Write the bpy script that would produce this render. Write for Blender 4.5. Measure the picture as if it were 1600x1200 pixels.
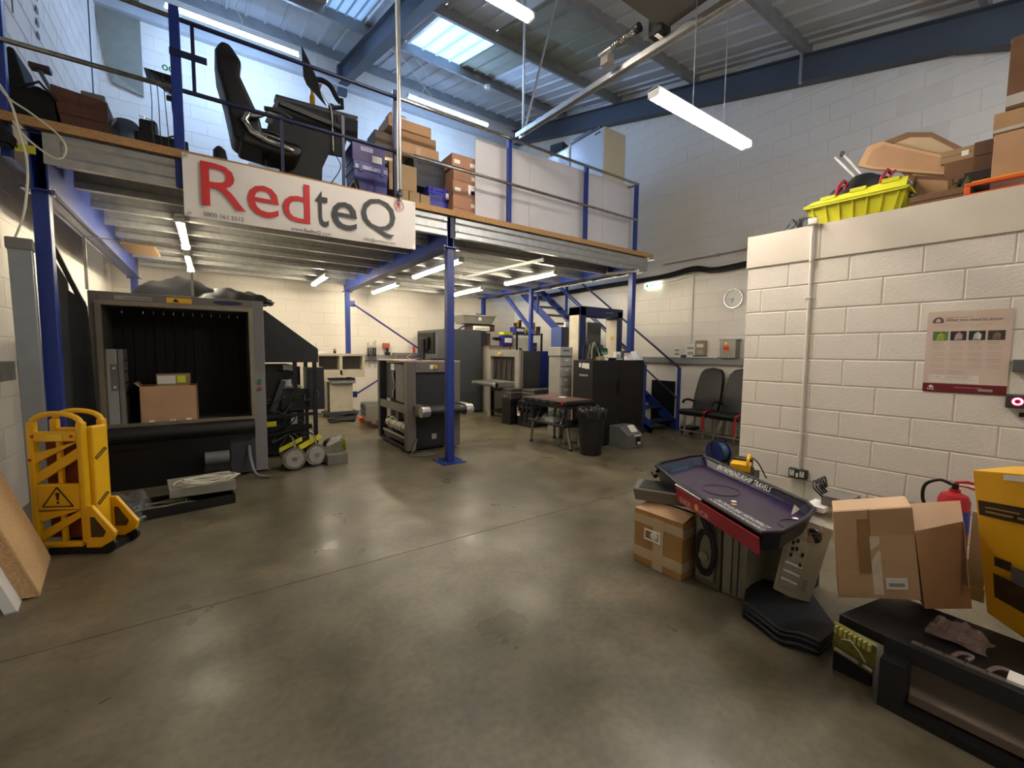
import bpy, bmesh, math, random
from math import sin, cos, pi, radians, hypot, atan2
from mathutils import Vector, Matrix
random.seed(7)
for o in list(bpy.data.objects): bpy.data.objects.remove(o)
SC = bpy.context.scene
COL = SC.collection
# ---------------------------------------------------------------- camera
def make_camera():
    p, yaw, roll = radians(4.25), radians(35.1), radians(-0.577)
    f = Vector((sin(yaw)*cos(p), cos(yaw)*cos(p), -sin(p)))
    r = Vector((cos(yaw), -sin(yaw), 0)); d = f.cross(r)
    r2 = cos(roll)*r + sin(roll)*d; d2 = -sin(roll)*r + cos(roll)*d
    m = Matrix((r2, -d2, -f)).transposed().to_4x4()
    m.translation = Vector((0, 0, 1.5))
    cd = bpy.data.cameras.new('camera'); cd.sensor_width = 36; cd.lens = 667.5/1600*36
    cd.clip_start = 0.02
    o = bpy.data.objects.new('camera', cd); o.matrix_world = m
    COL.objects.link(o); SC.camera = o
make_camera()
# ---------------------------------------------------------------- world, exposure
W = bpy.data.worlds.new('world'); SC.world = W; W.use_nodes = True
W.node_tree.nodes['Background'].inputs[0].default_value = (0.60, 0.78, 1.0, 1)
W.node_tree.nodes['Background'].inputs[1].default_value = 2.2
vs = SC.view_settings; vs.view_transform = 'Standard'; vs.look = 'None'; vs.exposure = 1.95; vs.gamma = 1; vs.use_curve_mapping = False
TUBE_WARM = ((1.0, 0.89, 0.76), 26.0)
TUBE_COOL = ((0.36, 0.58, 1.0), 46.0)
TUBE_UNDER = ((1.0, 0.88, 0.66), 21.0)
# ---------------------------------------------------------------- materials
def s2l(c):
    return tuple(((x/255+0.055)/1.055)**2.4 if x/255 > 0.04045 else x/255/12.92 for x in c)
MATS = {}
def M(name, rgb, rough=0.6, metal=0.0, var=0.12, scale=6.0, bump=0.0, bscale=60.0, trans=0.0, alpha=1.0, coat=0.0, dirt=None, stretch=None):
    if name in MATS: return MATS[name]
    m = bpy.data.materials.new(name); m.use_nodes = True; nt = m.node_tree; N = nt.nodes; L = nt.links
    b = N['Principled BSDF']; c = s2l(rgb)
    tc = N.new('ShaderNodeTexCoord'); vec = tc.outputs['Object']
    if stretch:
        mp = N.new('ShaderNodeMapping'); mp.inputs['Scale'].default_value = stretch; L.new(vec, mp.inputs['Vector']); vec = mp.outputs[0]
    nz = N.new('ShaderNodeTexNoise'); nz.inputs['Scale'].default_value = scale; nz.inputs['Detail'].default_value = 5
    L.new(vec, nz.inputs['Vector'])
    rp = N.new('ShaderNodeValToRGB'); rp.color_ramp.elements[0].position = 0.3; rp.color_ramp.elements[1].position = 0.72
    k0 = tuple(min(1, x*(1-var)) for x in c); k1 = tuple(min(1, x*(1+var*0.6)) for x in c)
    if dirt: k0 = s2l(dirt)
    rp.color_ramp.elements[0].color = k0+(1,); rp.color_ramp.elements[1].color = k1+(1,)
    L.new(nz.outputs['Fac'], rp.inputs['Fac']); L.new(rp.outputs['Color'], b.inputs['Base Color'])
    b.inputs['Roughness'].default_value = rough; b.inputs['Metallic'].default_value = metal
    if trans: b.inputs['Transmission Weight'].default_value = trans; b.inputs['IOR'].default_value = 1.2
    if alpha < 1: b.inputs['Alpha'].default_value = alpha
    if coat: b.inputs['Coat Weight'].default_value = coat; b.inputs['Coat Roughness'].default_value = 0.15
    if bump:
        n2 = N.new('ShaderNodeTexNoise'); n2.inputs['Scale'].default_value = bscale; n2.inputs['Detail'].default_value = 4
        L.new(vec, n2.inputs['Vector'])
        bp = N.new('ShaderNodeBump'); bp.inputs['Strength'].default_value = bump; bp.inputs['Distance'].default_value = 0.01
        L.new(n2.outputs['Fac'], bp.inputs['Height']); L.new(bp.outputs[0], b.inputs['Normal'])
    MATS[name] = m; return m
def emis(name, rgb, st):
    if name in MATS: return MATS[name]
    m = bpy.data.materials.new(name); m.use_nodes = True; nt = m.node_tree; b = nt.nodes['Principled BSDF']
    b.inputs['Base Color'].default_value = (0.8, 0.8, 0.8, 1); b.inputs['Emission Color'].default_value = tuple(rgb)+(1,); b.inputs['Emission Strength'].default_value = st
    MATS[name] = m; return m
def floor_mat():
    m = bpy.data.materials.new('polished_concrete'); m.use_nodes = True; nt = m.node_tree; N = nt.nodes; L = nt.links
    b = N['Principled BSDF']; tc = N.new('ShaderNodeTexCoord'); v = tc.outputs['Object']
    def noise(s, d=6, dist=0.0, st=None):
        n = N.new('ShaderNodeTexNoise'); n.inputs['Scale'].default_value = s; n.inputs['Detail'].default_value = d; n.inputs['Distortion'].default_value = dist
        L.new(v, n.inputs['Vector']); return n.outputs['Fac']
    def ramp(f, a, b_, ca, cb):
        r = N.new('ShaderNodeValToRGB'); r.color_ramp.elements[0].position = a; r.color_ramp.elements[1].position = b_
        r.color_ramp.elements[0].color = ca; r.color_ramp.elements[1].color = cb; L.new(f, r.inputs['Fac']); return r.outputs['Color']
    def mix(f, a, b_, mode='MIX'):
        x = N.new('ShaderNodeMix'); x.data_type = 'RGBA'; x.blend_type = mode
        if isinstance(f, float): x.inputs['Factor'].default_value = f
        else: L.new(f, x.inputs['Factor'])
        L.new(a, x.inputs['A']); L.new(b_, x.inputs['B']); return x.outputs['Result']
    c1 = ramp(noise(0.9, 10, 0.2), 0.34, 0.68, s2l((92, 85, 69))+(1,), s2l((122, 113, 94))+(1,))
    c2 = ramp(noise(3.6, 12, 0.25), 0.34, 0.66, (0.74, 0.735, 0.71, 1), (1.10, 1.09, 1.07, 1))
    c3 = ramp(noise(26, 8, 0.1), 0.36, 0.64, (0.84, 0.84, 0.83, 1), (1.04, 1.04, 1.04, 1))
    L.new(mix(1.0, mix(1.0, c1, c2, 'MULTIPLY'), c3, 'MULTIPLY'), b.inputs['Base Color'])
    r = N.new('ShaderNodeMapRange'); r.inputs['From Min'].default_value = 0.1; r.inputs['From Max'].default_value = 0.9
    r.inputs['To Min'].default_value = 0.16; r.inputs['To Max'].default_value = 0.54; L.new(noise(1.9, 12, 0.1), r.inputs['Value']); L.new(r.outputs[0], b.inputs['Roughness'])
    bp = N.new('ShaderNodeBump'); bp.inputs['Strength'].default_value = 0.10; bp.inputs['Distance'].default_value = 0.02
    L.new(noise(2.2, 2), bp.inputs['Height']); L.new(bp.outputs[0], b.inputs['Normal'])
    return m
def rooflight_mat(name, rgb):
    m = bpy.data.materials.new(name); m.use_nodes = True; nt = m.node_tree; N = nt.nodes; L = nt.links
    out = N['Material Output']; N.remove(N['Principled BSDF'])
    t = N.new('ShaderNodeBsdfTranslucent'); t.inputs[0].default_value = s2l(rgb)+(1,)
    d = N.new('ShaderNodeBsdfDiffuse'); d.inputs[0].default_value = s2l(rgb)+(1,)
    nz = N.new('ShaderNodeTexNoise'); nz.inputs['Scale'].default_value = 2.5
    rp = N.new('ShaderNodeValToRGB'); rp.color_ramp.elements[0].color = tuple(x*0.7 for x in s2l(rgb))+(1,); rp.color_ramp.elements[1].color = s2l(rgb)+(1,)
    L.new(nz.outputs['Fac'], rp.inputs['Fac']); L.new(rp.outputs['Color'], t.inputs[0])
    x = N.new('ShaderNodeMixShader'); x.inputs[0].default_value = 0.3; L.new(t.outputs[0], x.inputs[1]); L.new(d.outputs[0], x.inputs[2]); L.new(x.outputs[0], out.inputs['Surface'])
    return m
# palette
wall_paint = M('wall_paint', (228, 221, 210), 0.75, var=0.05, scale=1.5, bump=0.25, bscale=90)
wall_joint = M('wall_joint_paint', (220, 213, 200), 0.8, var=0.06, scale=3)
fascia_paint = M('fascia_board_paint', (214, 205, 190), 0.65, var=0.03, bump=0.08, bscale=140)
blue = M('blue_steel_paint', (26, 50, 128), 0.38, var=0.10, scale=3)
navy = M('navy_steel_paint', (16, 26, 66), 0.45, var=0.10, scale=3)
galv = M('galvanised_steel', (176, 176, 172), 0.42, 0.75, var=0.16, scale=14)
galv_l = M('bright_galvanised_steel', (200, 200, 198), 0.33, 0.9, var=0.10, scale=20)
rafter_m = M('rafter_grey_paint', (72, 80, 92), 0.6, var=0.10, scale=2)
purlin_m = M('purlin_grey_steel', (134, 136, 138), 0.55, 0.2, var=0.15, scale=5)
sheet_m = M('roof_sheet_grey', (186, 190, 194), 0.6, 0.1, var=0.10, scale=2)
sheet_d = M('roof_sheet_dirty', (138, 139, 124), 0.75, 0.0, var=0.12, scale=2)
chip = M('chipboard_edge', (170, 130, 84), 0.8, var=0.22, scale=40, bump=0.2)
white = M('white_enamel', (225, 225, 222), 0.4, var=0.04)
whitep = M('white_pvc', (222, 216, 206), 0.45, var=0.03)
black = M('black_plastic', (14, 14, 15), 0.5, var=0.15)
blackm = M('black_steel', (9, 9, 10), 0.42, var=0.12)
softblack = M('black_fabric', (10, 10, 12), 0.9, var=0.25, scale=30, bump=0.3, bscale=200)
dgrey = M('dark_grey_paint', (58, 60, 64), 0.5, var=0.08, scale=4)
mgrey = M('mid_grey_paint', (108, 108, 106), 0.48, var=0.08, scale=4)
lgrey = M('light_grey_paint', (158, 157, 150), 0.5, var=0.08, scale=4)
taupe = M('taupe_grey_paint', (116, 110, 102), 0.45, 0.2, var=0.08, scale=4)
beige = M('beige_enamel', (186, 176, 156), 0.5, var=0.06, scale=3)
card = M('cardboard', (180, 142, 106), 0.85, var=0.10, scale=5, bump=0.08, bscale=120)
card_d = M('dark_cardboard', (118, 86, 60), 0.88, var=0.15, scale=5, bump=0.08, bscale=120)
card_y = M('kraft_cardboard', (158, 132, 98), 0.85, var=0.10, scale=5)
tape = M('clear_tape', (196, 172, 140), 0.18, var=0.05, coat=0.5)
paper = M('white_paper', (232, 230, 224), 0.7, var=0.04)
yellow = M('yellow_plastic', (232, 178, 14), 0.42, var=0.07, scale=4)
lime = M('lime_plastic', (206, 206, 40), 0.45, var=0.06, scale=4)
red = M('red_paint', (178, 26, 36), 0.4, var=0.08)
orange = M('orange_plastic', (226, 96, 30), 0.5, var=0.08)
purple = M('indigo_plastic', (40, 38, 120), 0.45, var=0.12, scale=5)
steel = M('brushed_steel', (172, 168, 158), 0.22, 1.0, var=0.35, scale=18)
cork = M('chipboard_panel', (196, 158, 112), 0.9, var=0.28, scale=70, bump=0.4, bscale=120)
cable_w = M('white_cable', (206, 204, 186), 0.5, var=0.04)
cable_g = M('grey_cable', (138, 138, 120), 0.55, var=0.06)
cable_b = M('black_cable', (16, 16, 18), 0.5, var=0.05)
acrylic = M('clear_acrylic', (235, 238, 240), 0.03, alpha=0.05, var=0.01)
polybag = M('clear_polythene', (120, 122, 124), 0.15, alpha=0.35, var=0.1, scale=8, bump=0.8, bscale=14)
green = M('green_plastic', (24, 110, 66), 0.5, var=0.06)
skyblue = M('pale_blue_panel', (160, 182, 206), 0.4, var=0.05)
# ---------------------------------------------------------------- mesh builder
class B:
    def __init__(s): s.v = []; s.f = []; s.sm = False
    def add(s, vs, fs, mx=None):
        n = len(s.v)
        for p in vs: s.v.append(tuple(mx @ Vector(p)) if mx else tuple(p))
        for f in fs: s.f.append([i+n for i in f])
        return s
    def box(s, x0, x1, y0, y1, z0, z1, mx=None, tx=0, ty=0):
        # tx, ty: how much the top is inset on each side
        vs = [(x0, y0, z0), (x1, y0, z0), (x1, y1, z0), (x0, y1, z0), (x0+tx, y0+ty, z1), (x1-tx, y0+ty, z1), (x1-tx, y1-ty, z1), (x0+tx, y1-ty, z1)]
        return s.add(vs, [(3, 2, 1, 0), (4, 5, 6, 7), (0, 1, 5, 4), (1, 2, 6, 5), (2, 3, 7, 6), (3, 0, 4, 7)], mx)
    def cbox(s, c, d, rot=(0, 0, 0)):
        from mathutils import Euler
        mx = Matrix.Translation(c) @ Euler(rot).to_matrix().to_4x4()
        return s.box(-d[0]/2, d[0]/2, -d[1]/2, d[1]/2, -d[2]/2, d[2]/2, mx)
    def cyl(s, p0, p1, r, r2=None, n=14):
        r2 = r if r2 is None else r2; p0 = Vector(p0); p1 = Vector(p1); d = (p1-p0).normalized()
        u = d.orthogonal().normalized(); w = d.cross(u); vs = []
        for p, rr in ((p0, r), (p1, r2)):
            for i in range(n):
                a = 2*pi*i/n; vs.append(p+rr*(cos(a)*u+sin(a)*w))
        fs = [(i, (i+1) % n, n+(i+1) % n, n+i) for i in range(n)]+[tuple(range(n))[::-1], tuple(range(n, 2*n))]
        return s.add(vs, fs)
    def tube(s, pts, r, n=8, closed=False):
        pts = [Vector(p) for p in pts]
        if 4 <= len(pts) <= 12 and n >= 6 and not closed and not isinstance(r, (list, tuple)):
            P = [pts[0]]+pts+[pts[-1]]; q = []
            for i in range(1, len(P)-2):
                for k in range(5):
                    t = k/5; q.append(.5*((2*P[i])+(P[i+1]-P[i-1])*t+(2*P[i-1]-5*P[i]+4*P[i+1]-P[i+2])*t*t+(3*P[i]-P[i-1]-3*P[i+1]+P[i+2])*t**3))
            pts = q+[pts[-1]]
        m = len(pts); u = None; rings = []
        for i, p in enumerate(pts):
            a = pts[(i-1) % m] if (i > 0 or closed) else p; b = pts[(i+1) % m] if (i < m-1 or closed) else p
            d = (b-a).normalized() if (b-a).length > 1e-9 else Vector((0, 0, 1))
            u = d.orthogonal().normalized() if u is None else (u-d*u.dot(d))
            if u.length < 1e-6: u = d.orthogonal()
            u.normalize(); w = d.cross(u)
            rr = r[i] if isinstance(r, (list, tuple)) else r
            rings.append([p+rr*(cos(2*pi*k/n)*u+sin(2*pi*k/n)*w) for k in range(n)])
        vs = [q for R in rings for q in R]; fs = []
        for i in range(m if closed else m-1):
            j = (i+1) % m
            for k in range(n): fs.append((i*n+k, i*n+(k+1) % n, j*n+(k+1) % n, j*n+k))
        if not closed: fs += [tuple(range(n))[::-1], tuple(range((m-1)*n, m*n))]
        return s.add(vs, fs)
    def prism(s, poly, ax, a, b, mx=None):
        n = len(poly)
        def P(u, v, t): return {'x': (t, u, v), 'y': (u, t, v), 'z': (u, v, t)}[ax]
        vs = [P(u, v, a) for u, v in poly]+[P(u, v, b) for u, v in poly]
        fs = [tuple(range(n))[::-1], tuple(range(n, 2*n))]+[(i, (i+1) % n, n+(i+1) % n, n+i) for i in range(n)]
        return s.add(vs, fs, mx)
    def lathe(s, prof, n=24, c=(0, 0, 0), mx=None, cap=True):
        vs = []; m = len(prof)
        for r, z in prof:
            for i in range(n): vs.append((c[0]+r*cos(2*pi*i/n), c[1]+r*sin(2*pi*i/n), c[2]+z))
        fs = [(j*n+i, j*n+(i+1) % n, (j+1)*n+(i+1) % n, (j+1)*n+i) for j in range(m-1) for i in range(n)]
        if cap: fs += [tuple(range(n))[::-1], tuple(range((m-1)*n, m*n))]
        return s.add(vs, fs, mx)
    def quad(s, *p): return s.add(p, [tuple(range(len(p)))])
    def frame(s, x0, x1, z0, z1, t, y0, y1):  # rectangular ring in the xz plane
        s.box(x0, x1, y0, y1, z0, z0+t); s.box(x0, x1, y0, y1, z1-t, z1)
        s.box(x0, x0+t, y0, y1, z0+t, z1-t); return s.box(x1-t, x1, y0, y1, z0+t, z1-t)
    def mesh(s, name, mat, smooth=False):
        me = bpy.data.meshes.new(name); me.from_pydata(s.v, [], s.f)
        bm = bmesh.new(); bm.from_mesh(me); bmesh.ops.recalc_face_normals(bm, faces=bm.faces); bm.to_mesh(me); bm.free()
        me.materials.append(mat)
        if smooth:
            for p in me.polygons: p.use_smooth = True
        return me
    def o(s, name, mat, parent=None, bev=0.0, smooth=False, kind=None, label=None, sub=0):
        me = s.mesh(name, mat, smooth); ob = bpy.data.objects.new(name, me); COL.objects.link(ob)
        if parent: ob.parent = parent
        if bev:
            b = ob.modifiers.new('bevel', 'BEVEL'); b.width = bev; b.segments = 2; b.limit_method = 'ANGLE'; b.angle_limit = radians(40)
            for p in me.polygons: p.use_smooth = True
            w = ob.modifiers.new('wn', 'WEIGHTED_NORMAL')
        if sub:
            b = ob.modifiers.new('sub', 'SUBSURF'); b.levels = b.render_levels = sub
        if smooth and not bev and not sub:
            try: me.set_sharp_from_angle(angle=radians(40))
            except Exception: pass
        if kind: ob['kind'] = kind
        if label: ob['label'] = label
        return ob
def BX(*a, **k): return B().box(*a, **k)
def thing(name, label, cat, loc=(0, 0, 0), rz=0.0, group=None):
    o = bpy.data.objects.new(name, None); COL.objects.link(o); o.location = loc; o.rotation_euler = (0, 0, radians(rz)); o.empty_display_size = 0.1
    o['label'] = label; o['category'] = cat
    if group: o['group'] = group
    return o
def tag(o, label, cat, group=None, loc=None, rz=None):
    o['label'] = label; o['category'] = cat
    if group: o['group'] = group
    if loc is not None: o.location = loc
    if rz is not None: o.rotation_euler = (0, 0, radians(rz))
    return o
def struct(o): o['kind'] = 'structure'; return o
def copy_tree(o, parent=None, **kw):
    c = o.copy(); COL.objects.link(c)
    if parent: c.parent = parent
    for ch in list(o.children): copy_tree(ch, c)
    for k, v in kw.items():
        if k == 'loc': c.location = v
        elif k == 'rz': c.rotation_euler = (0, 0, radians(v))
        else: c[k] = v
    return c
def text(name, body, mat, parent, origin, right, up, width=None, height=None, depth=0.0015, label=None, shear=0.0, bold=0.0, fit=True):
    """lettering as a thin mesh; origin is the lower left corner, right and up are unit vectors"""
    cu = bpy.data.curves.new(name, 'FONT'); cu.body = body; cu.size = 1; cu.extrude = 0.0; cu.shear = shear; cu.offset = bold; cu.resolution_u = 3
    t = bpy.data.objects.new('tmp', cu); COL.objects.link(t); bpy.context.view_layer.update()
    me = bpy.data.meshes.new_from_object(t.evaluated_get(bpy.context.evaluated_depsgraph_get())); bpy.data.objects.remove(t)
    xs = [v.co.x for v in me.vertices]; ys = [v.co.y for v in me.vertices]
    x0, x1, y0, y1 = min(xs), max(xs), min(ys), max(ys)
    sy = (height/(y1-y0)) if height else None; sx = (width/(x1-x0)) if width else None
    sx = sx or sy; sy = sy or sx
    r = Vector(right).normalized(); u = Vector(up).normalized(); n = r.cross(u); O = Vector(origin)
    for v in me.vertices: v.co = O+r*((v.co.x-x0)*sx)+u*((v.co.y-y0)*sy)+n*depth
    me.materials.clear(); me.materials.append(mat); me.name = name
    o = bpy.data.objects.new(name, me); COL.objects.link(o)
    if parent: o.parent = parent
    if label: o['label'] = label
    return o
def hexa(b4, t4, b=None):
    b = b or B(); return b.add(list(b4)+list(t4), [(3, 2, 1, 0), (4, 5, 6, 7), (0, 1, 5, 4), (1, 2, 6, 5), (2, 3, 7, 6), (3, 0, 4, 7)])
def rnd(a, b): return random.uniform(a, b)
def roofz(y): return 5.31+0.2555*y          # top face of the rafters
# ================================================================ SETTING
floor_m = floor_mat()
fl = struct(BX(-1.6, 8, -3.2, 11.1, -0.12, -0.04).o('floor', M('slab_joint_dark', (52, 48, 42), 0.9)))
BX(-1.6, 8, -3.2, 2.975, -0.04, 0).o('slab', floor_m, fl)
BX(-1.6, 8, 2.981, 11.1, -0.04, 0).o('slab', floor_m, fl)
# block walls -----------------------------------------------------
def block_mesh(w, h, mat, name='block', d=0.007):
    c = 0.006; b = B()
    vs = [(0, 0, 0), (w, 0, 0), (w, 0, h), (0, 0, h), (c, -d, c), (w-c, -d, c), (w-c, -d, h-c), (c, -d, h-c)]
    b.add(vs, [(4, 5, 6, 7), (0, 1, 5, 4), (1, 2, 6, 5), (2, 3, 7, 6), (3, 0, 4, 7)]); return b.mesh(name, mat)
def block_wall(parent, org, az, length, z0, ztop, L, H, clip=None, joint=0.008, limit=300, hole=None, first=0.0, dd=0.007):
    """blocks proud of the wall face; local x runs along the wall, local -y faces the room. ztop(x) gives the wall top."""
    a = radians(az); dx, dy = cos(a), sin(a); items = []
    me = block_mesh(L-joint, H-joint, wall_paint, d=dd); cache = {}
    nz = int((max(ztop(0), ztop(length))-z0)/H)+1
    for k in range(nz):
        off = -first-(L/2 if k % 2 else 0)
        i = 0
        while off+i*L < length:
            x0 = off+i*L; x1 = x0+L; i += 1
            xa, xb = max(0, x0), min(length, x1)
            if xb-xa < 0.05: continue
            zb = z0+k*H; top = min(ztop(xa), ztop(xb)); h = min(H, top-zb)
            if h < 0.04: continue
            if hole and hole(xa, xb, zb, zb+h): continue
            if clip and not clip(xa, xb, zb): continue
            items.append((xa, xb-joint, zb, h-joint, hypot(org[0]+dx*xa, org[1]+dy*xa)))
    items.sort(key=lambda t: t[4]); rest = B()
    for n, (xa, xb, zb, h, _) in enumerate(items):
        w = xb-xa
        if n < limit:
            key = (round(w, 3), round(h, 3))
            if key not in cache: cache[key] = me if key == (round(L-joint, 3), round(H-joint, 3)) else block_mesh(w, h, wall_paint, d=dd)
            o = bpy.data.objects.new('block', cache[key]); COL.objects.link(o); o.parent = parent
            o.location = (org[0]+dx*xa, org[1]+dy*xa, zb+rnd(-.001, .001)); o.rotation_euler = (0, 0, a)
        else:
            c = 0.006; mx = Matrix.Translation((org[0]+dx*xa, org[1]+dy*xa, zb)) @ Matrix.Rotation(a, 4, 'Z')
            rest.add([(0, 0, 0), (w, 0, 0), (w, 0, h), (0, 0, h), (c, -dd, c), (w-c, -dd, c), (w-c, -dd, h-c), (c, -dd, h-c)],
                     [(4, 5, 6, 7), (0, 1, 5, 4), (1, 2, 6, 5), (2, 3, 7, 6), (3, 0, 4, 7)], mx)
    if rest.f: rest.o('block_courses', wall_paint, parent, kind='stuff')
# back wall y=11 (faces -y)
wb = struct(BX(-1.6, 8, 11, 11.2, 0, 8.35).o('wall_back', wall_joint))
block_wall(wb, (-1.5, 10.998), 0, 9.3, 0.0, lambda x: 8.3, 0.53, 0.265, clip=lambda a, b, z: True, limit=220, dd=0.003)
# right gable wall x=7.8 (faces -x): local x runs towards -y
wr = struct(B().prism([(11.1, 0), (-3.2, 0), (-3.2, roofz(-3.2)+0.2), (11.1, roofz(11.1)+0.2)], 'x', 7.8, 8.0).o('wall_right', wall_joint))
block_wall(wr, (7.798, 11), -90, 12.5, 0.0, lambda x: roofz(11-x)-0.40, 0.53, 0.265, clip=lambda a, b, z: (11-a) < 1.9 and z > 2.0 or (11-b) > 1.7, limit=290, dd=0.0025)
# left wall x=-1.45
wl = struct(B().prism([(11.1, 0), (-3.2, 0), (-3.2, roofz(-3.2)+0.2), (11.1, roofz(11.1)+0.2)], 'x', -1.65, -1.5).o('wall_left', wall_joint))
block_wall(wl, (-1.498, 3.4), 90, 7.6, 0.0, lambda x: roofz(3.4+x)+.2, 0.53, 0.265, limit=150, dd=0.003)
wf = struct(BX(-1.65, 8, -3.4, -3.2, 0, 4.8).o('wall_front', wall_joint))
# partition (block room) : corner at (4.407,2.196), runs back towards the camera side
PC = Vector((4.407, 2.196, 0)); PD = Vector((sin(radians(3.4)), -cos(radians(3.4)), 0)); PAZ = -86.6
pm = Matrix.Translation(PC) @ Matrix.Rotation(radians(PAZ), 4, 'Z')     # local x along wall towards camera, local y into the block room
wp = struct(BX(0, 5.2, 0.0, 3.0, 0, 2.62, pm).o('wall_partition', wall_joint))
def pw(x, y, z): return tuple(pm @ Vector((x, y, z)))
block_wall(wp, pw(0, -0.0, 0)[:2], PAZ, 5.2, -0.103, lambda x: 2.35, 0.4575, 0.2243, limit=200, first=0.09, dd=0.006)
BX(-0.012, 2.0-1.40, -0.018, 0.0, 2.354, 2.655, pm).o('fascia_board', fascia_paint, wp, bev=0.002)
BX(0.604, 5.2, -0.018, 0.0, 2.354, 2.655, pm).o('fascia_board', fascia_paint, wp, bev=0.002)
BX(0, 5.2, 0.0, 3.0, 2.62, 2.65, pm).o('roof_deck', chip, wp)
# roof ----------------------------------------------------------------
ce = struct(B().prism([(-3.3, roofz(-3.3)+.36), (11.2, roofz(11.2)+.36), (11.2, roofz(11.2)+.37), (-3.3, roofz(-3.3)+.37)], 'x', 8.0, 8.05).o('ceiling', sheet_m))
PUR = [10.6, 8.75, 6.9, 5.0, 3.1, 1.2, -0.7, -2.6]
rl = rooflight_mat('rooflight_blue', (150, 172, 200)); rl2 = rooflight_mat('rooflight_dim', (96, 112, 130))
def roof_sheet(x0, x1, y0, y1, mat, name='roof_sheet', ribs=3):
    b = B(); st = (x1-x0)/ribs; pr = []
    for i in range(ribs):
        xa = x0+i*st; pr += [(xa, 0), (xa+st*.10, 0), (xa+st*.15, .035), (xa+st*.25, .035), (xa+st*.30, 0)]
    pr.append((x1, 0)); vs = []; n = len(pr)
    for y in (y0, y1):
        for x, dz in pr: vs.append((x, y, roofz(y)+.2-dz))
    b.add(vs, [(i, i+1, n+i+1, n+i) for i in range(n-1)]); return b.o(name, mat, ce)
ys = [11.15]+PUR
for j in range(len(ys)-1):
    y1, y0 = ys[j], ys[j+1]
    xs = [-1.6+1.0*i for i in range(10)]+[8.0]
    if j == 2: xs = [-1.6, -0.6, 0.4, 1.90, 2.55, 3.42, 4.64, 5.45, 6.3, 7.2, 8.0]
    for i in range(len(xs)-1):
        a, c = xs[i], xs[i+1]; m = sheet_m; nm = 'roof_sheet'
        if j == 2 and i == 5: m = rl; nm = 'rooflight'
        elif j == 2 and i == 3: m = rl2; nm = 'rooflight'
        elif j == 2 and i == 6: m = sheet_d
        elif j == 3 and i in (6, 7): m = sheet_d
        roof_sheet(a+.004, c-.004, y0, y1, m, nm, 4 if nm == 'rooflight' else 3)
# outer roof skin above everything except the rooflights keeps daylight out of the joints
b = B()
for (xa, xb, ya, yb) in ((-1.7, 8.1, 8.72, 11.3), (-1.7, 1.9, 6.9, 8.72), (2.55, 3.4, 6.9, 8.72), (4.66, 8.1, 6.9, 8.72), (-1.7, 8.1, -3.4, 6.9)):
    b.add([(xa, ya, roofz(ya)+.26), (xb, ya, roofz(ya)+.26), (xb, yb, roofz(yb)+.26), (xa, yb, roofz(yb)+.26)], [(0, 1, 2, 3)])
b.o('outer_skin', sheet_d, ce)
t = thing('rooflight_trim', 'white trim strip framing the blue rooflight', 'trim', (3.41, 7.0, roofz(7.0)+.13)); t['kind'] = 'structure'; t.name = 'trim_1'
def wpart(b, name, mat, root, **k):
    """b is in world coordinates; store it under root (which may be moved/rotated)"""
    mi = (Matrix.Translation(root.location) @ Matrix.Rotation(root.rotation_euler[2], 4, 'Z')).inverted()
    b.v = [tuple(mi @ Vector(p)) for p in b.v]; return b.o(name, mat, root, **k)
wpart(B().add([(3.40, 6.98, roofz(6.98)+.12), (3.45, 6.98, roofz(6.98)+.12), (3.45, 8.6, roofz(8.6)+.12), (3.40, 8.6, roofz(8.6)+.12), (3.40, 6.98, roofz(6.98)+.2), (3.45, 6.98, roofz(6.98)+.2), (3.45, 8.6, roofz(8.6)+.2), (3.40, 8.6, roofz(8.6)+.2)], [(0, 1, 2, 3), (0, 1, 5, 4), (1, 2, 6, 5), (2, 3, 7, 6), (3, 0, 4, 7)]), 'side_strip', white, t)
wpart(BX(3.40, 5.0, 6.97, 7.0, roofz(6.97)+.12, roofz(6.97)+.2), 'front_strip', white, t)
PN = ['grey steel roof purlin nearest the back wall', 'second grey roof purlin out from the back wall, below the blue rooflight', 'third grey roof purlin, along the upper edge of the blue rooflight',
      'fourth grey roof purlin out from the back wall', 'fifth grey roof purlin, meeting the gable rafter beside the slim strut', 'sixth grey roof purlin, nearest the eave in view', 'grey roof purlin overhead behind the camera', 'grey roof purlin by the front wall']
for i, y in enumerate(PUR):
    z = roofz(y); b = B()
    b.prism([(y-.03, z), (y+.035, z+.009), (y+.035, z+.022), (y-.018, z+.012), (y-.018, z+.19), (y+.03, z+.2), (y-.03, z+.2)], 'x', -1.5, 7.79)
    tag(b.o('roof_purlin', purlin_m), PN[i], 'purlin', 'purlins under the roof sheets')
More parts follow.
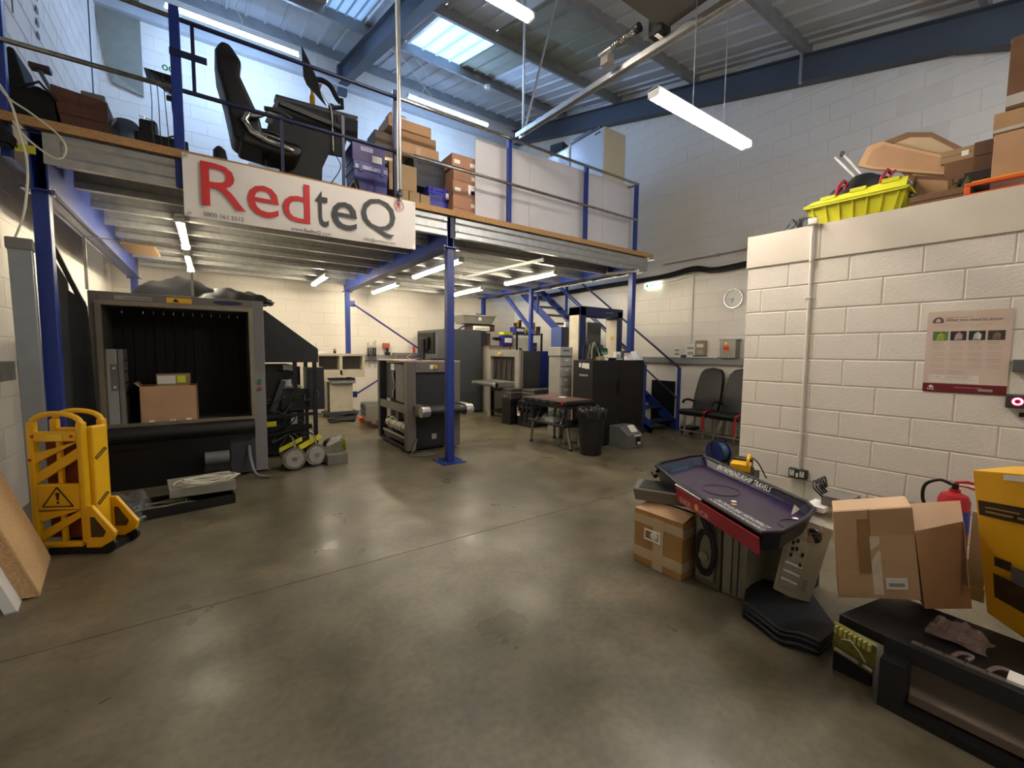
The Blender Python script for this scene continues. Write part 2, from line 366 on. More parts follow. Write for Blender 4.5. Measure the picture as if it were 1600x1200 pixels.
# flange lip on the lower side is seen as a band: eaves gutter lining near the back wall
struct(BX(-1.5, 7.8, 10.85, 10.995, 7.62, 7.78).o('trim_2', sheet_m))
def ibeam(name, x, y0, y1, d, fw, mat, haunch=None):
    b = B()
    def seg(ya, yb, da, db):
        for (za, zb, zc, zd, xa, xb) in ((roofz(ya)-.015, roofz(yb)-.015, roofz(ya), roofz(yb), x-fw/2, x+fw/2), (roofz(ya)-da, roofz(yb)-db, roofz(ya)-da+.016, roofz(yb)-db+.016, x-fw/2, x+fw/2), (roofz(ya)-da+.01, roofz(yb)-db+.01, roofz(ya)-.01, roofz(yb)-.01, x-.006, x+.006)):
            b.add([(xa, ya, za), (xb, ya, za), (xb, yb, zb), (xa, yb, zb), (xa, ya, zc), (xb, ya, zc), (xb, yb, zd), (xa, yb, zd)],
                  [(3, 2, 1, 0), (4, 5, 6, 7), (0, 1, 5, 4), (1, 2, 6, 5), (2, 3, 7, 6), (3, 0, 4, 7)])
    ya = haunch if haunch else y0
    seg(ya, y1, d, d)
    if haunch: seg(y0, haunch, d+.75, d+.012)
    o = b.o(name, mat); return o
o = tag(ibeam('roof_rafter', 2.72, -3.1, 10.95, 0.42, 0.20, rafter_m, 1.4), 'dark grey steel roof rafter rising over the mezzanine with bolted end plate', 'rafter')
BX(2.62, 2.82, 10.86, 10.99, roofz(10.9)-.62, roofz(10.9)+.02).o('end_plate', rafter_m, o)
o = tag(ibeam('roof_rafter', 7.68, -3.1, 10.95, 0.40, 0.20, rafter_m, 1.45), 'dark grey steel rafter running up along the right gable wall', 'rafter')
t = tag(BX(-.02, .02, -.02, .02, -.02, .52).o('gable_strut', galv_l), 'slim grey upright clipped across the gable rafter', 'strut', loc=(7.55, 3.12, roofz(3.1)-.42))
# ================================================================ MEZZANINE
mz = thing('mezzanine_platform', 'blue-legged steel mezzanine with galvanised joists and chipboard deck', 'mezzanine', (2.66, 5.15, 0))
def W(b, name, mat, root=mz, **k): return wpart(b, name, mat, root, **k)
BEAM = [(-1.1, 2.78), (2.62, 2.86), (6.30, 3.0)]
for (bx, bz), lab in zip(BEAM, ('left', 'middle', 'right')):
    b = B(); t = .012
    for s in (-1, 1): b.box(bx+s*.045-.006, bx+s*.045+.006, 5.17, 10.5, bz, 3.24)
    b.box(bx-.085, bx+.085, 5.17, 10.5, bz, bz+t); b.box(bx-.085, bx+.085, 5.17, 10.5, 3.228, 3.24)
    W(b, 'main_beam', blue)
    for y in (5.2, 10.4):
        p = W(BX(bx-.05, bx+.05, y-.05, y+.05, .012, bz), 'post', blue, bev=.006)
        b = B().box(bx-.17, bx+.17, y-.17, y+.17, 0, .012)
        W(b, 'base_plate', blue)
        b = B()
        for sx in (-1, 1):
            for sy in (-1, 1): b.cyl((bx+sx*.13, y+sy*.13, .012), (bx+sx*.13, y+sy*.13, .03), .012, n=6)
        W(b, 'anchor_bolts', galv)
        W(BX(bx-.1, bx+.1, y-.1, y+.1, bz-.012, bz), 'cap_plate', blue)
        b = B()
        for sx in (-1, 1): b.cyl((bx+sx*.075, y-.02, bz-.03), (bx+sx*.075, y-.02, bz+.03), .012, n=6)
        W(b, 'cap_bolts', galv_l)
JY = [5.15, 5.75, 6.42, 7.14, 7.86, 8.6, 9.4, 10.25]
def joist_poly(y):
    # sigma section, web with two grooves, drawn in (y, z)
    t = .004
    out = [(.07, 3.0), (.07, 3.018), (.066, 3.018), (.066, 3.004), (.0, 3.004), (.0, 3.06), (.014, 3.085), (.014, 3.165), (.0, 3.19), (.0, 3.236), (.07, 3.236), (.07, 3.24),
           (-t, 3.24), (-t, 3.19), (.010, 3.165), (.010, 3.085), (-t, 3.06), (-t, 3.0)]
    return [(y+a, z) for a, z in out]
for k, y in enumerate(JY):
    for x0, x1 in ((-1.0, 2.56), (2.68, 6.60)):
        W(B().prism(joist_poly(y if k else 5.14), 'x', x0, x1), 'joist', galv)
        b = B()
        for xe in (x0, x1):
            sx = 1 if xe == x0 else -1
            for dz in (.06, .17): b.cyl((xe+sx*.05, y-.006, 3.03+dz), (xe+sx*.05, y-.022, 3.03+dz), .012, n=6)
        if k < 5: W(b, 'joist_bolts', galv_l)
W(B().box(2.60, 2.66, 5.128, 5.14, 2.98, 3.24), 'joist_splice_plate', navy)
W(B().box(-1.06, -.96, 5.125, 5.134, 2.99, 3.235), 'joist_splice_plate', galv)
W(BX(6.60, 6.612, 5.12, 10.9, 2.99, 3.245), 'end_channel', galv)
# deck: chipboard boards laid on a galvanised liner tray
for i in range(4):
    xa = -1.45+i*2.06; xb = min(xa+2.056, 6.74)
    for j in range(5):
        ya = 5.10+j*1.17; yb = min(ya+1.166, 10.98)
        W(BX(xa, xb, ya, yb, 3.258, 3.33), 'deck_board', chip)
b = B(); pr = []; x = -1.45
while x < 6.7:
    pr += [(x, 3.256), (x+.1, 3.256), (x+.13, 3.243), (x+.23, 3.243)]; x += .26
W(B().add([(a, y, z) for y in (5.12, 10.98) for a, z in pr], [(i, i+1, len(pr)+i+1, len(pr)+i) for i in range(len(pr)-1)]), 'underdeck_sheet', galv_l, kind='stuff')
W(BX(-1.0, -.62, 8.2, 9.0, 2.975, 2.995), 'underside_board', chip)
# rear cross bracing and knee brackets
b = B()
W(BX(2.66, 2.78, 10.36, 10.40, 2.52, 2.66), 'brace_bracket', blue); W(BX(6.06, 6.24, 10.36, 10.40, 2.42, 2.56), 'brace_bracket', blue); W(BX(2.66, 2.80, 10.36, 10.40, .40, .54), 'brace_bracket', blue)
W(B().tube([(2.74, 10.34, 2.58), (6.12, 10.34, .45)], .022, 6), 'brace', M('violet_brace_paint', (62, 46, 120), .45)); W(B().tube([(6.12, 10.31, 2.49), (2.74, 10.31, .47)], .022, 6), 'brace', MATS['violet_brace_paint'])
# ---------------------------------------------------------------- guard rail
gr = thing('guard_rail', 'blue and galvanised tube guard rail along the mezzanine front edge', 'railing', (2.66, 5.2, 3.33))
G = lambda b, n, m, **k: wpart(b, n, m, gr, **k)
for px in (3.56, 5.08, 6.33): G(BX(px-.03, px+.03, 5.16, 5.22, 3.0, 4.535), 'rail_post', blue, bev=.006)
G(BX(-.215, -.135, 5.13, 5.19, 3.0, 4.60), 'rail_post', blue, bev=.006)
G(BX(1.87, 1.93, 5.17, 5.22, 3.33, 4.60), 'rail_post', navy, bev=.005)
G(BX(-1.30, -1.24, 5.16, 5.22, 3.0, 4.62), 'rail_post', blue, bev=.006)
for z, nm in ((4.50, 'top_rail'), (3.88, 'mid_rail')):
    G(B().cyl((-1.45, 5.15, z), (-.17, 5.15, z), .02), nm, steel)
    G(B().cyl((-.17, 5.15, z), (1.9, 5.15, z), .02), nm, navy)
    G(B().cyl((1.9, 5.15, z), (6.34, 5.15, z), .02), nm, steel)
G(B().cyl((6.33, 5.18, 4.49), (6.20, 5.5, 4.49), .018), 'return_stub', steel)
# gate hinge upright and latch beside the left post
G(BX(-.06, -.03, 5.14, 5.17, 3.90, 4.5), 'gate_stile', navy); G(BX(-.22, .06, 5.12, 5.13, 4.16, 4.22), 'latch_plate', navy); G(BX(.66, .69, 5.14, 5.17, 3.34, 3.92), 'gate_stile', navy); G(BX(1.27, 1.30, 5.14, 5.17, 3.34, 4.10), 'gate_stile', navy)
# ---------------------------------------------------------------- staircase
st = thing('staircase', 'blue steel staircase climbing behind the black cabinet to the mezzanine', 'staircase', (7.1, 4.95, 0))
S = lambda b, n, m, **k: wpart(b, n, m, st, **k)
sl = .715
def sline(x, ya, yb, zoff, w, h, nm, mat):
    za, zb = zoff+(ya-5.2)*sl, zoff+(yb-5.2)*sl
    return S(B().add([(x-w/2, ya, za), (x+w/2, ya, za), (x+w/2, yb, zb), (x-w/2, yb, zb), (x-w/2, ya, za+h), (x+w/2, ya, za+h), (x+w/2, yb, zb+h), (x-w/2, yb, zb+h)],
             [(3, 2, 1, 0), (4, 5, 6, 7), (0, 1, 5, 4), (1, 2, 6, 5), (2, 3, 7, 6), (3, 0, 4, 7)]), nm, mat)
sline(6.74, 5.0, 9.35, .12, .02, .22, 'stringer', blue); sline(7.50, 5.0, 9.35, .12, .02, .22, 'stringer', blue)
for i in range(14):
    z = .22+i*.222; y = 5.0+i*.31
    S(BX(6.75, 7.49, y, y+.25, z-.03, z), 'tread', navy)
for x in (6.74, 7.52):
    a, c = (5.2, 9.0) if x < 7 else (4.96, 9.0)
    z0 = 1.28 if x < 7 else 1.38
    S(B().cyl((x, a, z0+(a-5.2)*sl), (x, c, z0+(c-5.2)*sl), .022), 'handrail', blue if x < 7 else navy)
    S(B().cyl((x, a, z0-.62+(a-5.2)*sl), (x, c, z0-.62+(c-5.2)*sl), .016), 'knee_rail', blue if x < 7 else navy)
    for y in ((5.2, 7.0, 8.5) if x < 7 else (4.98, 6.6, 8.3)):
        zb = max(0, .12+(y-5.2)*sl); S(BX(x-.025, x+.025, y-.025, y+.025, zb, z0+(y-5.2)*sl), 'stanchion', blue)
S(B().prism([(5.0, 0), (5.3, 0), (5.3, .22), (5.0, .1)], 'x', 6.73, 6.75), 'foot_plate', navy)
tag(BX(0, .02, -.28, .28, 0, .92).o('black_board', blackm), 'black board stood against the wall behind the blue stair', 'board', loc=(7.74, 5.5, .02))
# landing post and small beams behind the stair
for (x, y) in ((6.30, 8.2),): W(BX(x-.04, x+.04, y-.04, y+.04, 0, 3.0), 'post', blue)
W(B().add([(6.28, 9.2, 2.95), (6.32, 9.2, 2.95), (6.32, 8.0, 1.95), (6.28, 8.0, 1.95), (6.28, 9.35, 2.95), (6.32, 9.35, 2.95), (6.32, 8.15, 1.95), (6.28, 8.15, 1.95)], [(0, 1, 2, 3), (4, 5, 6, 7), (0, 1, 5, 4), (1, 2, 6, 5), (2, 3, 7, 6), (3, 0, 4, 7)]), 'knee_brace', blue)
# ---------------------------------------------------------------- fluorescent battens
def batten(name, label, p, q, emat, group=None, r=.028, double=False, chains=None, chh=1.2):
    p = Vector(p); q = Vector(q); d = (q-p); L = d.length; rz = math.degrees(atan2(d.y, d.x))
    t = thing(name, label, 'light', tuple(p), rz, group)
    if double: BX(0, L, -.045, .045, .028, .045).o('housing', white, t)
    else: BX(0, L, -.04, .04, .03, .065).o('housing', white, t)
    for s in ((-.03, .03) if double else (0,)):
        B().cyl((.03, s, 0), (L-.03, s, 0), r if not double else .026, n=12).o('tube', emat, t, smooth=True)
    for x in (0, L-.03): BX(x, x+.03, -.05, .05, -.02, .04).o('lamp_holder', white, t)
    for x in chains or (): B().cyl((x, 0, .075), (x, 0, chh), .004, n=5).o('chain', galv, t)
    return t
warm = emis('warm_tube', *TUBE_WARM); cool = emis('cool_tube', *TUBE_COOL); und = emis('under_tube', *TUBE_UNDER)
batten('batten_light', 'cool white batten light above the office chair on the mezzanine', (-.455, 9.5, 7.17), (1.59, 9.5, 7.17), cool)
batten('batten_light', 'cool white batten light over the stacked cardboard boxes', (3.636, 9.2, 6.97), (5.68, 9.2, 6.97), cool)
batten('batten_light', 'bright warm batten light hung just under the blue rooflight', (1.45, 3.7, 4.90), (2.80, 3.7, 4.90), warm, double=True, chains=(.2, 1.2), chh=1.3)
batten('batten_light', 'long warm batten light hung by chains in front of the gable wall', (2.97, 2.3, 3.58), (4.47, 2.3, 3.58), warm, double=True, chains=(.55, 1.05), chh=2.3)
for (p, q, lab) in (((-.24, 6.0, 2.90), (-.24, 7.6, 2.90), 'warm batten light behind the banner corner'),
                    ((-.25, 8.1, 2.90), (-.25, 9.7, 2.90), 'warm batten light above the jackets on the gantry'),
                    ((1.85, 8.75, 2.90), (1.85, 10.1, 2.90), 'small bright batten light left of the rear middle post'),
                    ((3.22, 8.7, 2.88), (3.22, 10.4, 2.88), 'batten light over the wall ledge behind the brace'),
                    ((3.22, 5.96, 2.90), (3.22, 7.87, 2.90), 'largest batten light beside the front middle post'),
                    ((5.05, 5.85, 2.90), (5.05, 7.45, 2.90), 'batten light over the work table'),
                    ((5.0, 8.3, 2.90), (5.0, 10.0, 2.90), 'batten light over the tall dark cabinet')):
    batten('batten_light', lab, p, q, und)
batten_light = batten('batten_light', 'added neutral batten light over the block room, out of view', (4.6, -.7, 4.55), (6.1, -.7, 4.55), emis('added_neutral_tube', (.72, .85, 1.0), 34.0), double=True)  # added unseen lamp that lightens the gable wall
# added lamp pair, unseen behind the viewer, to raise the hall brightness
batten('batten_light', 'added warm batten light, unseen overhead behind the viewer', (0.4, -.8, 4.4), (1.9, -.8, 4.4), emis('added_rear_tube', (1.0, 0.89, 0.76), 10.0), double=True)
batten('batten_light', 'second added warm batten light, unseen behind the viewer on the right', (2.6, -1.8, 4.3), (4.1, -1.8, 4.3), MATS['added_rear_tube'], double=True)
# ================================================================ GROUND FLOOR, LEFT
# leaning boards at the left edge
t = thing('chipboard_panel', 'thick chipboard panel leaning on the left wall before the yellow barrier', 'board', (-.90, 3.66, 0), 98)
mx = Matrix.Rotation(radians(-17), 4, 'Y')
B().box(0, .62, -.0, .11, 0, .80, Matrix.Rotation(radians(-0), 4, 'X') @ Matrix.Rotation(radians(0), 4, 'Y')).o('tmp', cork, t)
bpy.data.objects.remove(t.children[0])
B().add([(0, 0, 0), (.62, 0, 0), (.62, .11, .02), (0, .11, .02), (0, .23, .74), (.62, .23, .74), (.62, .33, .76), (0, .33, .76)],
        [(3, 2, 1, 0), (4, 5, 6, 7), (0, 1, 5, 4), (1, 2, 6, 5), (2, 3, 7, 6), (3, 0, 4, 7)]).o('core', cork, t)
B().add([(-.004, .0, 0), (.626, .0, 0), (.626, -.002, .02), (-.004, -.002, .02), (-.004, .23, .74), (.626, .23, .74), (.626, .215, .74), (-.004, .215, .74)],
        [(0, 1, 2, 3), (0, 1, 5, 4), (3, 2, 6, 7), (4, 5, 6, 7), (1, 2, 6, 5), (0, 3, 7, 4)]).o('laminate_face', M('pale_laminate', (206, 170, 124), .6, scale=60, var=.2), t)
t = thing('white_shelf_board', 'white laminated board leaning at the left edge, in front of the chipboard panel', 'board', (-.95, 3.50, 0), 98)
B().add([(0, 0, 0), (.5, 0, 0), (.5, .05, .01), (0, .05, .01), (0, .15, .50), (.5, .15, .50), (.5, .20, .51), (0, .20, .51)],
        [(3, 2, 1, 0), (4, 5, 6, 7), (0, 1, 5, 4), (1, 2, 6, 5), (2, 3, 7, 6), (3, 0, 4, 7)]).o('board', white, t)
BX(-.002, 0.0, .0, .05, 0, .01).o('edge_strip', lgrey, t)
# grey steel ledge and hanging cable on left wall
o = tag(BX(-.10, 0, 0, 1.6, 0, .16).o('cable_trunking', mgrey), 'grey metal trunking along the left wall behind the leaning grey panel', 'trunking', loc=(-1.395, 3.9, 1.22))
# tall grey folded panel leaning by the left post
t = thing('steel_door_panel', 'tall pale grey folded steel panel stood against the wall left of the blue post', 'panel', (-1.23, 4.98, 0), 8)
hexa([(-.01, 0, 0), (.12, 0, 0), (.12, .10, 0), (-.01, .10, 0)], [(-.03, 0, 2.3), (.10, 0, 2.3), (.10, .10, 2.3), (-.03, .10, 2.3)]).o('panel', M('silver_grey_paint', (142, 148, 154), .38, .5, var=.08), t, bev=.008)
BX(-.04, .11, -.012, .11, 2.26, 2.35).o('end_cap', mgrey, t, bev=.01)
t = thing('dark_hood_panel', 'dark grey sheet metal panel stood behind the blue post at left', 'panel', (-1.12, 5.93, 0), 0)
hexa([(-.15, 0, 0), (.04, 0, 0), (.04, .04, 0), (-.15, .04, 0)], [(-.10, 0, 2.38), (-.0, 0, 2.15), (-.0, .04, 2.15), (-.10, .04, 2.38)]).o('sheet', dgrey, t, bev=.01)
hexa([(-.01, -.02, 0), (.115, -.02, 0), (.115, .04, 0), (-.01, .04, 0)], [(-.0, -.02, 2.06), (.113, -.02, 1.96), (.113, .04, 1.96), (-.0, .04, 2.06)]).o('front_sheet', M('dark_sheet', (44, 46, 50), .35, .3), t)
BX(-.105, -.1, -.006, 0, 0.2, 2.2).o('folded_edge', mgrey, t)
t = thing('black_bar', 'black steel bar leaning diagonally against the grey panel by the scanner', 'bar', (-1.10, 5.82, 0))
B().add([(.13, 0, 0), (.17, 0, 0), (.17, .05, 0), (.13, .05, 0), (.08, 0, 1.9), (.12, 0, 1.9), (.12, .05, 1.9), (.08, .05, 1.9), (-.14, 0, 2.56), (-.10, 0, 2.56), (-.10, .05, 2.56), (-.14, .05, 2.56)],
        [(3, 2, 1, 0), (8, 9, 10, 11), (0, 1, 5, 4), (1, 2, 6, 5), (2, 3, 7, 6), (3, 0, 4, 7), (4, 5, 9, 8), (5, 6, 10, 9), (6, 7, 11, 10), (7, 4, 8, 11)]).o('bar', blackm, t)
BX(-.145, -.095, -.005, .055, 2.56, 2.575).o('end_plug', black, t)
b = B()
for k in range(3):
    b.tube([(.01*sin(k+a*1.1)+.0, .11*sin(a)+.015*k, .24*cos(a)+.02*k) for a in [i*2*pi/20 for i in range(21)]], .008, 6)
tag(b.o('cable_coil', cable_g, smooth=True), 'coil of grey cable hanging on the wall at far left', 'cable', loc=(-1.42, 4.45, 1.25))
# ---------- yellow mobile barrier
t = thing('folding_barrier', 'yellow plastic folding safety barrier with a warning triangle, at the left wall', 'barrier', (-1.10, 4.42, 0), -30)
def barrier_panel(y, d, parent, first=False):
    b = B()
    b.box(0, .045, y, y+d, .08, .97); b.box(.325, .37, y, y+d, .08, .97)
    b.box(.045, .325, y, y+d, .05, .09); b.box(.045, .325, y, y+d, .33, .52); b.box(.045, .325, y, y+d, .83, .90)
    b.o('panel_frame', yellow, parent, bev=.012)
    for (z0, z1) in ((.09, .33), (.52, .83)):
        for k in range(-1, 3):
            za = z0+(k*.15); x0, x1 = .04, .33
            pa, pb = (x0, za), (x1, za+.17)
            # clip to the window
            def cl(x, z):
                return (x, z)
            A = [(x0, za), (x1, za+.19), (x1, za+.265), (x0, za+.075)]
            if A[0][1] < z0-.10 or A[1][1] > z1+.12: continue
            poly = [(x, min(max(z, z0), z1)) for x, z in A]
            B().prism(poly, 'y', y+.01, y+d-.01).o('slat', yellow, parent)
        BX(.17, .20, y+.03, y+d, z0, z1).o('mullion', yellow, parent)
    pts = [(0.02+.165*(1-cos(a)), y+d/2, .93+.10*sin(a)**.7) for a in [pi*i/14 for i in range(15)]]
    B().tube([(p[0], p[1], p[2]) for p in pts], .019, 8).o('handle', yellow, parent, smooth=True)
barrier_panel(0, .05, t)
barrier_panel(.17, .05, t)
BX(.055, .315, .08, .15, .1, .83).o('reflector', M('rust_reflector', (120, 52, 20), .5, var=.3, scale=20), t)
for z in (.45, .62): pass
BX(.34, .40, .05, .17, .1, .93).o('hinge_spine', yellow, t, bev=.012)
for z in (.36, .70):
    B().tube([(.402, .06, z), (.404, .14, z+.06), (.404, .155, z+.05), (.402, .07, z-.015), (.402, .06, z)], .004, 5).o('hinge_strap', black, t)
for x, z in ((.045, .87), (.30, .87), (.02, .70)): B().cyl((x, -.004, z), (x, 0.0, z), .011, n=10).o('screw_cap', red, t)
BX(.13, .24, -.006, 0, .835, .885).o('label_pad', M('pale_yellow_label', (238, 196, 60), .5), t, bev=.003)
b = B()
tri = [(.085, .36), (.285, .36), (.185, .50)]
for i in range(3):
    a, c = tri[i], tri[(i+1) % 3]; b.tube([(a[0], -.003, a[1]), (c[0], -.003, c[1])], .0045, 5)
b.o('warning_triangle', black, t)
B().prism([(.172, .46), (.198, .46), (.19, .405), (.18, .405)], 'y', -.003, 0).o('exclamation_mark', black, t); B().cyl((.185, -.003, .388), (.185, 0, .388), .009, n=10).o('exclamation_dot', black, t)
for y in (-.01, .20):
    f = B().prism([(.36, .05), (.36, .36), (.41, .36), (.56, .16), (.54, .10), (.46, .05)], 'y', y, y+.03).o('foot', yellow, t, bev=.006)
    B().prism([(.40, .13), (.40, .28), (.425, .28), (.50, .17), (.48, .13)], 'y', y-.003, y).o('recess', M('rust_dark', (70, 50, 16), .7), f)
    B().cyl((.50, y+.005, .06), (.50, y+.03, .06), .055, n=18).o('wheel', black, t, smooth=True)
BX(.10, .50, 0, .22, .0, .05).o('base', black, t)
# ---------- big baggage gantry scanner
sc = thing('baggage_scanner', 'large grey tunnel scanner with black curtain and roller bed, at left', 'scanner', (-.24, 6.0, 0))
Q = lambda b, n, m, **k: wpart(b, n, m, sc, **k)
Q(BX(-1.0, -.93, 6.0, 7.4, .02, 2.08), 'side_panel', taupe, bev=.006); Q(BX(.40, .53, 6.0, 7.4, .02, 2.08), 'side_panel', M('pillar_grey', (122, 120, 120), .5, var=.05), bev=.006)
Q(BX(-.93, .40, 6.0, 7.4, 1.97, 2.08), 'lintel', taupe, bev=.004)
Q(B().frame(-.95, .42, .66, 1.99, .045, 5.975, 6.0), 'tunnel_trim', M('satin_alloy', (142, 134, 116), .35, .5, var=.12))
Q(BX(-.925, -.90, 6.0, 6.55, .7, 1.95), 'tunnel_liner', M('worn_alloy', (104, 98, 88), .4, .5, var=.3, scale=4)); Q(BX(.37, .40, 6.0, 6.55, .7, 1.95), 'tunnel_liner', MATS['worn_alloy'])
Q(BX(-.93, .40, 6.0, 6.55, 1.94, 1.96), 'tunnel_liner', MATS['worn_alloy'])
for i in range(14):
    x = -.90+i*.0915
    Q(BX(x, x+.087, 6.5+.012*(i % 2), 6.506+.012*(i % 2), .70, 1.94), 'curtain_strip', softblack)
Q(BX(-.93, .40, 5.98, 7.4, .60, .67), 'belt', M('dusty_belt', (84, 80, 72), .6, var=.3, scale=6))
Q(B().cyl((-.88, 5.86, .60), (.39, 5.86, .60), .085, n=24), 'roller', black, smooth=True)
Q(BX(.37, .395, 5.80, 5.98, .54, .67), 'roller_bracket', steel)
Q(BX(-.95, .40, 5.90, 5.92, .45, .53), 'kick_plate', blackm)
Q(BX(-.93, .15, 5.96, 6.0, .0, .5), 'lower_panel', blackm); Q(BX(.15, .40, 5.96, 6.0, .03, .5), 'lower_panel', dgrey)
Q(BX(-.90, .35, 6.55, 7.4, .02, 1.9), 'core', black)
Q(BX(-.80, -.50, 5.995, 6.0, 2.005, 2.045), 'name_plate', lgrey); text('maker_lettering', 'BAGGAGE SCANNER', dgrey, sc, (-.72+.24, -.006, 2.015), (1, 0, 0), (0, 0, 1), .22, .018)
Q(BX(-.38, -.16, 5.995, 6.0, 2.0, 2.055), 'warning_sticker', yellow); Q(B().prism([(-.33, 2.01), (-.27, 2.01), (-.30, 2.05)], 'y', 5.99, 5.995), 'warning_symbol', black)
Q(B().lathe([(0.001, 0), (.13, 0), (.13, .005), (.001, .005)], 20, (0, 0, 0), Matrix.Translation((.18, 5.993, 2.035)) @ Matrix.Rotation(pi/2, 4, 'X') @ Matrix.Diagonal((1.1, .18, 1, 1))), 'oval_badge', navy)
Q(BX(.455, .485, 5.985, 6.0, 1.08, 1.14), 'start_button', green); Q(B().cyl((.47, 5.97, 1.03), (.47, 6.0, 1.03), .018, n=12), 'stop_button', red)
Q(B().cyl((-.10, 5.90, .26), (.13, 5.90, .26), .075, n=18), 'roller_motor', mgrey, smooth=True)
Q(B().tube([(.33, 5.95, .35), (.34, 5.85, .18), (.38, 5.72, .05), (.47, 5.68, .02), (.52, 5.66, .02)], .018, 8), 'power_hose', mgrey, smooth=True)
# dark hood and open electronics frame on its right
Q(B().prism([(.53, 2.02), (.60, 2.02), (1.24, 1.52), (1.24, 1.33), (.53, 1.33)], 'y', 6.55, 7.35), 'side_hood', M('charcoal_hood', (32, 33, 36), .45, var=.06), bev=.006)
for (x, y) in ((1.19, 6.58), (1.19, 7.28), (.58, 7.28)): Q(BX(x-.025, x+.025, y-.025, y+.025, 0, 1.33), 'frame_leg', blackm)
Q(BX(.53, 1.22, 6.56, 6.60, .58, .62), 'frame_rail', blackm); Q(BX(.53, 1.22, 7.25, 7.3, .58, .62), 'frame_rail', blackm); Q(BX(.92, .97, 6.6, 6.64, .95, 1.33), 'frame_stub', blackm)
Q(BX(1.16, 1.40, 7.0, 7.32, .60, 1.24), 'control_cabinet', M('slate_panel', (36, 40, 46), .5)); Q(BX(.55, 1.1, 7.2, 7.24, .65, 1.25), 'dark_backing', M('dark_backing_paint', (44, 44, 48), .6)); Q(BX(.55, 1.14, 7.18, 7.2, .02, .6), 'dark_backing', blackm); Q(BX(.56, .9, 6.8, 7.1, .62, 1.3), 'electronics_block', blackm); Q(BX(.56, .86, 6.75, 7.1, .14, .55), 'electronics_block', blackm); Q(BX(.7, 1.12, 6.9, 7.15, .14, .40), 'electronics_block', M('module_dark', (34, 34, 36), .5))  # dark backing sheets added so the open frame looks black inside
Q(BX(.78, 1.05, 6.75, 7.15, .96, .985), 'gear_shelf', lgrey); Q(BX(.74, .98, 6.8, 7.1, 1.2, 1.215), 'gear_shelf', lgrey); Q(BX(.82, .95, 6.78, 6.95, 1.215, 1.29), 'monitor_module', paper)
Q(BX(.80, .92, 6.78, 6.9, .99, 1.08), 'monitor_module', paper)
Q(B().add([(.62, 6.7, .62), (.70, 6.7, .62), (.84, 6.7, 1.06), (.78, 6.7, 1.08), (.62, 6.9, .62), (.70, 6.9, .62), (.84, 6.9, 1.06), (.78, 6.9, 1.08)], [(0, 1, 2, 3), (4, 5, 6, 7), (0, 1, 5, 4), (1, 2, 6, 5), (2, 3, 7, 6), (3, 0, 4, 7)]), 'detector_arm', dgrey)
Q(BX(.78, 1.14, 6.72, 6.76, .66, .95), 'circuit_plate', black)
b = B()
for k in range(9): b.cyl((rnd(.84, 1.1), 6.715, rnd(.68, .92)), (rnd(.84, 1.1)*0+.9+rnd(-.08, .2), 6.70, rnd(.68, .92)), .006, n=5)
for k in range(16):
    x = rnd(.6, 1.1); z = rnd(.1, .9); b.tube([(x, 6.66, z), (x+rnd(-.1, .1), 6.62, z+rnd(-.1, .1)), (x+rnd(-.2, .2), 6.66, z+rnd(-.2, .2)), (x+rnd(-.2, .2), 6.7, z+rnd(-.2, .2))], rnd(.004, .012), 6)
Q(b, 'wiring', M('wiring_dark', (52, 52, 50), .5, var=.5, scale=30), kind='stuff', smooth=True)
Q(B().cyl((.60, 6.66, .32), (1.15, 6.62, .42), .035, n=12), 'cross_tube', blackm); Q(BX(.92, 1.0, 6.9, 6.95, .42, .58), 'terminal_box', paper)
Q(BX(.56, 1.15, 6.7, 7.2, .05, .14), 'bottom_tray', blackm)
Q(BX(.56, .70, 6.62, 6.66, .45, .52), 'yellow_tab', lime)
# clear acrylic guard stood on the gantry
t = thing('acrylic_guard', 'clear acrylic guard box with taped edges standing on the tunnel scanner', 'guard', (-1.0, 6.0, 2.085))
BX(0, .86, 0, .004, 0, .52).o('front_sheet', acrylic, t); BX(0, .004, 0, .9, 0, .52).o('side_sheet', acrylic, t); BX(.86, .864, 0, .35, -.0, .5).o('side_sheet', acrylic, t)
for x in (0, .85): BX(x-.01, x+.014, -.006, .01, 0, .52).o('edge_strip', M('frosted_edge', (170, 168, 160), .3, alpha=.7), t)
BX(0, .86, -.003, .003, .515, .525).o('edge_strip', MATS['frosted_edge'], t)
# jackets thrown on top
def heap(name, label, cat, loc, sx, sy, sz, mat, seed=1, rz=0, n=26, m=16, group=None, rough=.35):
    rs = random.Random(seed); ph = [rs.uniform(0, 6.3) for _ in range(8)]; b = B(); vs = []
    for j in range(m+1):
        for i in range(n+1):
            u = i/n*2-1; v = j/m*2-1
            r = (abs(u)**3+abs(v)**3)**(1/3)
            h = max(0, 1-r**2.2)**.5
            w = 1+rough*(sin(7*u+ph[0]+2*v)+sin(5*v+ph[1]+3*u)+.6*sin(13*u+ph[2])*cos(9*v+ph[3]))/2.2
            ex = 1+.10*sin(4*atan2(v, u)+ph[4])+.06*sin(7*atan2(v, u)+ph[5])
            vs.append((u*sx*ex, v*sy*ex, max(.002, h*sz*w)))
    b.add(vs, [(j*(n+1)+i, j*(n+1)+i+1, (j+1)*(n+1)+i+1, (j+1)*(n+1)+i) for j in range(m) for i in range(n)])
    k = len(b.v); b.add([(-sx*.8, -sy*.8, 0), (sx*.8, -sy*.8, 0), (sx*.8, sy*.8, 0), (-sx*.8, sy*.8, 0)], [(0, 1, 2, 3)])
    o = b.o(name, mat, smooth=True); tag(o, label, cat, group, loc, rz); return o
heap('jacket', 'black padded jacket heaped on top of the tunnel scanner, left half', 'jacket', (-.28, 6.55, 2.085), .42, .38, .22, softblack, 3)
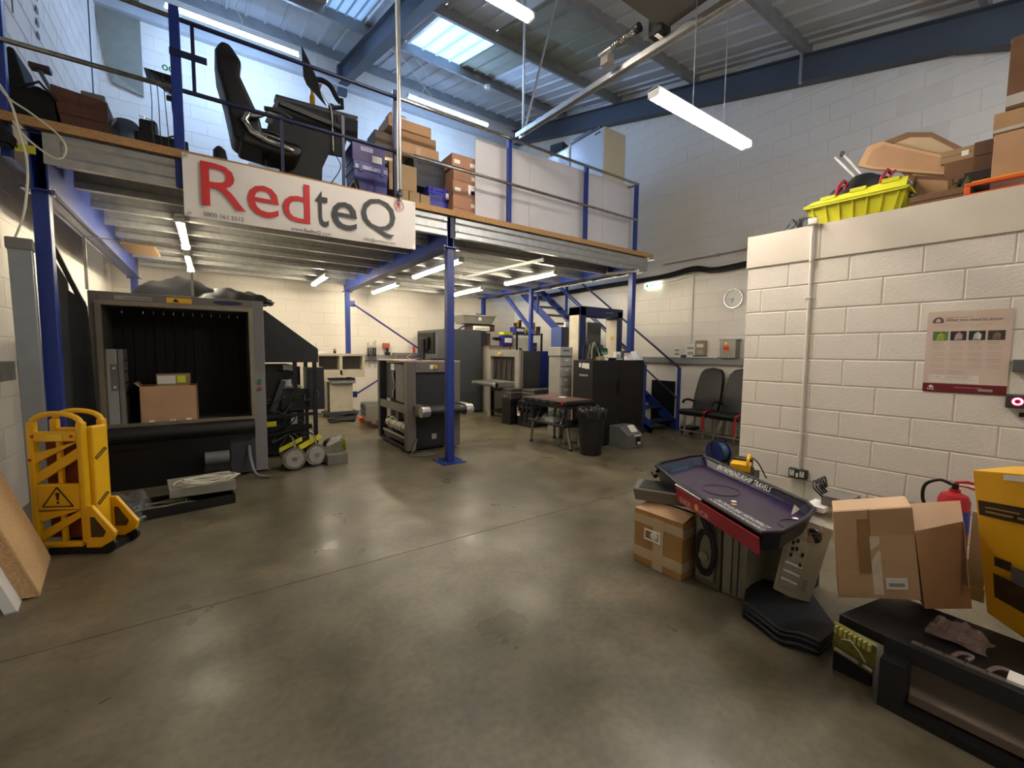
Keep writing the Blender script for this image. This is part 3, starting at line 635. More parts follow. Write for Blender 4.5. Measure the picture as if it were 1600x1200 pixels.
heap('jacket', 'black jacket lying over the right end of the tunnel scanner top', 'jacket', (.26, 6.45, 2.085), .36, .34, .14, M('glossy_black_cloth', (22, 20, 21), .5, var=.3, scale=20), 5)
heap('jacket_sleeve', 'dark sleeve drooping past the scanner corner', 'clothing', (.56, 6.45, 2.085), .12, .22, .08, MATS['glossy_black_cloth'], 8)
# carton and tower inside the tunnel
def carton(name, label, loc, w, d, h, mat=card, rz=0, flaps=True, open_=False, group=None, cat='box', tapes=True, lid=0):
    t = thing(name, label, cat, loc, rz, group)
    if open_:
        th = .006; b = B(); b.box(-w/2, w/2, -d/2, -d/2+th, 0, h); b.box(-w/2, w/2, d/2-th, d/2, 0, h); b.box(-w/2, -w/2+th, -d/2, d/2, 0, h); b.box(w/2-th, w/2, -d/2, d/2, 0, h); b.box(-w/2, w/2, -d/2, d/2, 0, th)
        b.o('body', mat, t)
        B().add([(w/2, -d/2, h), (w/2, d/2, h), (w/2+.03, d/2, h+.10), (w/2+.03, -d/2, h+.10)], [(0, 1, 2, 3)]).o('flap', mat, t); B().add([(-w/2, -d/2, h), (-w/2, d/2, h), (-w/2-.04, d/2, h+.04), (-w/2-.04, -d/2, h+.04)], [(0, 1, 2, 3)]).o('flap', mat, t)
    else:
        BX(-w/2, w/2, -d/2, d/2, 0, h).o('body', mat, t, bev=.003)
        BX(-w/2+.002, w/2-.002, -.002, .001, h-.001, h+.001).o('lid_seam', black, t)
        if tapes:
            BX(-w/2-.001, w/2+.001, -.025, .025, h, h+.0015).o('tape', tape, t)
    return t
t = carton('cardboard_carton', 'open brown cardboard box on the tunnel scanner bed', (-.40, 6.20, .672), .50, .36, .42, open_=True)
for x in (-.18, .0, .14): BX(x, x+.05, -.182, -.181, .01, .05).o('sticker', paper, t)
text('sticker_lettering', '2', dgrey, t, (.012, -.1825, .018), (1, 0, 0), (0, 0, 1), height=.03)
t = carton('small_parts_box', 'small box with a yellow label sticking out of the cardboard carton', (-.36, 6.22, .70), .30, .2, .52, card_y, tapes=False)
BX(-.14, .02, -.102, -.101, .41, .50).o('label', paper, t); BX(.03, .11, -.102, -.101, .42, .50).o('label', M('fluoro_label', (226, 232, 40), .5), t)
t = thing('computer_tower', 'pale grey slim metal case standing on the scanner bed left of the carton', 'computer case', (-.81, 6.15, .672), 0)
BX(-.09, -.003, -.10, .18, 0, .82).o('case_half', lgrey, t, bev=.004); BX(.003, .045, -.10, .18, 0, .82).o('case_half', M('case_grey_dark', (120, 120, 114), .5), t, bev=.004)
b = B()
for z in (.33, .45, .57, .69): b.box(.046, .05, -.06, .15, z, z+.02)
b.o('vents', black, t); BX(-.06, -.0, -.104, -.10, .38, .66).o('bracket_plate', mgrey, t)
for z in (.42, .62): B().cyl((-.03, -.108, z), (-.03, -.104, z), .012, n=8).o('screw_hole', paper, t)
# cable heap in front of the scanner
t = thing('parts_tray', 'black flat tray of cables on the floor before the scanner', 'tray', (-.24, 5.05, 0), 8)
b = B().box(-.42, .36, -.2, .2, 0, .01); b.box(-.42, .36, -.2, -.19, 0, .09); b.box(-.42, .36, .19, .2, 0, .09); b.box(-.42, -.41, -.2, .2, 0, .09); b.box(.35, .36, -.2, .2, 0, .09)
b.o('shell', blackm, t)
t = thing('grey_enclosure', 'pale grey metal enclosure tipped on top of the cable tray', 'enclosure', (-.12, 5.1, .12), 10)
B().add([(-.27, -.17, 0.02), (.25, -.17, -.01), (.27, .17, 0), (-.25, .17, 0.02), (-.27, -.17, .10), (.25, -.17, .08), (.27, .17, .11), (-.25, .17, .12)], [(3, 2, 1, 0), (4, 5, 6, 7), (0, 1, 5, 4), (1, 2, 6, 5), (2, 3, 7, 6), (3, 0, 4, 7)]).o('housing', M('putty_paint', (136, 134, 122), .5), t, bev=.004)
t = thing('black_case', 'black metal case behind the cable tray', 'case', (.02, 5.45, 0), 0); BX(-.12, .12, -.12, .12, 0, .26).o('shell', blackm, t, bev=.004); BX(-.10, .10, -.122, -.12, .2, .22).o('seam', dgrey, t)
def loops(n, cx, cy, cz, rx, ry, r, seed, jit=.02):
    rs = random.Random(seed); pts = []; N = 22
    ox, oy = 0, 0
    for k in range(n):
        ox, oy = rs.uniform(-jit, jit), rs.uniform(-jit, jit); a = rs.uniform(.8, 1.1); c = rs.uniform(.8, 1.1)
        for i in range(N):
            th = 2*pi*i/N; pts.append((cx+ox+rx*a*cos(th), cy+oy+ry*c*sin(th), cz+r*1.6*k*.6+.01*sin(3*th+k)))
    return pts
tag(B().tube(loops(5, 0, 0, 0, .22, .11, .005, 4, .04), .005, 6).o('white_cable', cable_w, smooth=True), 'looped white cable lying on the grey enclosure', 'cable', loc=(-.06, 4.98, .245))
tag(B().tube(loops(8, 0, 0, 0, .22, .10, .006, 9, .05), .006, 6).o('grey_cable', cable_g, smooth=True), 'tangle of grey-green cables in the left half of the black tray', 'cable', loc=(-.42, 4.98, .04))
t = thing('plastic_bag', 'clear plastic bag of parts on the floor right of the yellow barrier', 'bag', (-.68, 4.98, 0))
heap('bag', 'x', 'x', (0, 0, 0), .20, .20, .21, polybag, 12, rough=.3); o = COL.objects['bag']; o.parent = t
for k in ('label', 'category'): del o[k]
heap('dark_parts', 'x', 'x', (0, 0, 0), .14, .14, .13, dgrey, 13, rough=.5); o = COL.objects['dark_parts']; o.parent = t
for k in ('label', 'category'): del o[k]
B().cyl((.10, -.20, .03), (.16, -.17, .035), .014, n=10).o('jack_plug', steel, t)
# x-ray generator drums
for (x, y, lab, rz) in ((.83, 5.92, 'round steel generator drum with yellow sticker beside the scanner pillar', 0), (1.08, 6.0, 'middle round steel generator drum wrapped in clear film', 10)):
    t = thing('generator_drum', lab, 'generator', (x-.03, y, 0), rz)
    z = .155
    B().cyl((0, -.10, z), (0, .22, z), .135, n=28).o('drum', steel, t, smooth=True)
    B().cyl((0, -.125, z), (0, -.10, z), .10, n=24).o('cap', galv_l, t, smooth=True); B().cyl((0, -.135, z), (0, -.125, z), .03, n=14).o('hub', steel, t)
    BX(-.12, .12, .0, .18, 0, .03).o('cradle', blackm, t)
    B().add([(-.16, -.05, .24), (.10, -.05, .36), (.12, .12, .38), (-.14, .12, .26)], [(0, 1, 2, 3)]).o('sticker_sheet', lime if rz == 0 else M('yellow_tag', (224, 210, 40), .5), t)
    B().tube([(.02, -.06, .28), (.0, -.02, .40), (-.02, .05, .42)], .014, 6).o('strap', steel, t)
t = thing('generator_block', 'silver finned generator block, rightmost of the three on the floor', 'generator', (1.31, 5.98, 0), 5)
BX(-.13, .13, -.13, .15, 0, .14).o('base_block', M('dull_alloy', (128, 124, 116), .5, .5), t, bev=.006)
B().cyl((-.02, -.05, .20), (.0, .14, .20), .12, n=22).o('drum', steel, t, smooth=True)
for k in range(3): B().cyl((-.12+.03*k, -.06+.02*k, .26+.025*k), (.04+.02*k, -.08+.02*k, .31+.02*k), .022, n=10).o('rib_handle', galv_l, t)
BX(.13, .135, -.05, .12, .15, .30).o('yellow_tag', lime, t)
# ---------- operator console by the back wall
t = thing('operator_console', 'beige operator console with two monitor openings on a wheeled cabinet', 'console', (2.35, 10.15, 0))
hb = B().frame(-.50, .53, .90, 1.43, .05, -.15, .0); hb.box(-.02, .04, -.15, 0, .95, 1.38); hb.box(-.50, .53, 0, .33, .90, 1.43); hb.box(-.45, .48, -.15, 0, .95, 1.06)
hb.o('monitor_housing', beige, t, bev=.004)
for x0, x1 in ((-.43, -.04), (.06, .46)): BX(x0, x1, -.012, -.002, 1.08, 1.36).o('screen', M('dark_screen', (58, 52, 48), .2), t, bev=.004)
BX(-.22, .28, -.05, .33, .12, .78).o('cabinet', M('console_beige', (186, 176, 156), .5), t, bev=.006); BX(-.27, -.22, -.04, .33, .12, .80).o('side_stile', steel, t)
B().add([(-.20, -.16, .76), (.32, -.16, .76), (.36, .05, .84), (-.24, .05, .84), (-.20, -.16, .80), (.32, -.16, .80), (.36, .05, .88), (-.24, .05, .88)], [(3, 2, 1, 0), (4, 5, 6, 7), (0, 1, 5, 4), (1, 2, 6, 5), (2, 3, 7, 6), (3, 0, 4, 7)]).o('keyboard_shelf', mgrey, t, bev=.004)
BX(-.32, .38, -.12, .36, .06, .11).o('plinth', dgrey, t)
for x in (-.27, .33):
    for y in (-.06, .3): B().cyl((x-.015, y, .03), (x+.015, y, .03), .03, n=12).o('castor', black, t)
t = thing('wireless_router', 'small white router with aerial on top of the beige console', 'router', (1.97, 10.1, 1.435)); BX(-.1, .1, -.06, .06, 0, .035).o('case', white, t, bev=.004); B().cyl((-.09, .03, .03), (-.1, .03, .22), .004, n=6).o('aerial', mgrey, t)
t = thing('small_black_box', 'tiny black box on the beige console', 'box', (2.25, 10.08, 1.435)); BX(-.025, .025, -.02, .02, 0, .1).o('case', black, t); BX(-.02, .02, -.022, -.02, .06, .09).o('label', lgrey, t)
# cable trunking ledge on back and right walls
tag(BX(0, 1.6, -.10, 0, 0, .13).o('cable_trunking', M('dull_trunking', (138, 138, 138), .5, .3)), 'grey metal trunking ledge along the back wall right of the console', 'trunking', loc=(3.0, 10.985, 1.27))
tag(BX(-.10, 0, -3.0, 2.7, 0, .12).o('cable_trunking', MATS['dull_trunking']), 'grey metal trunking ledge along the right wall behind the seats', 'trunking', loc=(7.79, 5.3, 1.31))
t = thing('cable_tie_bunch', 'bunch of black rods and screwdrivers hanging on the back wall trunking', 'tools', (3.2, 10.86, 1.5))
for k in range(7): B().cyl((k*.035, 0, rnd(-.45, -.2)), (k*.035, 0, rnd(.12, .32)), .005, n=5).o('rod', cable_b if k % 2 else dgrey, t)
for k in range(5): B().cyl((.02+k*.045, -.01, -.12), (.02+k*.045, -.01, .08), .016, n=8).o('handle', black, t)
t = thing('bench_vice', 'small red bench vice on the back wall trunking', 'vice', (3.72, 10.90, 1.402)); BX(-.06, .06, -.05, .05, 0, .07).o('base', blackm, t, bev=.006); BX(-.12, .05, -.05, .04, .17, .30).o('jaw', M('faded_red', (176, 84, 72), .5), t, bev=.008); B().cyl((0, 0, .07), (0, 0, .17), .03, n=10).o('column', blackm, t)
t = thing('grey_radiator', 'grey ribbed heater unit stood before the back wall', 'heater', (4.05, 10.6, .0)); BX(-.28, .34, -.1, .1, .9, 1.46).o('body', taupe, t, bev=.01); BX(-.28, .34, -.08, .08, 0, .9).o('stand', dgrey, t)
for k in range(9): BX(-.22+k*.05, -.20+k*.05, -.105, -.10, .95, 1.40).o('rib', dgrey, t)
t = thing('spray_can', 'small red spray can on the grey ribbed heater', 'can', (4.30, 10.55, 1.46)); B().lathe([(.035, 0), (.035, .14), (.02, .16), (.02, .19)], 12).o('can', red, t, smooth=True); B().cyl((0, 0, .19), (0, 0, .21), .01, n=8).o('nozzle', paper, t)
# folded conveyor on an orange pallet truck
t = thing('pallet_truck', 'orange pallet truck carrying a short conveyor section, near the back wall', 'pallet truck', (2.75, 8.55, 0), -8)
BX(-.1, .5, -.5, .5, .08, .14).o('fork', orange, t, bev=.004); BX(-.35, -.1, .3, .55, .03, .12).o('chassis', orange, t)
for y in (-.42, .42): B().cyl((.1, y-.03, .04), (.1, y+.03, .04), .04, n=12).o('wheel', black, t)
t = thing('conveyor_section', 'short grey conveyor section resting on the orange pallet truck', 'conveyor', (2.80, 8.6, .145), -8)
BX(-.35, .5, -.35, .35, 0, .05).o('bed', taupe, t); BX(-.36, .5, -.37, -.34, 0, .30).o('side_plate', lgrey, t); BX(-.3, .5, -.33, .33, .20, .25).o('belt', dgrey, t); BX(-.36, .5, .34, .37, 0, .30).o('side_plate', lgrey, t); B().cyl((-.32, -.33, .22), (-.32, .33, .22), .05, n=14).o('roller', blackm, t, smooth=True)
tag(B().tube(loops(3, 0, 0, 0, .28, .16, .02, 31, .04), .02, 7).o('black_hose', cable_b, smooth=True), 'coiled black hose on the floor behind the scanner machines', 'hose', loc=(2.25, 9.4, .03))
# ================================================================ CENTRE
xm = thing('xray_machine', 'grey cabinet x-ray machine with black front and roller, beside the middle post', 'x-ray machine', (2.72, 6.6, 0))
X = lambda b, n, m, **k: wpart(b, n, m, xm, **k)
X(BX(2.30, 2.44, 5.92, 6.04, .03, 1.34), 'corner_pillar', taupe, bev=.008); X(BX(3.05, 3.17, 5.92, 6.04, .03, 1.34), 'corner_pillar', taupe, bev=.008)
X(BX(2.30, 2.42, 7.14, 7.26, .06, 1.34), 'corner_pillar', dgrey, bev=.008); X(BX(3.05, 3.17, 7.14, 7.26, .06, 1.34), 'corner_pillar', dgrey)
X(BX(2.30, 3.17, 5.92, 7.26, 1.34, 1.362), 'top_panel', M('top_panel_paint', (172, 150, 140), .5, var=.25, scale=5), bev=.003)
X(BX(2.44, 3.05, 5.92, 6.0, 1.19, 1.34), 'header', taupe); X(BX(2.42, 3.05, 5.97, 5.985, .67, 1.19), 'front_curtain', M('charcoal_curtain', (38, 38, 40), .6)); X(BX(2.42, 3.05, 5.965, 5.98, .08, .60), 'lower_front', M('charcoal_panel', (27, 27, 29), .5))
X(B().cyl((2.50, 5.62, .64), (3.10, 5.62, .64), .055, n=20), 'roller', black, smooth=True); X(BX(2.50, 3.10, 5.62, 6.0, .665, .695), 'belt', dgrey); X(BX(2.50, 3.10, 5.62, 6.0, .585, .605), 'belt_return', blackm)
for x in (2.40, 3.10): X(BX(x, x+.11, 5.64, 6.0, .56, .715), 'conveyor_arm', taupe, bev=.004); X(B().cyl((x-.005, 5.64, .637), (x+.115, 5.64, .637), .078, n=18), 'arm_end', galv_l, smooth=True)
X(BX(2.66, 2.72, 5.91, 5.92, 1.24, 1.30), 'label', paper); X(B().cyl((2.74, 5.88, 1.27), (2.74, 5.92, 1.27), .03, n=14), 'stop_button', yellow); X(BX(2.48, 2.60, 5.912, 5.92, 1.24, 1.29), 'vent_plate', mgrey)
X(BX(2.70, 2.78, 5.95, 5.97, .17, .25), 'socket_plate', lgrey)
X(BX(2.305, 2.34, 6.04, 7.14, .58, .70), 'side_rail', taupe); X(BX(2.5, 3.15, 6.1, 7.2, .06, 1.3), 'core', black); X(BX(2.35, 2.5, 6.18, 6.52, .72, 1.30), 'side_module', mgrey)
X(BX(2.40, 2.5, 6.75, 7.1, .72, 1.30), 'side_module', dgrey); X(BX(2.34, 2.36, 6.55, 6.70, 1.20, 1.30), 'paper_tag', paper)
X(B().tube([(2.38, 6.66, 1.22), (2.37, 6.70, 1.1), (2.38, 6.64, .95), (2.36, 6.68, .85), (2.38, 6.75, .76)], .008, 6), 'white_lead', cable_w)
X(B().cyl((2.42, 6.10, .33), (2.42, 6.95, .33), .10, n=22), 'xray_generator', steel, smooth=True)
for y in (6.25, 6.5, 6.8): X(B().cyl((2.42, y, .33), (2.42, y+.03, .33), .108, n=22), 'generator_band', galv_l, smooth=True)
X(BX(2.36, 2.42, 6.45, 6.55, .43, .60), 'generator_bracket', mgrey); X(BX(2.32, 2.50, 6.05, 7.0, .12, .20), 'skid', dgrey); X(BX(2.30, 2.33, 6.05, 7.0, .20, .225), 'slide_rail', galv_l)
X(BX(2.32, 3.15, 6.0, 7.24, .03, .08), 'chassis', blackm)
for x in (2.4, 3.08):
    for y in (6.0, 7.18): X(B().cyl((x, y, 0), (x, y, .05), .035, n=12), 'levelling_foot', black)
tag(B().tube([(0, -.02, .21), (-.08, -.08, .05), (-.14, -.16, .012), (.0, -.26, .012), (.16, -.24, .012), (.02, -.14, .012), (-.12, -.2, .014), (.05, -.3, .014), (.2, -.28, .03), (.26, -.4, .12), (.30, -.38, .30)], .009, 7).o('power_lead', M('lead_grey', (120, 120, 112), .5), smooth=True), 'grey power lead coiled on the floor at the foot of the middle post', 'cable', loc=(2.44, 5.92, .0))
# monitor, keyboard on it
t = thing('computer_monitor', 'black monitor seen from behind on top of the grey x-ray machine', 'monitor', (2.84, 6.45, 1.363), 98)
BX(-.24, .24, -.02, .02, .10, .44).o('display', black, t, bev=.01); BX(-.12, .12, .02, .06, .17, .36).o('rear_housing', M('black_gloss', (26, 26, 28), .3), t, bev=.01); BX(-.045, .045, .05, .09, .0, .33).o('neck', black, t, bev=.006)
BX(-.12, .12, -.06, .14, 0, .015).o('base', black, t, bev=.004)
t = thing('keyboard', 'black keyboard with papers lying on the x-ray machine', 'keyboard', (3.0, 6.25, 1.363), 10); BX(-.16, .16, -.08, .08, 0, .03).o('case', black, t, bev=.004); BX(-.14, .14, -.06, .06, .03, .037).o('keys', dgrey, t)
t = thing('mouse', 'small grey pointing device by the black monitor', 'mouse', (2.66, 6.3, 1.363)); BX(-.03, .03, -.05, .05, 0, .03).o('shell', dgrey, t, bev=.012); B().tube([(0, .05, .02), (-.1, .12, .01), (-.12, .25, .05), (.0, .3, .09)], .004, 5).o('lead', cable_w, t)
t = thing('red_sticker_card', 'red and white card on the front corner of the x-ray machine', 'card', (2.36, 6.0, 1.363), 5); BX(-.05, .12, -.05, .08, 0, .003).o('card', M('salmon_card', (196, 96, 84), .6), t); BX(-.02, .05, -.03, .02, .003, .004).o('print', paper, t)
# ---------- tall dark scanner behind
t = thing('tall_scanner', 'tall dark grey scanner cabinet behind the blue middle post', 'scanner', (5.0, 9.9, 0))
T_ = lambda b, n, m, **k: wpart(b, n, m, t, **k)
T_(BX(4.54, 5.50, 9.17, 10.9, .04, 2.04), 'body', M('slate_grey', (66, 69, 72), .5, var=.05), bev=.012); T_(BX(5.50, 5.84, 9.45, 10.3, .04, 2.0), 'end_panel', M('slate_dark', (44, 44, 46), .5), bev=.008); T_(BX(5.85, 6.1, 9.7, 10.3, .04, 2.0), 'end_column', taupe, bev=.008)
T_(BX(4.536, 4.54, 9.6, 10.7, .3, 1.9), 'door_panel', M('slate_light', (84, 87, 88), .45)); T_(BX(4.6, 5.45, 9.165, 9.17, .2, 1.95), 'door_panel', MATS['slate_grey']); T_(BX(4.6, 5.5, 9.2, 10.8, 0, .04), 'plinth', black)
for y in (9.8,): T_(B().cyl((4.53, y, 1.62), (4.50, y, 1.62), .05, n=14), 'latch', lgrey)
t = thing('paper_roll', 'folded white paper sheet on top of the tall dark scanner', 'paper', (5.7, 9.6, 2.04)); BX(-.22, .22, -.15, .15, 0, .12).o('sheet', paper, t, bev=.01); BX(-.2, .2, -.152, -.15, .04, .06).o('fold', lgrey, t)
# ---------- second baggage scanner (faces -x)
t = thing('belt_scanner', 'belt baggage scanner with hanging curtain strips and blue side panel', 'scanner', (5.7, 7.9, 0))
b = B(); P = lambda b, n, m, **k: wpart(b, n, m, t, **k)
b.box(5.30, 5.42, 8.42, 8.55, .0, 1.55); b.box(5.30, 5.42, 7.30, 7.45, .60, 1.55); b.box(5.30, 5.42, 7.45, 8.42, 1.40, 1.55); b.box(5.30, 5.42, 7.45, 8.42, .78, .86)
P(b, 'front_frame', M('warm_grey', (136, 132, 124), .5), bev=.006)
P(BX(5.31, 5.36, 7.25, 7.30, .6, 1.55), 'corner_strip', taupe)
P(BX(5.42, 6.6, 7.28, 8.55, .60, 1.53), 'body', dgrey); P(BX(5.45, 5.85, 7.262, 7.28, .62, 1.53), 'side_panel', M('side_dark', (50, 52, 52), .5)); P(BX(5.86, 6.5, 7.262, 7.28, .62, 1.53), 'side_panel', M('side_blue', (14, 36, 110), .42))
for k in range(9): P(B().add([(5.36+.03*(k % 2), 7.48+k*.105, .86), (5.36+.03*(k % 2), 7.57+k*.105, .86), (5.40, 7.57+k*.105, 1.40), (5.40, 7.48+k*.105, 1.40)], [(0, 1, 2, 3)]), 'curtain_strip', M('lead_rubber', (52, 46, 46), .45, var=.3, scale=8))
P(BX(4.85, 5.45, 7.5, 8.35, .76, .85), 'belt', M('belt_green_grey', (74, 78, 72), .5)); P(B().cyl((4.85, 7.5, .805), (4.85, 8.35, .805), .045, n=16), 'roller', MATS['belt_green_grey'], smooth=True)
for y in (7.46, 8.35): P(BX(4.83, 5.3, y, y+.04, .76, .86), 'belt_rail', mgrey); P(B().cyl((4.84, y, .805), (4.84, y+.045, .805), .052, n=14), 'rail_cap', galv_l, smooth=True)
P(B().cyl((5.28, 8.0, 1.475), (5.25, 8.0, 1.475), .035, n=12), 'stop_button', yellow); P(BX(5.26, 5.30, 7.9, 7.96, 1.44, 1.51), 'button_plate', lgrey)
for x in (5.35, 6.5): P(BX(x-.03, x+.03, 7.35, 7.41, .08, .6), 'stand_leg', blackm); P(BX(x-.03, x+.03, 8.4, 8.46, .08, .6), 'stand_leg', blackm)
P(BX(5.32, 6.53, 7.35, 8.46, .12, .16), 'stand_shelf', blackm)
for x in (5.35, 6.5):
    for y in (7.38, 8.43): P(B().cyl((x-.02, y, .04), (x+.02, y, .04), .04, n=12), 'castor', black)
P(B().prism([(7.6, .16), (7.75, .16), (7.6, .55)], 'x', 5.36, 5.38), 'gusset', lgrey)
# ---------- black equipment cases
t = thing('equipment_case', 'large black wheeled equipment case on the floor with a luggage tag', 'case', (5.6, 6.9, 0))
P = lambda b, n, m, **k: wpart(b, n, m, t, **k)
rib = M('case_black', (30, 30, 32), .42, var=.12)
P(BX(5.15, 6.05, 6.66, 7.12, 0, .38), 'base_shell', rib, bev=.02); P(BX(5.12, 6.08, 6.63, 7.15, .37, .42), 'rim', rib, bev=.008); P(BX(5.15, 6.05, 6.66, 7.12, .42, .52), 'lid_shell', rib, bev=.02)
for y in (6.72, 6.86, 7.0): P(BX(5.10, 5.15, y, y+.05, .30, .50), 'latch', black, bev=.006)
for y in (6.78, 6.95): P(BX(5.125, 5.15, y, y+.03, .10, .33), 'rib', rib)
for x in (5.3, 5.55, 5.8): P(BX(x, x+.04, 6.635, 6.66, .05, .36), 'rib', rib)
P(BX(5.13, 5.145, 7.02, 7.11, .20, .38), 'luggage_tag', paper); P(BX(5.126, 5.13, 7.03, 7.10, .25, .29), 'tag_print', M('tag_pink', (220, 120, 130), .6))
for (x, y, z, lab) in ((5.14, 7.33, .53, 'far small black hard case beside the belt scanner'), (5.55, 6.90, .53, 'near small black hard case with grey handle on the large case')):
    c = thing('hard_case', lab, 'case', (x, y, z))
    n0 = len(COL.objects)
    BX(-.30, .32, -.20, .18, 0, .13).o('base_shell', M('case_dark_grey', (64, 60, 58), .45), c, bev=.015); BX(-.32, .34, -.22, .20, .125, .15).o('rim', M('case_rim', (92, 86, 82), .45), c, bev=.004); BX(-.30, .32, -.20, .18, .15, .22).o('lid_shell', MATS['case_dark_grey'], c, bev=.012)
    B().tube([(-.30, -.08, .08), (-.36, -.07, .05), (-.36, .05, .05), (-.30, .06, .08)], .012, 7).o('handle', mgrey, c)
    if x < 5.3: c.scale = (.46, .9, 1)
t = thing('hard_case', 'flat black hard case lying behind the two small cases', 'case', (6.12, 6.92, .53)); BX(-.2, .22, -.22, .2, 0, .17).o('base_shell', rib, t, bev=.015); BX(-.2, .22, -.22, .2, .175, .25).o('lid_shell', rib, t, bev=.012)
for y in (-.15, 0): BX(-.1+y, -.04+y, -.235, -.22, .10, .2).o('latch', black, t)
t = thing('tool_crate', 'black crate under the far hard case by the scanner stand', 'crate', (5.14, 7.33, 0)); BX(-.13, .12, -.15, .16, 0, .52).o('shell', blackm, t, bev=.01); BX(-.14, .13, -.16, .17, .46, .525).o('rim', black, t, bev=.006)
# ---------- folding work table
t = thing('work_table', 'black folding work table with red-brown mat and metal legs', 'table', (4.58, 5.22, 0))
mat_rb = M('red_brown_mat', (98, 62, 58), .6, var=.25, scale=5)
BX(-.30, .30, -.52, .52, .70, .77).o('tabletop', black, t, bev=.02); BX(-.27, .27, -.48, .48, .77, .776).o('work_mat', mat_rb, t); BX(-.29, .29, -.5, .5, .65, .70).o('apron', rib, t)
for k in range(5): BX(-.305, -.30, -.42+k*.18, -.34+k*.18, .71, .75).o('edge_slot', dgrey, t)
BX(-.27, .24, -.46, .46, .36, .40).o('lower_shelf', black, t, bev=.012); BX(-.305, -.27, -.46, -.36, .725, .765).o('red_clamp', red, t)
for (x, y, xa, ya) in ((-.2, .43, -.22, .36), (-.14, -.48, -.16, -.4), (.33, .45, .24, .36), (.30, -.46, .22, -.38)):
    B().cyl((x, y, .03), (xa, ya, .37), .022, n=12).o('leg', steel, t, smooth=True); B().cyl((x, y, 0), (x, y, .035), .026, n=12).o('rubber_foot', black, t); B().tube([(xa, ya, .38), (xa*1.05, ya*.95, .52), (xa*1.1, ya*1.0, .67)], .02, 8).o('upright', rib, t)
for y in (-.3, .3): B().cyl((-.2, y, .4), (-.05, y, .66), .01, n=8).o('strut', steel, t)
t = thing('plastic_bag', 'crumpled clear bag on the lower shelf of the work table', 'bag', (4.50, 5.22, .402)); heap('bag_film', 'x', 'x', (0, 0, 0), .18, .24, .12, polybag, 22, rough=.6); o = COL.objects['bag_film']; o.parent = t
for k in ('label', 'category'): del o[k]
BX(-.1, .08, -.1, .1, 0, .05).o('contents', paper, t)
t = thing('notepad', 'small white notepad on the work table mat', 'notepad', (4.62, 5.15, .777), 30); BX(-.05, .05, -.06, .06, 0, .012).o('pages', paper, t); BX(-.05, .05, .045, .06, .012, .014).o('binding', card_y, t)
t = thing('desktop_computer', 'small beige computer case with loose cables beneath the work table', 'computer case', (4.78, 5.0, 0)); BX(-.1, .1, -.2, .2, 0, .34).o('case', lgrey, t, bev=.006); BX(-.105, -.1, -.15, .15, .05, .3).o('rear_plate', steel, t)
B().tube(loops(4, -.18, -.05, .02, .12, .14, .007, 41, .04), .007, 6).o('loose_cables', cable_g, t, smooth=True)
# ---------- bin
t = thing('waste_bin', 'round black waste bin lined with a crumpled bin bag', 'bin', (4.58, 4.46, 0))
B().lathe([(.001, 0), (.155, 0), (.16, .02), (.20, .60), (.205, .62), (.215, .62), (.215, .60)], 36, cap=False).o('bin_body', M('bin_black', (24, 25, 26), .5), t, smooth=True)
b = B(); vs = []; n = 60; rs = random.Random(3)
prof = [(.12, .50), (.185, .60), (.195, .665), (.215, .69), (.232, .665), (.226, .60), (.218, .54)]
off = [[rs.uniform(-.012, .012) for _ in range(n)] for _ in prof]
for j, (r, z) in enumerate(prof):
    for i in range(n):
        a = 2*pi*i/n; rr = r+off[j][i]+.008*sin(9*a+j); vs.append((rr*cos(a), rr*sin(a), z+off[j][(i*3) % n]*.9+.012*sin(5*a)))
b.add(vs, [(j*n+i, j*n+(i+1) % n, (j+1)*n+(i+1) % n, (j+1)*n+i) for j in range(len(prof)-1) for i in range(n)])
b.o('bin_liner', M('bin_bag', (34, 34, 36), .2, var=.3, scale=20), t, smooth=True)
# ---------- label printer
t = thing('label_printer', 'grey desktop printer on the floor right of the waste bin', 'printer', (5.42, 4.58, 0), 0)
B().prism([(-.25, 0), (.26, 0), (.26, .33), (-.06, .34), (-.25, .22)], 'x', -.16, .22).o('housing', M('printer_grey', (98, 100, 98), .5), t, bev=.01)
B().add([(-.02, -.262, .20), (.14, -.262, .20), (.15, -.085, .345), (-.0, -.085, .345)], [(0, 1, 2, 3)]).o('paper_sheet', paper, t)
BX(.03, .13, -.258, -.25, .06, .17).o('outlet', black, t); BX(.06, .11, -.275, -.258, .07, .10).o('label_end', paper, t); BX(.19, .225, -.25, .2, .22, .31).o('control_strip', black, t)
# ---------- black double-door cabinet with clutter
t = thing('steel_cabinet', 'black two-door steel cabinet covered in small items, in front of the blue post', 'cabinet', (5.48, 4.72, 0))
BX(-.61, .62, .01, .46, 0.0, 1.385).o('carcass', M('cabinet_black', (8, 8, 9), .5, var=.08), t, bev=.004)
for x0, x1 in ((-.60, .0), (.006, .61)): BX(x0, x1, -.008, .01, .05, 1.36).o('door', MATS['cabinet_black'], t, bev=.003)
BX(-.05, -.03, -.03, -.008, .85, 1.05).o('handle', black, t); BX(-.612, -.61, .10, .42, 1.25, 1.27).o('sticker_row', black, t)
for k, (y, w) in enumerate(((.30, .05), (.22, .07), (.14, .09))): BX(-.613, -.61, y-w/2, y+w/2, 1.27-.01*k, 1.34).o('hanging_label', paper, t)
for k in range(5): BX(-.613, -.61, .12+k*.04, .15+k*.04, 1.13, 1.16).o('maker_badge', lgrey, t)
TOP = 1.386
t = thing('first_aid_box', 'green first aid case with white cross label on the black cabinet', 'first aid box', (5.27, 4.98, TOP))
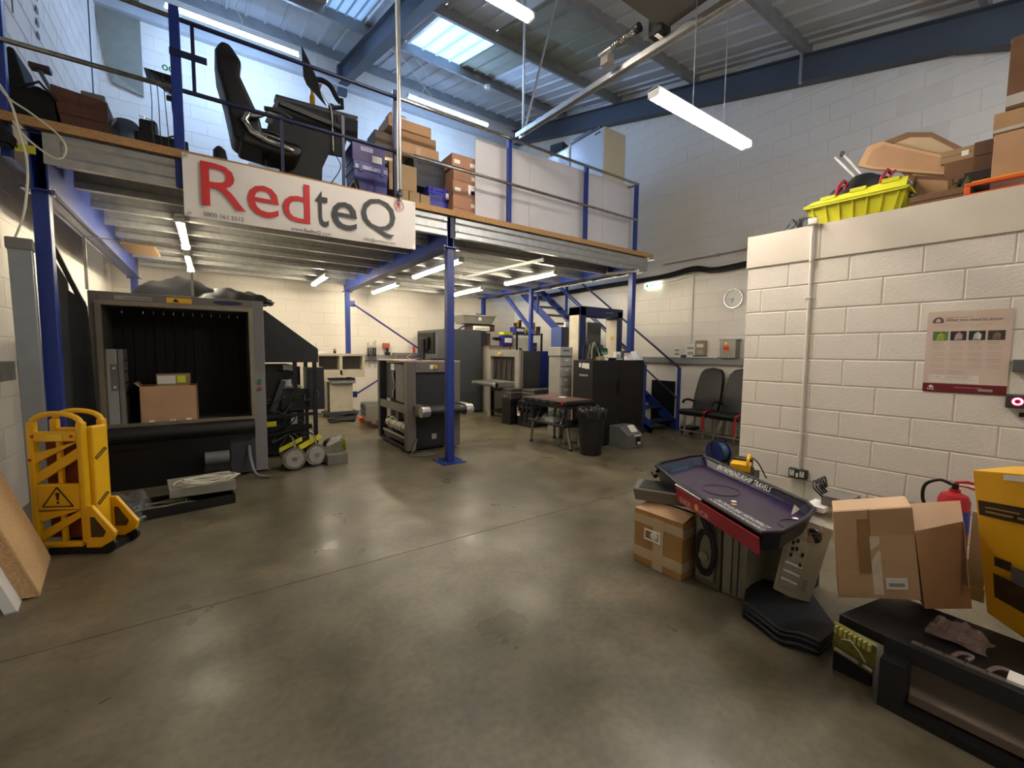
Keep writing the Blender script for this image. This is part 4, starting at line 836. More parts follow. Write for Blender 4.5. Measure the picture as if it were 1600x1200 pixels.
BX(-.17, .15, -.05, .07, 0, .20).o('case', M('aid_green_dark', (16, 52, 40), .5), t, bev=.02); BX(-.10, .14, -.056, -.05, .01, .16).o('sign', green, t); BX(-.08, -.055, -.058, -.056, .05, .12).o('cross', paper, t); BX(-.10, -.035, -.058, -.056, .075, .095).o('cross', paper, t)
text('sign_lettering', 'First Aid', paper, t, (-.02, -.0575, .10), (1, 0, 0), (0, 0, 1), .14, .035); text('sign_lettering', 'Kit', paper, t, (.03, -.0575, .045), (1, 0, 0), (0, 0, 1), .05, .03); B().tube([(-.08, 0, .2), (-.06, 0, .24), (.05, 0, .24), (.07, 0, .2)], .01, 6).o('handle', black, t)
t = thing('cable_bundle', 'bundle of olive cables and connectors spilling over the cabinet corner', 'cables', (4.96, 4.90, TOP))
for k in range(9):
    a = rnd(-.1, .12); B().tube([(-.08+a, -.12+.02*k, .02), (-.04+a, -.10+.02*k, .16+rnd(0, .1)), (.04+a, -.08+.02*k, .2+rnd(0, .08)), (.14+a, -.1+.02*k, .03)], .010, 6).o('cable', cable_g if k % 2 else cable_b, t, smooth=True)
for k in range(5): BX(.02+.05*k, .06+.05*k, -.14, -.08, 0, .05+.01*(k % 3)).o('connector', (M('brass_tone', (172, 146, 96), .4, .4), lgrey)[k % 2], t, bev=.006)
for (nm, lab, x, y, w, d, h, m) in (('paper_cup', 'small white container by the first aid case', 5.20, 4.78, .06, .06, .09, paper), ('desk_tray', 'dark navy flat tray on the black cabinet', 5.52, 4.85, .22, .16, .04, navy), ('calendar_block', 'white printed block on the black cabinet top', 5.66, 4.95, .12, .06, .14, paper),
                                    ('small_tin', 'pinkish small carton on the black cabinet', 5.78, 4.82, .09, .08, .12, M('pale_pink_card', (200, 180, 170), .6)), ('dark_device', 'dark electronic device standing at the back of the cabinet top', 5.95, 5.02, .16, .06, .16, dgrey)):
    o = thing(nm, lab, 'box', (x, y, TOP)); BX(-w/2, w/2, -d/2, d/2, 0, h).o('body', m, o, bev=.004); BX(-w/3, w/3, -d/2-.001, -d/2, h*.3, h*.7).o('label', lgrey if m is paper else paper, o)
heap('plastic_sheet', 'crumpled white plastic wrap on the right end of the cabinet top', 'plastic wrap', (5.92, 4.82, TOP), .20, .12, .10, M('white_wrap', (206, 206, 210), .3, var=.15, scale=14), 44, rough=.7)
# ---------- drawers tower
t = thing('drawer_tower', 'translucent grey tower of small drawers left of the black cabinet', 'drawers', (5.10, 5.62, 0))
BX(-.13, .15, 0, .3, 0, 1.44).o('carcass', M('drawer_frame', (150, 148, 140), .5), t); BX(-.16, .13, -.04, .3, 1.44, 1.60).o('top_box', lgrey, t, bev=.01); BX(-.1, .04, -.045, -.04, 1.53, 1.55).o('handle_slot', dgrey, t)
for k in range(8): d = BX(-.12, .12, -.02, 0, .03+k*.176, .19+k*.176).o('drawer', M('drawer_clear', (168, 166, 158), .25), t, bev=.006); BX(-.04, .04, -.03, -.02, .13+k*.176, .15+k*.176).o('pull', white, d)
# ---------- walk-through detector
t = thing('walk_through_detector', 'navy archway metal detector with cream side panels behind the cabinet', 'metal detector', (5.98, 5.6, 0))
dn = M('detector_navy', (22, 34, 78), .45)
BX(-.57, -.42, 0, .30, 0, 2.33).o('left_post', dn, t, bev=.01); BX(.42, .56, 0, .30, 0, 2.30).o('right_post', dn, t, bev=.01); BX(-.57, .57, 0, .30, 2.17, 2.34).o('header', dn, t, bev=.01)
cr = M('detector_cream', (206, 196, 174), .5)
BX(-.576, -.57, .03, .27, .1, 2.18).o('side_panel', cr, t); BX(.414, .42, .02, .28, .1, 2.15).o('side_panel', cr, t); BX(.405, .414, .1, .16, 1.75, 1.83).o('yellow_tab', M('amber_tab', (216, 176, 96), .5), t)
text('maker_lettering', 'SECURITY', lgrey, t, (.08, -.003, 2.245), (1, 0, 0), (0, 0, 1), .22, .022)
t = thing('grey_locker', 'grey locker standing behind the archway detector', 'locker', (6.49, 6.3, 0)); BX(-.20, .20, 0, .3, 0, 2.13).o('body', M('locker_grey', (96, 94, 92), .5), t, bev=.005); BX(-.18, .18, -.004, 0, .1, 2.08).o('door', MATS['locker_grey'], t)
# ---------- grey cabinet and white chair stack behind
t = thing('grey_filing_cabinet', 'tall olive grey cabinet with blue edge between scanner and drawers', 'cabinet', (5.9, 6.25, 0))
BX(-.42+.1, .12, 0, .30, 0, 2.0).o('body', M('olive_grey', (92, 92, 86), .5), t, bev=.006); BX(-.36+.0, -.32, -.01, .30, 0, 2.0).o('blue_edge', M('edge_blue', (44, 66, 130), .45), t, bev=.004)
t = thing('plastic_chair', 'white plastic chair back with looped purple cable beside the grey cabinet', 'chair', (6.00, 6.58, 0)); BX(-.06, .12, 0, .04, .4, 2.12).o('white_board', paper, t)
B().tube([(.02+.05*sin(z*8), -.02, 1.2+z*.55) for z in [i/16*1.3 for i in range(17)]], .014, 6).o('purple_cable', M('mauve_cable', (112, 84, 104), .5), t, smooth=True); BX(-.06, .12, .04, .40, .40, .44).o('seat', paper, t)
for x in (-.08, .12):
    for y in (.04, .36): B().cyl((x, y, 0), (x, y, .4), .015, n=8).o('leg', lgrey, t)
# ---------- shelving at the back right
t = thing('storage_rack', 'dark steel storage rack loaded with bins by the stair', 'shelving', (6.7, 9.0, 0))
for x in (-.38, .42):
    for y in (-.2, .2): BX(x-.02, x+.02, y-.02, y+.02, 0, 2.0).o('upright', blackm, t)
for z in (.4, 1.1, 1.5, 1.98): BX(-.38, .42, -.22, .22, z-.03, z).o('shelf', dgrey, t)
def rackthing(nm, lab, cat, x, y, z, w, d, h, m, extra=None, em=None):
    o = thing(nm, lab, cat, (x, y, z)); BX(-w/2, w/2, -d/2, d/2, 0, h, tx=-.01, ty=-.01).o('body', m, o, bev=.006)
    if extra: BX(-w/2*.8, w/2*.8, -d/2-.016, -d/2-.006, h*.3, h*.75).o(extra, em, o)
    else: BX(-w/2-.012, w/2+.012, -d/2-.012, d/2+.012, h, h+.012).o('rim', m, o)
    return o
t = thing('low_cupboard', 'low beige cupboard with wooden top left of the storage rack', 'cupboard', (5.93, 8.98, 0)); BX(-.32, .32, 0, .4, 0, 1.63).o('carcass', M('cupboard_beige', (150, 146, 136), .5), t); BX(-.34, .36, -.02, .4, 1.63, 1.66).o('wooden_top', M('wood_edge', (142, 88, 66), .6), t); BX(.30, .34, -.01, .3, .0, 1.63).o('wood_side', MATS['wood_edge'], t)
for x0, x1 in ((-.30, -.01), (.01, .28)): BX(x0, x1, -.01, 0, .05, 1.6).o('door', MATS['cupboard_beige'], t)
rackthing('blue_bucket', 'blue tub with lime lid and white labels on the low cupboard', 'tub', 6.12, 9.0, 1.662, .26, .2, .26, purple, 'label', paper); rackthing('lime_lid', 'lime green lid on the blue tub', 'lid', 6.12, 9.0, 1.94, .26, .2, .05, lime)
tag(B().tube(loops(6, 0, 0, 0, .14, .02, .014, 55, .02), .014, 6).o('hanging_cable_coil', cable_b, smooth=True), 'coiled black cable standing on the low cupboard', 'cable', loc=(5.80, 8.97, 1.82)); COL.objects['hanging_cable_coil'].rotation_euler = (pi/2, 0, .3)
rackthing('yellow_bottle', 'yellow plastic bottle on the rack top shelf', 'bottle', 6.85, 9.0, 1.982, .13, .13, .26, M('bottle_yellow', (212, 196, 60), .45), 'label', paper); rackthing('orange_tub', 'orange-brown tub behind the yellow bottle', 'tub', 6.98, 9.05, 1.982, .12, .12, .30, M('amber_plastic', (206, 150, 86), .5), 'label', card_y)
rackthing('brown_jar', 'brown jar at the right end of the rack top shelf', 'jar', 7.09, 8.92, 1.982, .08, .08, .20, M('brown_jar', (100, 62, 40), .4), 'label', dgrey)
rackthing('blue_crate', 'blue crate of tools on the rack top shelf', 'crate', 6.48, 9.0, 1.982, .28, .25, .16, purple, 'label', paper)
for k, m in enumerate((M('plum', (70, 40, 80), .5), yellow, black)): rackthing('screwdriver', ('plum coloured grip', 'yellow grip', 'black grip')[k]+' poking out of the blue crate', 'tool', 6.40+k*.08, 9.0, 2.0, .04, .04, .24+.04*k, m)
t = rackthing('white_instrument', 'cream test instrument with dials on the rack middle shelf', 'instrument', 6.55, 8.95, 1.502, .38, .2, .36, M('cream_case', (206, 202, 190), .5), None); BX(-.14, -.04, -.103, -.1, .22, .30).o('dial_window', black, t); BX(.0, .08, -.103, -.1, .22, .30).o('dial_window', black, t); BX(-.13, -.03, -.103, -.1, .04, .18).o('grille', dgrey, t)
rackthing('white_bin_lid', 'white lid on the rack lower shelf', 'lid', 6.75, 8.92, 1.102, .5, .3, .1, white)
rackthing('dark_component', 'dark blue component right of the cream instrument', 'component', 6.92, 8.98, 1.502, .2, .2, .25, navy, 'label', dgrey)
t = thing('grey_crate', 'shallow grey crate on a dark box at the back right', 'crate', (5.62, 9.75, 2.22)); 
b = B().box(-.40, .40, -.25, .25, 0, .02); b.add([(-.40, -.25, 0), (.40, -.25, 0), (.48, -.3, .20), (-.48, -.3, .20)], [(0, 1, 2, 3)]); b.add([(-.40, .25, 0), (.40, .25, 0), (.48, .3, .20), (-.48, .3, .20)], [(0, 1, 2, 3)]); b.add([(-.40, -.25, 0), (-.40, .25, 0), (-.48, .3, .20), (-.48, -.3, .20)], [(0, 1, 2, 3)]); b.add([(.40, -.25, 0), (.40, .25, 0), (.48, .3, .20), (.48, -.3, .20)], [(0, 1, 2, 3)])
b.o('shell', M('crate_grey', (134, 132, 126), .5), t); BX(-.50, .50, -.32, -.30, .19, .22).o('rim', lgrey, t); BX(-.03, .05, -.30, -.285, .08, .16).o('label', paper, t)
t = thing('dark_carton', 'dark brown carton under the shallow grey crate', 'box', (5.75, 9.75, 2.045)); BX(-.30, .38, -.2, .2, 0, .17).o('body', M('umber', (62, 46, 42), .7), t); BX(-.3, .38, -.203, -.2, .08, .10).o('tape', card_d, t)
# ================================================================ RIGHT: partition wall items
def slab(p, n, th):
    """flat polygon p (world) thickened by th along n"""
    n = Vector(n).normalized()*th; q = [tuple(Vector(a)+n) for a in p]; k = len(p)
    return B().add(list(p)+q, [tuple(range(k))[::-1], tuple(range(k, 2*k))]+[(i, (i+1) % k, k+(i+1) % k, k+i) for i in range(k)])
def wall_thing(name, label, cat, x, z, group=None):      # on the partition: local x towards the camera, local -y into the hall
    return thing(name, label, cat, pw(x, -0.0075, z), PAZ, group)
t = wall_thing('conduit', 'thin white plastic conduit running down the block wall to the socket', 'conduit', .545, .45)
B().cyl((0, -.016, 0), (0, -.016, 1.90), .0125, n=12).o('pipe', whitep, t, smooth=True); B().cyl((0, -.034, 1.88), (0, -.034, 2.23), .0125, n=12).o('pipe', whitep, t, smooth=True)
for z in (.32, 1.56): BX(-.035, .035, -.01, 0, z, z+.012).o('saddle_clip', whitep, t); BX(-.016, .016, -.032, -.004, z, z+.014).o('saddle_clip', whitep, t)
BX(-.035, .04, -.06, -.012, 2.20, 2.255).o('top_elbow', whitep, t, bev=.008)
t = wall_thing('double_socket', 'dark metal-clad double power socket below the conduit', 'socket', .545, .365)
BX(-.075, .075, -.045, 0, 0, .088).o('box', M('metalclad_grey', (62, 66, 62), .45, .3), t, bev=.006)
for x in (-.045, .035):
    BX(x-.018, x+.018, -.047, -.045, .018, .070).o('socket_face', paper, t); BX(x-.004, x+.004, -.049, -.047, .052, .064).o('earth_slot', black, t); BX(x-.013, x-.007, -.049, -.047, .028, .036).o('pin_slot', black, t); BX(x+.007, x+.013, -.049, -.047, .028, .036).o('pin_slot', black, t)
BX(-.012, .006, -.049, -.045, .012, .05).o('switch', paper, t)
t = wall_thing('safety_poster', 'cream health and safety law poster with a dark red bottom band', 'poster', 1.33, 1.235)
PWd, PH = .425, .60
ps = M('poster_cream', (212, 200, 186), .35, var=.06, scale=3, dirt=(206, 180, 164)); maroon = M('poster_maroon', (110, 22, 34), .35); ink = M('poster_ink', (96, 84, 88), .6); inkl = M('poster_small_print', (150, 138, 132), .6)
BX(0, PWd, -.004, 0, 0, PH).o('sheet', ps, t); BX(0, PWd, -.0045, -.0038, 0, .065).o('bottom_band', maroon, t)
R_, U_ = (1, 0, 0), (0, 0, 1)
def ptx(s, x, z, w, h, m=ink, sh=0.0): return text('lettering', s, m, t, (x, -.005, z), R_, U_, w, h, depth=.0003, shear=sh)
ptx('Health and Safety Law', .10, .548, .14, .009); ptx('What you need to know', .10, .516, .28, .030, sh=.25); ptx('All workers have a right to work in places where risks to their health and safety are properly controlled.', .04, .495, .30, .007, inkl); ptx('Health and safety is about stopping you getting hurt at work or ill through work.', .04, .482, .24, .006, inkl)
B().prism([(.03, .515), (.085, .515), (.088, .53), (.08, .552), (.06, .56), (.04, .552), (.027, .53)], 'y', -.0047, -.0038).o('crest', ink, t); B().prism([(.045, .522), (.072, .522), (.066, .545), (.05, .545)], 'y', -.0052, -.0046).o('crest_shield', ps, t)
pc = [((92, 128, 78), (168, 180, 66)), ((64, 40, 52), (176, 160, 158)), ((44, 54, 40), (206, 204, 196)), ((76, 60, 52), (120, 102, 92))]
for k in range(4):
    x = .035+k*.093; BX(x, x+.082, -.0047, -.0038, .385, .452).o('photo', M('photo_%d' % k, pc[k][0], .4, var=.5, scale=25), t)
    B().prism([(x+.02, .39), (x+.06, .39), (x+.064, .425), (x+.045, .445), (x+.028, .43)], 'y', -.0052, -.0046).o('photo_figure', M('photo_b%d' % k, pc[k][1], .4, var=.4, scale=30), t)
    ptx(('What employers', 'What employers', 'What workers', "If there's")[k], x, .368, .06, .008); ptx(('must do for you', 'must do for you', 'must do', 'a problem')[k], x, .356, .055, .007)
    for j in range(5-(k > 1)): ptx(('1 Decide what could', '2 In a way you can', '3 Consult and work', '4 Free of charge give', '5 Provide toilets and')[j], x, .335-.045*j, .07, .008, inkl); ptx('harm you in your job and', x+.006, .325-.045*j, .066, .006, inkl); ptx('the precautions to stop it', x+.006, .316-.045*j, .062, .006, inkl)
BX(.03, .29, -.0047, -.0038, .098, .128).o('contact_box', M('box_white', (224, 216, 204), .4), t); ptx('Fire safety', .035, .108, .06, .010); ptx('Employment rights', .12, .108, .12, .010); BX(.03, .29, -.0047, -.0038, .072, .094).o('contact_box', MATS['box_white'], t)
ptx('HSE', .028, .014, .035, .016, paper); B().prism([(.03, .038), (.045, .032), (.062, .038), (.045, .052)], 'y', -.0052, -.0044).o('band_emblem', paper, t); ptx('Further information hse.gov.uk', .17, .036, .14, .007, paper); BX(.29, .36, -.0052, -.0044, .018, .036).o('barcode_label', lgrey, t)
t = wall_thing('isolator_switch', 'grey metal switch box at the right edge of the block wall', 'switch', 1.83, 1.40); BX(-.06, .08, -.05, 0, 0, .085).o('box', M('switch_grey', (96, 98, 96), .45, .2), t, bev=.006); BX(0.0, .035, -.054, -.05, .03, .06).o('rocker', paper, t)
B().cyl((.03, -.016, .085), (.03, -.016, 1.2), .012, n=10).o('conduit', whitep, t, smooth=True); B().cyl((.03, -.016, -.16), (.03, -.016, 0), .012, n=10).o('conduit', whitep, t, smooth=True)
t = wall_thing('door_release_button', 'dark box with a glowing red ring button below the grey switch', 'button', 1.80, 1.155); BX(-.045, .10, -.045, 0, 0, .088).o('box', M('box_dark', (56, 54, 54), .45), t, bev=.006)
B().lathe([(.026, 0), (.026, .004), (.014, .004), (.014, 0)], 24, mx=Matrix.Translation((.01, -.045, .046)) @ Matrix.Rotation(pi/2, 4, 'X'), cap=False).o('glow_ring', emis('red_led', (1, .04, .10), 4), t); B().cyl((.01, -.05, .046), (.01, -.045, .046), .014, n=16).o('centre', red, t); BX(.02, .07, -.012, 0, -.06, -.03).o('cable_gland', black, t)
# ---------- things on top of the block room (z 2.65)
def on_roof(name, label, cat, x, y, z=2.652, rz=0, group=None): return thing(name, label, cat, pw(x, y, z), PAZ+rz, group)
t = on_roof('attached_lid_crate', 'lime yellow folding-lid crate on the block room roof edge', 'crate', .80, .27)
hexa([(-.30, -.19, 0), (.30, -.19, 0), (.30, .19, 0), (-.30, .19, 0)], [(-.34, -.22, .18), (.34, -.22, .18), (.34, .22, .18), (-.34, .22, .18)]).o('tub', lime, t)
B().box(-.36, .36, -.245, -.225, .165, .19).box(-.36, .36, .225, .245, .165, .19).box(-.36, -.34, -.245, .245, .165, .19).box(.34, .36, -.245, .245, .165, .19).o('rim', lime, t)
for k in range(7): hexa([(-.27+.087*k, -.205, .01), (-.258+.087*k, -.205, .01), (-.258+.087*k, -.18, .01), (-.27+.087*k, -.18, .01)], [(-.305+.099*k, -.235, .17), (-.293+.099*k, -.235, .17), (-.293+.099*k, -.21, .17), (-.305+.099*k, -.21, .17)]).o('rib', lime, t)
for (x0, x1) in ((-.34, .34),):
    hexa([(-.34, .235, .18), (.34, .235, .18), (.34, .25, .18), (-.34, .25, .18)], [(-.34, .30, .24), (.34, .30, .27), (.34, .315, .27), (-.34, .315, .24)]).o('lid_flap', lime, t)
l2 = hexa([(-.34, -.24, .185), (.34, -.24, .185), (.34, -.25, .185), (-.34, -.25, .185)], [(-.30, -.19, .225), (.34, -.19, .27), (.34, -.20, .27), (-.30, -.20, .225)]).o('lid_flap', lime, t)
for k in range(3): BX(-.24+k*.21, -.13+k*.21, -.215, -.185, .22+.014*k, .25+.016*k).o('lid_tooth', lime, l2)
t = thing('sports_bag', 'black bag with red straps stuffed into the lime crate', 'bag', pw(.82, .27, 2.655+.13), PAZ); heap('bag_body', 'x', 'x', (0, 0, 0), .31, .18, .27, M('bag_nylon', (24, 24, 28), .45, var=.2), 60, rough=.15); o = COL.objects['bag_body']; o.parent = t
for k in ('label', 'category'): del o[k]
for x in (-.16, .14):
    B().tube([(x, -.17, .10), (x+.01, -.14, .20), (x+.02, -.05, .27), (x+.02, .06, .27)], .014, 5).o('red_strap', M('strap_red', (170, 30, 50), .6), t); B().tube([(x+.05, -.17, .10), (x+.06, -.14, .19), (x+.07, -.05, .25)], .010, 5).o('red_strap', MATS['strap_red'], t)
t = on_roof('cable_tangle', 'tangle of dark blue wire beside the lime crate on the roof', 'wire', .40, .06)
b = B()
for k in range(18):
    a = rnd(0, 6.3); b.tube([(0, 0, .02), (.05*cos(a), .05*sin(a), .08+rnd(0, .04)), (.10*cos(a+.6), .08*sin(a+.6), rnd(.02, .10)), (.12*cos(a+1), .1*sin(a+1), .02)], .003, 4)
b.o('wires', M('wire_navy', (36, 36, 60), .5), t, kind='stuff')
t = on_roof('tube_lamp_bundle', 'pair of thin white rods sticking up behind the lime crate', 'rods', .85, .62)
for k in range(2): B().cyl((.1+.03*k, .02*k, .15), (-.36+.05*k, .02*k, .78+.03*k), .009, n=8).o('rod', paper, t)
BX(-.32, -.29, -.0, .04, .78, .82).o('clip', dgrey, t)
pcard = M('pale_cardboard', (196, 158, 118), .8, var=.08)
def polyslab(name, label, cat, pts, n, th, mat, extra=None):
    c = Vector((0, 0, 0))
    for p in pts: c += Vector(p)
    c /= len(pts); zb = min(p[2] for p in pts); t = thing(name, label, cat, (c.x, c.y, zb))
    wpart(slab(pts, n, th), 'panel', mat, t)
    if extra:
        k = len(pts); a = [tuple(Vector(p)*.8+c*.2+Vector(n).normalized()*(-.003)) for p in pts]
        wpart(slab(a, n, .002), extra[0], extra[1], t)
    return t
def P2(x, y, z): return pw(x, y, z)
nin = tuple((pm.to_3x3() @ Vector((0, 1, 0))))
polyslab('cardboard_sheet', 'long pale opened cardboard carton behind the lime crate', 'cardboard', [P2(.70, .52, 3.26), P2(.76, .52, 3.40), P2(.86, .52, 3.42), P2(1.42, .52, 3.06), P2(1.38, .52, 2.96), P2(.80, .52, 3.20)], nin, .05, pcard, ('crease_line', card))
polyslab('cardboard_sheet', 'long darker brown flattened carton behind the pale opened carton', 'cardboard', [P2(.86, .60, 3.44), P2(1.02, .60, 3.46), P2(1.18, .60, 3.40), P2(1.62, .60, 2.96), P2(1.30, .60, 2.72), P2(.95, .60, 3.2)], nin, .12, M('brown_cardboard', (128, 98, 70), .85), ('tape_line', tape))  # darker brown cardboard than the pale sheet
polyslab('cardboard_sheet', 'crumpled brown cardboard slumped right of the lime crate', 'cardboard', [P2(1.14, .30, 2.98), P2(1.36, .30, 2.90), P2(1.38, .30, 2.66), P2(1.10, .30, 2.66)], nin, .25, card_d, ('fold_line', card))
t = on_roof('cardboard_box', 'low brown cardboard box at the roof edge right of the lime crate', 'box', 1.30, .10); BX(-.14, .16, -.05, .2, 0, .09).o('body', card_d, t, bev=.004); BX(-.14, .16, -.052, -.05, .04, .045).o('seam', black, t)
t = on_roof('green_sack', 'small dark green sack between the cartons on the roof', 'sack', 1.43, .22); heap('sack_body', 'x', 'x', (0, 0, 0), .08, .08, .17, M('sack_green', (60, 66, 30), .9, var=.4, scale=20), 70, rough=.3); o = COL.objects['sack_body']; o.parent = t
for k in ('label', 'category'): del o[k]
BX(-.02, .02, -.03, .03, .15, .19).o('tie', black, t)
t = on_roof('plastic_barrier_section', 'orange and yellow plastic barrier frame lying on the roof edge at right', 'frame', 1.62, .06, rz=0); B().box(-.16, .16, -.03, .0, 0, .025).box(-.16, .16, -.03, 0, .075, .10).box(-.16, -.13, -.03, 0, .025, .075).box(.13, .16, -.03, 0, .025, .075).o('frame', orange, t, bev=.004); BX(-.13, .13, .0, .03, .085, .115).o('yellow_bar', M('amber_bar', (236, 176, 70), .5), t)
for (x, y, w, d, z, h, m, lab) in ((1.42, .62, .26, .3, 0, .42, card_d, 'dark brown box low at the back of the roof pile'), (1.62, .60, .42, .3, 0, .30, M('black_carton', (44, 34, 30), .8), 'blackish box under the stacked roof cartons'),
                                   (1.36, .62, .20, .25, .423, .10, card_y, 'small kraft box with a white label on the roof pile'), (1.60, .60, .30, .26, .305, .22, M('umber_carton', (96, 70, 52), .85), 'scuffed dark carton on top of the blackish box')):
    t = on_roof('cardboard_box', lab, 'box', x, y, 2.652+z); BX(-w/2, w/2, -d/2, d/2, 0, h).o('body', m, t, bev=.004); BX(-w/2+.01, w/2-.01, -d/2-.0012, -d/2, h*.5, h*.53).o('seam', black, t); BX(w*.1, w*.1+.04, -d/2-.002, -d/2, h*.3, h*.7).o('label', paper, t)
for (x, z, h, w, m, lab) in ((1.79, 0, .42, .42, card, 'large brown carton at the bottom of the tall roof stack at right'), (1.79, .425, .14, .44, M('taped_carton', (176, 140, 100), .7), 'taped flat carton in the middle of the tall roof stack'), (1.81, .57, .48, .38, card_d, 'tall carton at the top of the right roof stack')):
    t = on_roof('cardboard_box', lab, 'box', x, .27, 2.652+z); BX(-w/2, w/2, -.16, .16, 0, h).o('body', m, t, bev=.004)
    BX(-w/2, w/2, -.1625, -.16, h*.05, h*.2).o('tape', M('white_tape', (196, 190, 182), .3), t); BX(-w/2-.002, -w/2, -.15, .15, h-.03, h-.005).o('tape', MATS['white_tape'], t)
# ---------- pile of equipment along the partition
t = carton('taped_carton', 'brown carton bound with clear tape, nearest the hall in the right-hand pile', (2.60, 1.72, 0), .42, .24, .40, M('golden_cardboard', (166, 128, 76), .8, var=.10), rz=90, tapes=False)
t.location = (2.62, 1.77, 0); t.rotation_euler = (0, 0, radians(-88))
for c in list(t.children): bpy.data.objects.remove(c)
gc = MATS['golden_cardboard']
BX(-.19, .19, -.14, .14, 0, .385).o('body', gc, t, bev=.004); BX(-.192, .192, -.143, -.14, .295, .355).o('tape', tape, t); BX(-.192, .192, -.143, -.14, .05, .12).o('tape', tape, t); BX(.19, .193, -.14, .14, .28, .34).o('tape', tape, t); BX(.19, .193, -.14, .14, .05, .12).o('tape', tape, t)
hexa([(-.19, -.14, .386), (.19, -.14, .386), (.17, .02, .41), (-.17, .02, .42)], [(-.19, -.14, .39), (.19, -.14, .39), (.17, .02, .414), (-.17, .02, .424)]).o('flap', card, t); BX(-.03, .05, -.1445, -.14, .0, .36).o('tape', tape, t)
B().frame(-.10, .03, .19, .27, .012, -.150, -.143).o('carry_handle', paper, t, bev=.003); B().cyl((-.02, -.155, .235), (-.02, -.143, .235), .026, n=8).o('handle_knob', paper, t)
t = thing('sheet_metal_tray', 'open grey sheet metal case resting on the taped carton', 'case', (2.74, 1.86, .425), -62)
hexa([(-.22, -.12, 0), (.16, -.12, 0), (.16, .14, 0), (-.22, .14, 0)], [(-.24, -.13, .085), (.16, -.13, .085), (.16, .15, .085), (-.24, .15, .085)]).o('shell', taupe, t); BX(-.20, .13, -.10, .12, .086, .09).o('inside', black, t); BX(-.24, .16, -.135, -.128, .08, .092).o('lip', galv_l, t)
# computer towers under the tray
t = thing('computer_tower', 'olive grey computer tower with round fan duct and coiled black cables on its side', 'computer case', (2.60, 1.545, 0))
og = M('olive_case', (112, 110, 92), .5, .2, var=.15)
wpart(hexa([(2.60, 1.55, 0), (2.585, 1.37, 0), (2.95, 1.34, 0), (2.97, 1.52, 0)], [(2.585, 1.55, .50), (2.57, 1.37, .50), (2.95, 1.34, .50), (2.97, 1.52, .50)]), 'case', og, t, bev=.004)
for (rz_, rr, h) in ((.12, .15, .012), (.095, .125, .012)):
    wpart(B().tube([(2.565-.004*i % .01, 1.46+rz_*.55*cos(a), .23+rr*sin(a)) for i, a in enumerate([2*pi*k/28 for k in range(29)])], .011, 6), 'cable_loop', M('cable_matt_black', (24, 24, 24), .5), t, smooth=True)
wpart(B().lathe([(.001, 0), (.03, 0), (.03, .02), (.001, .02)], 16, mx=Matrix.Translation((2.572, 1.47, .20)) @ Matrix.Rotation(-pi/2, 4, 'Y')), 'fan_hub', steel, t); wpart(BX(2.565, 2.575, 1.40, 1.52, .05, .43), 'face_plate', M('face_plate_grey', (128, 126, 112), .45, .3), t)
for k in range(4): wpart(B().tube([(2.56, 1.50-.02*k, .45), (2.55, 1.47-.02*k, .40), (2.555, 1.42-.005*k, .34)], .007, 5), 'cable_strand', MATS['cable_matt_black'], t)
t = thing('computer_tower', 'plain grey-beige tower with flat side, second in the row under the display tray', 'computer case', (2.62, 1.30, 0))
wpart(hexa([(2.595, 1.36, 0), (2.62, 1.23, 0), (3.0, 1.20, 0), (3.0, 1.33, 0)], [(2.585, 1.36, .46), (2.61, 1.22, .46), (3.0, 1.20, .46), (3.0, 1.33, .46)]), 'case', M('putty_case', (140, 136, 118), .5, .1, var=.10), t, bev=.004)
for y in (1.30, 1.262): wpart(BX(2.588, 2.60, y, y+.004, .02, .44), 'panel_seam', dgrey, t)
wpart(B().add([(2.592, 1.35, .02), (2.612, 1.24, .02), (2.605, 1.235, .44), (2.585, 1.35, .44)], [(0, 1, 2, 3)]), 'side_panel', MATS['putty_case'], t)
t = thing('computer_tower', 'shade-darkened olive computer tower set back behind the mats', 'computer case', (2.95, 1.10, 0)); BX(-.12, .25, -.06, .16, .07, .48).o('case', M('shadow_olive', (84, 82, 66), .55, var=.1), t, bev=.004); BX(-.122, -.12, -.05, .14, .10, .46).o('side_panel', M('shadow_olive2', (96, 94, 78), .55), t)  # shade under the tray is put into the darker olive colours
BX(-.12, .25, -.06, .16, .0, .07).o('foot_block', black, t)
# tilted beige tower showing its rear panel
b0, b1, t1, t0 = Vector((2.709, 1.112, .10)), Vector((2.764, .944, .055)), Vector((2.849, .873, .515)), Vector((2.738, 1.050, .565))
dv = Vector((.33, .10, .02)); th = thing('computer_tower', 'tilted beige computer tower showing fan and expansion slots, on the black mats', 'computer case', tuple(b0)); bc = M('beige_case', (160, 154, 132), .5, var=.06)
wpart(hexa([b0, b1, b1+dv, b0+dv], [t0, t1, t1+dv, t0+dv]), 'case', bc, th, bev=.004)
ux = (b1-b0); uz = (t0-b0); nrm = ux.cross(uz).normalized()
if nrm.dot(dv) > 0: nrm = -nrm
def rp(u, v, d=.002): return b0+ux*u+uz*v+(t1-t0-ux)*v*u+nrm*d
def rquad(u0, u1, v0, v1, name, mat, d=.002, th_=.002): return wpart(slab([tuple(rp(u0, v0, d)), tuple(rp(u1, v0, d)), tuple(rp(u1, v1, d)), tuple(rp(u0, v1, d))], tuple(nrm), th_), name, mat, th)
rquad(.12, .60, .10, .74, 'rear_plate', M('plate_pale', (176, 168, 146), .4, .3, var=.25, scale=30), .001)
for k in range(7): rquad(.14, .58, .13+k*.055, .155+k*.055, 'expansion_slot', paper if k % 2 else lgrey, .004)
for (u, v) in ((.18, .66), (.28, .70), (.20, .58), (.30, .60), (.47, .55), (.48, .42), (.2, .5)): rquad(u, u+.07, v, v+.05, 'port', black, .004)
c = rp(.62, .85, .004)
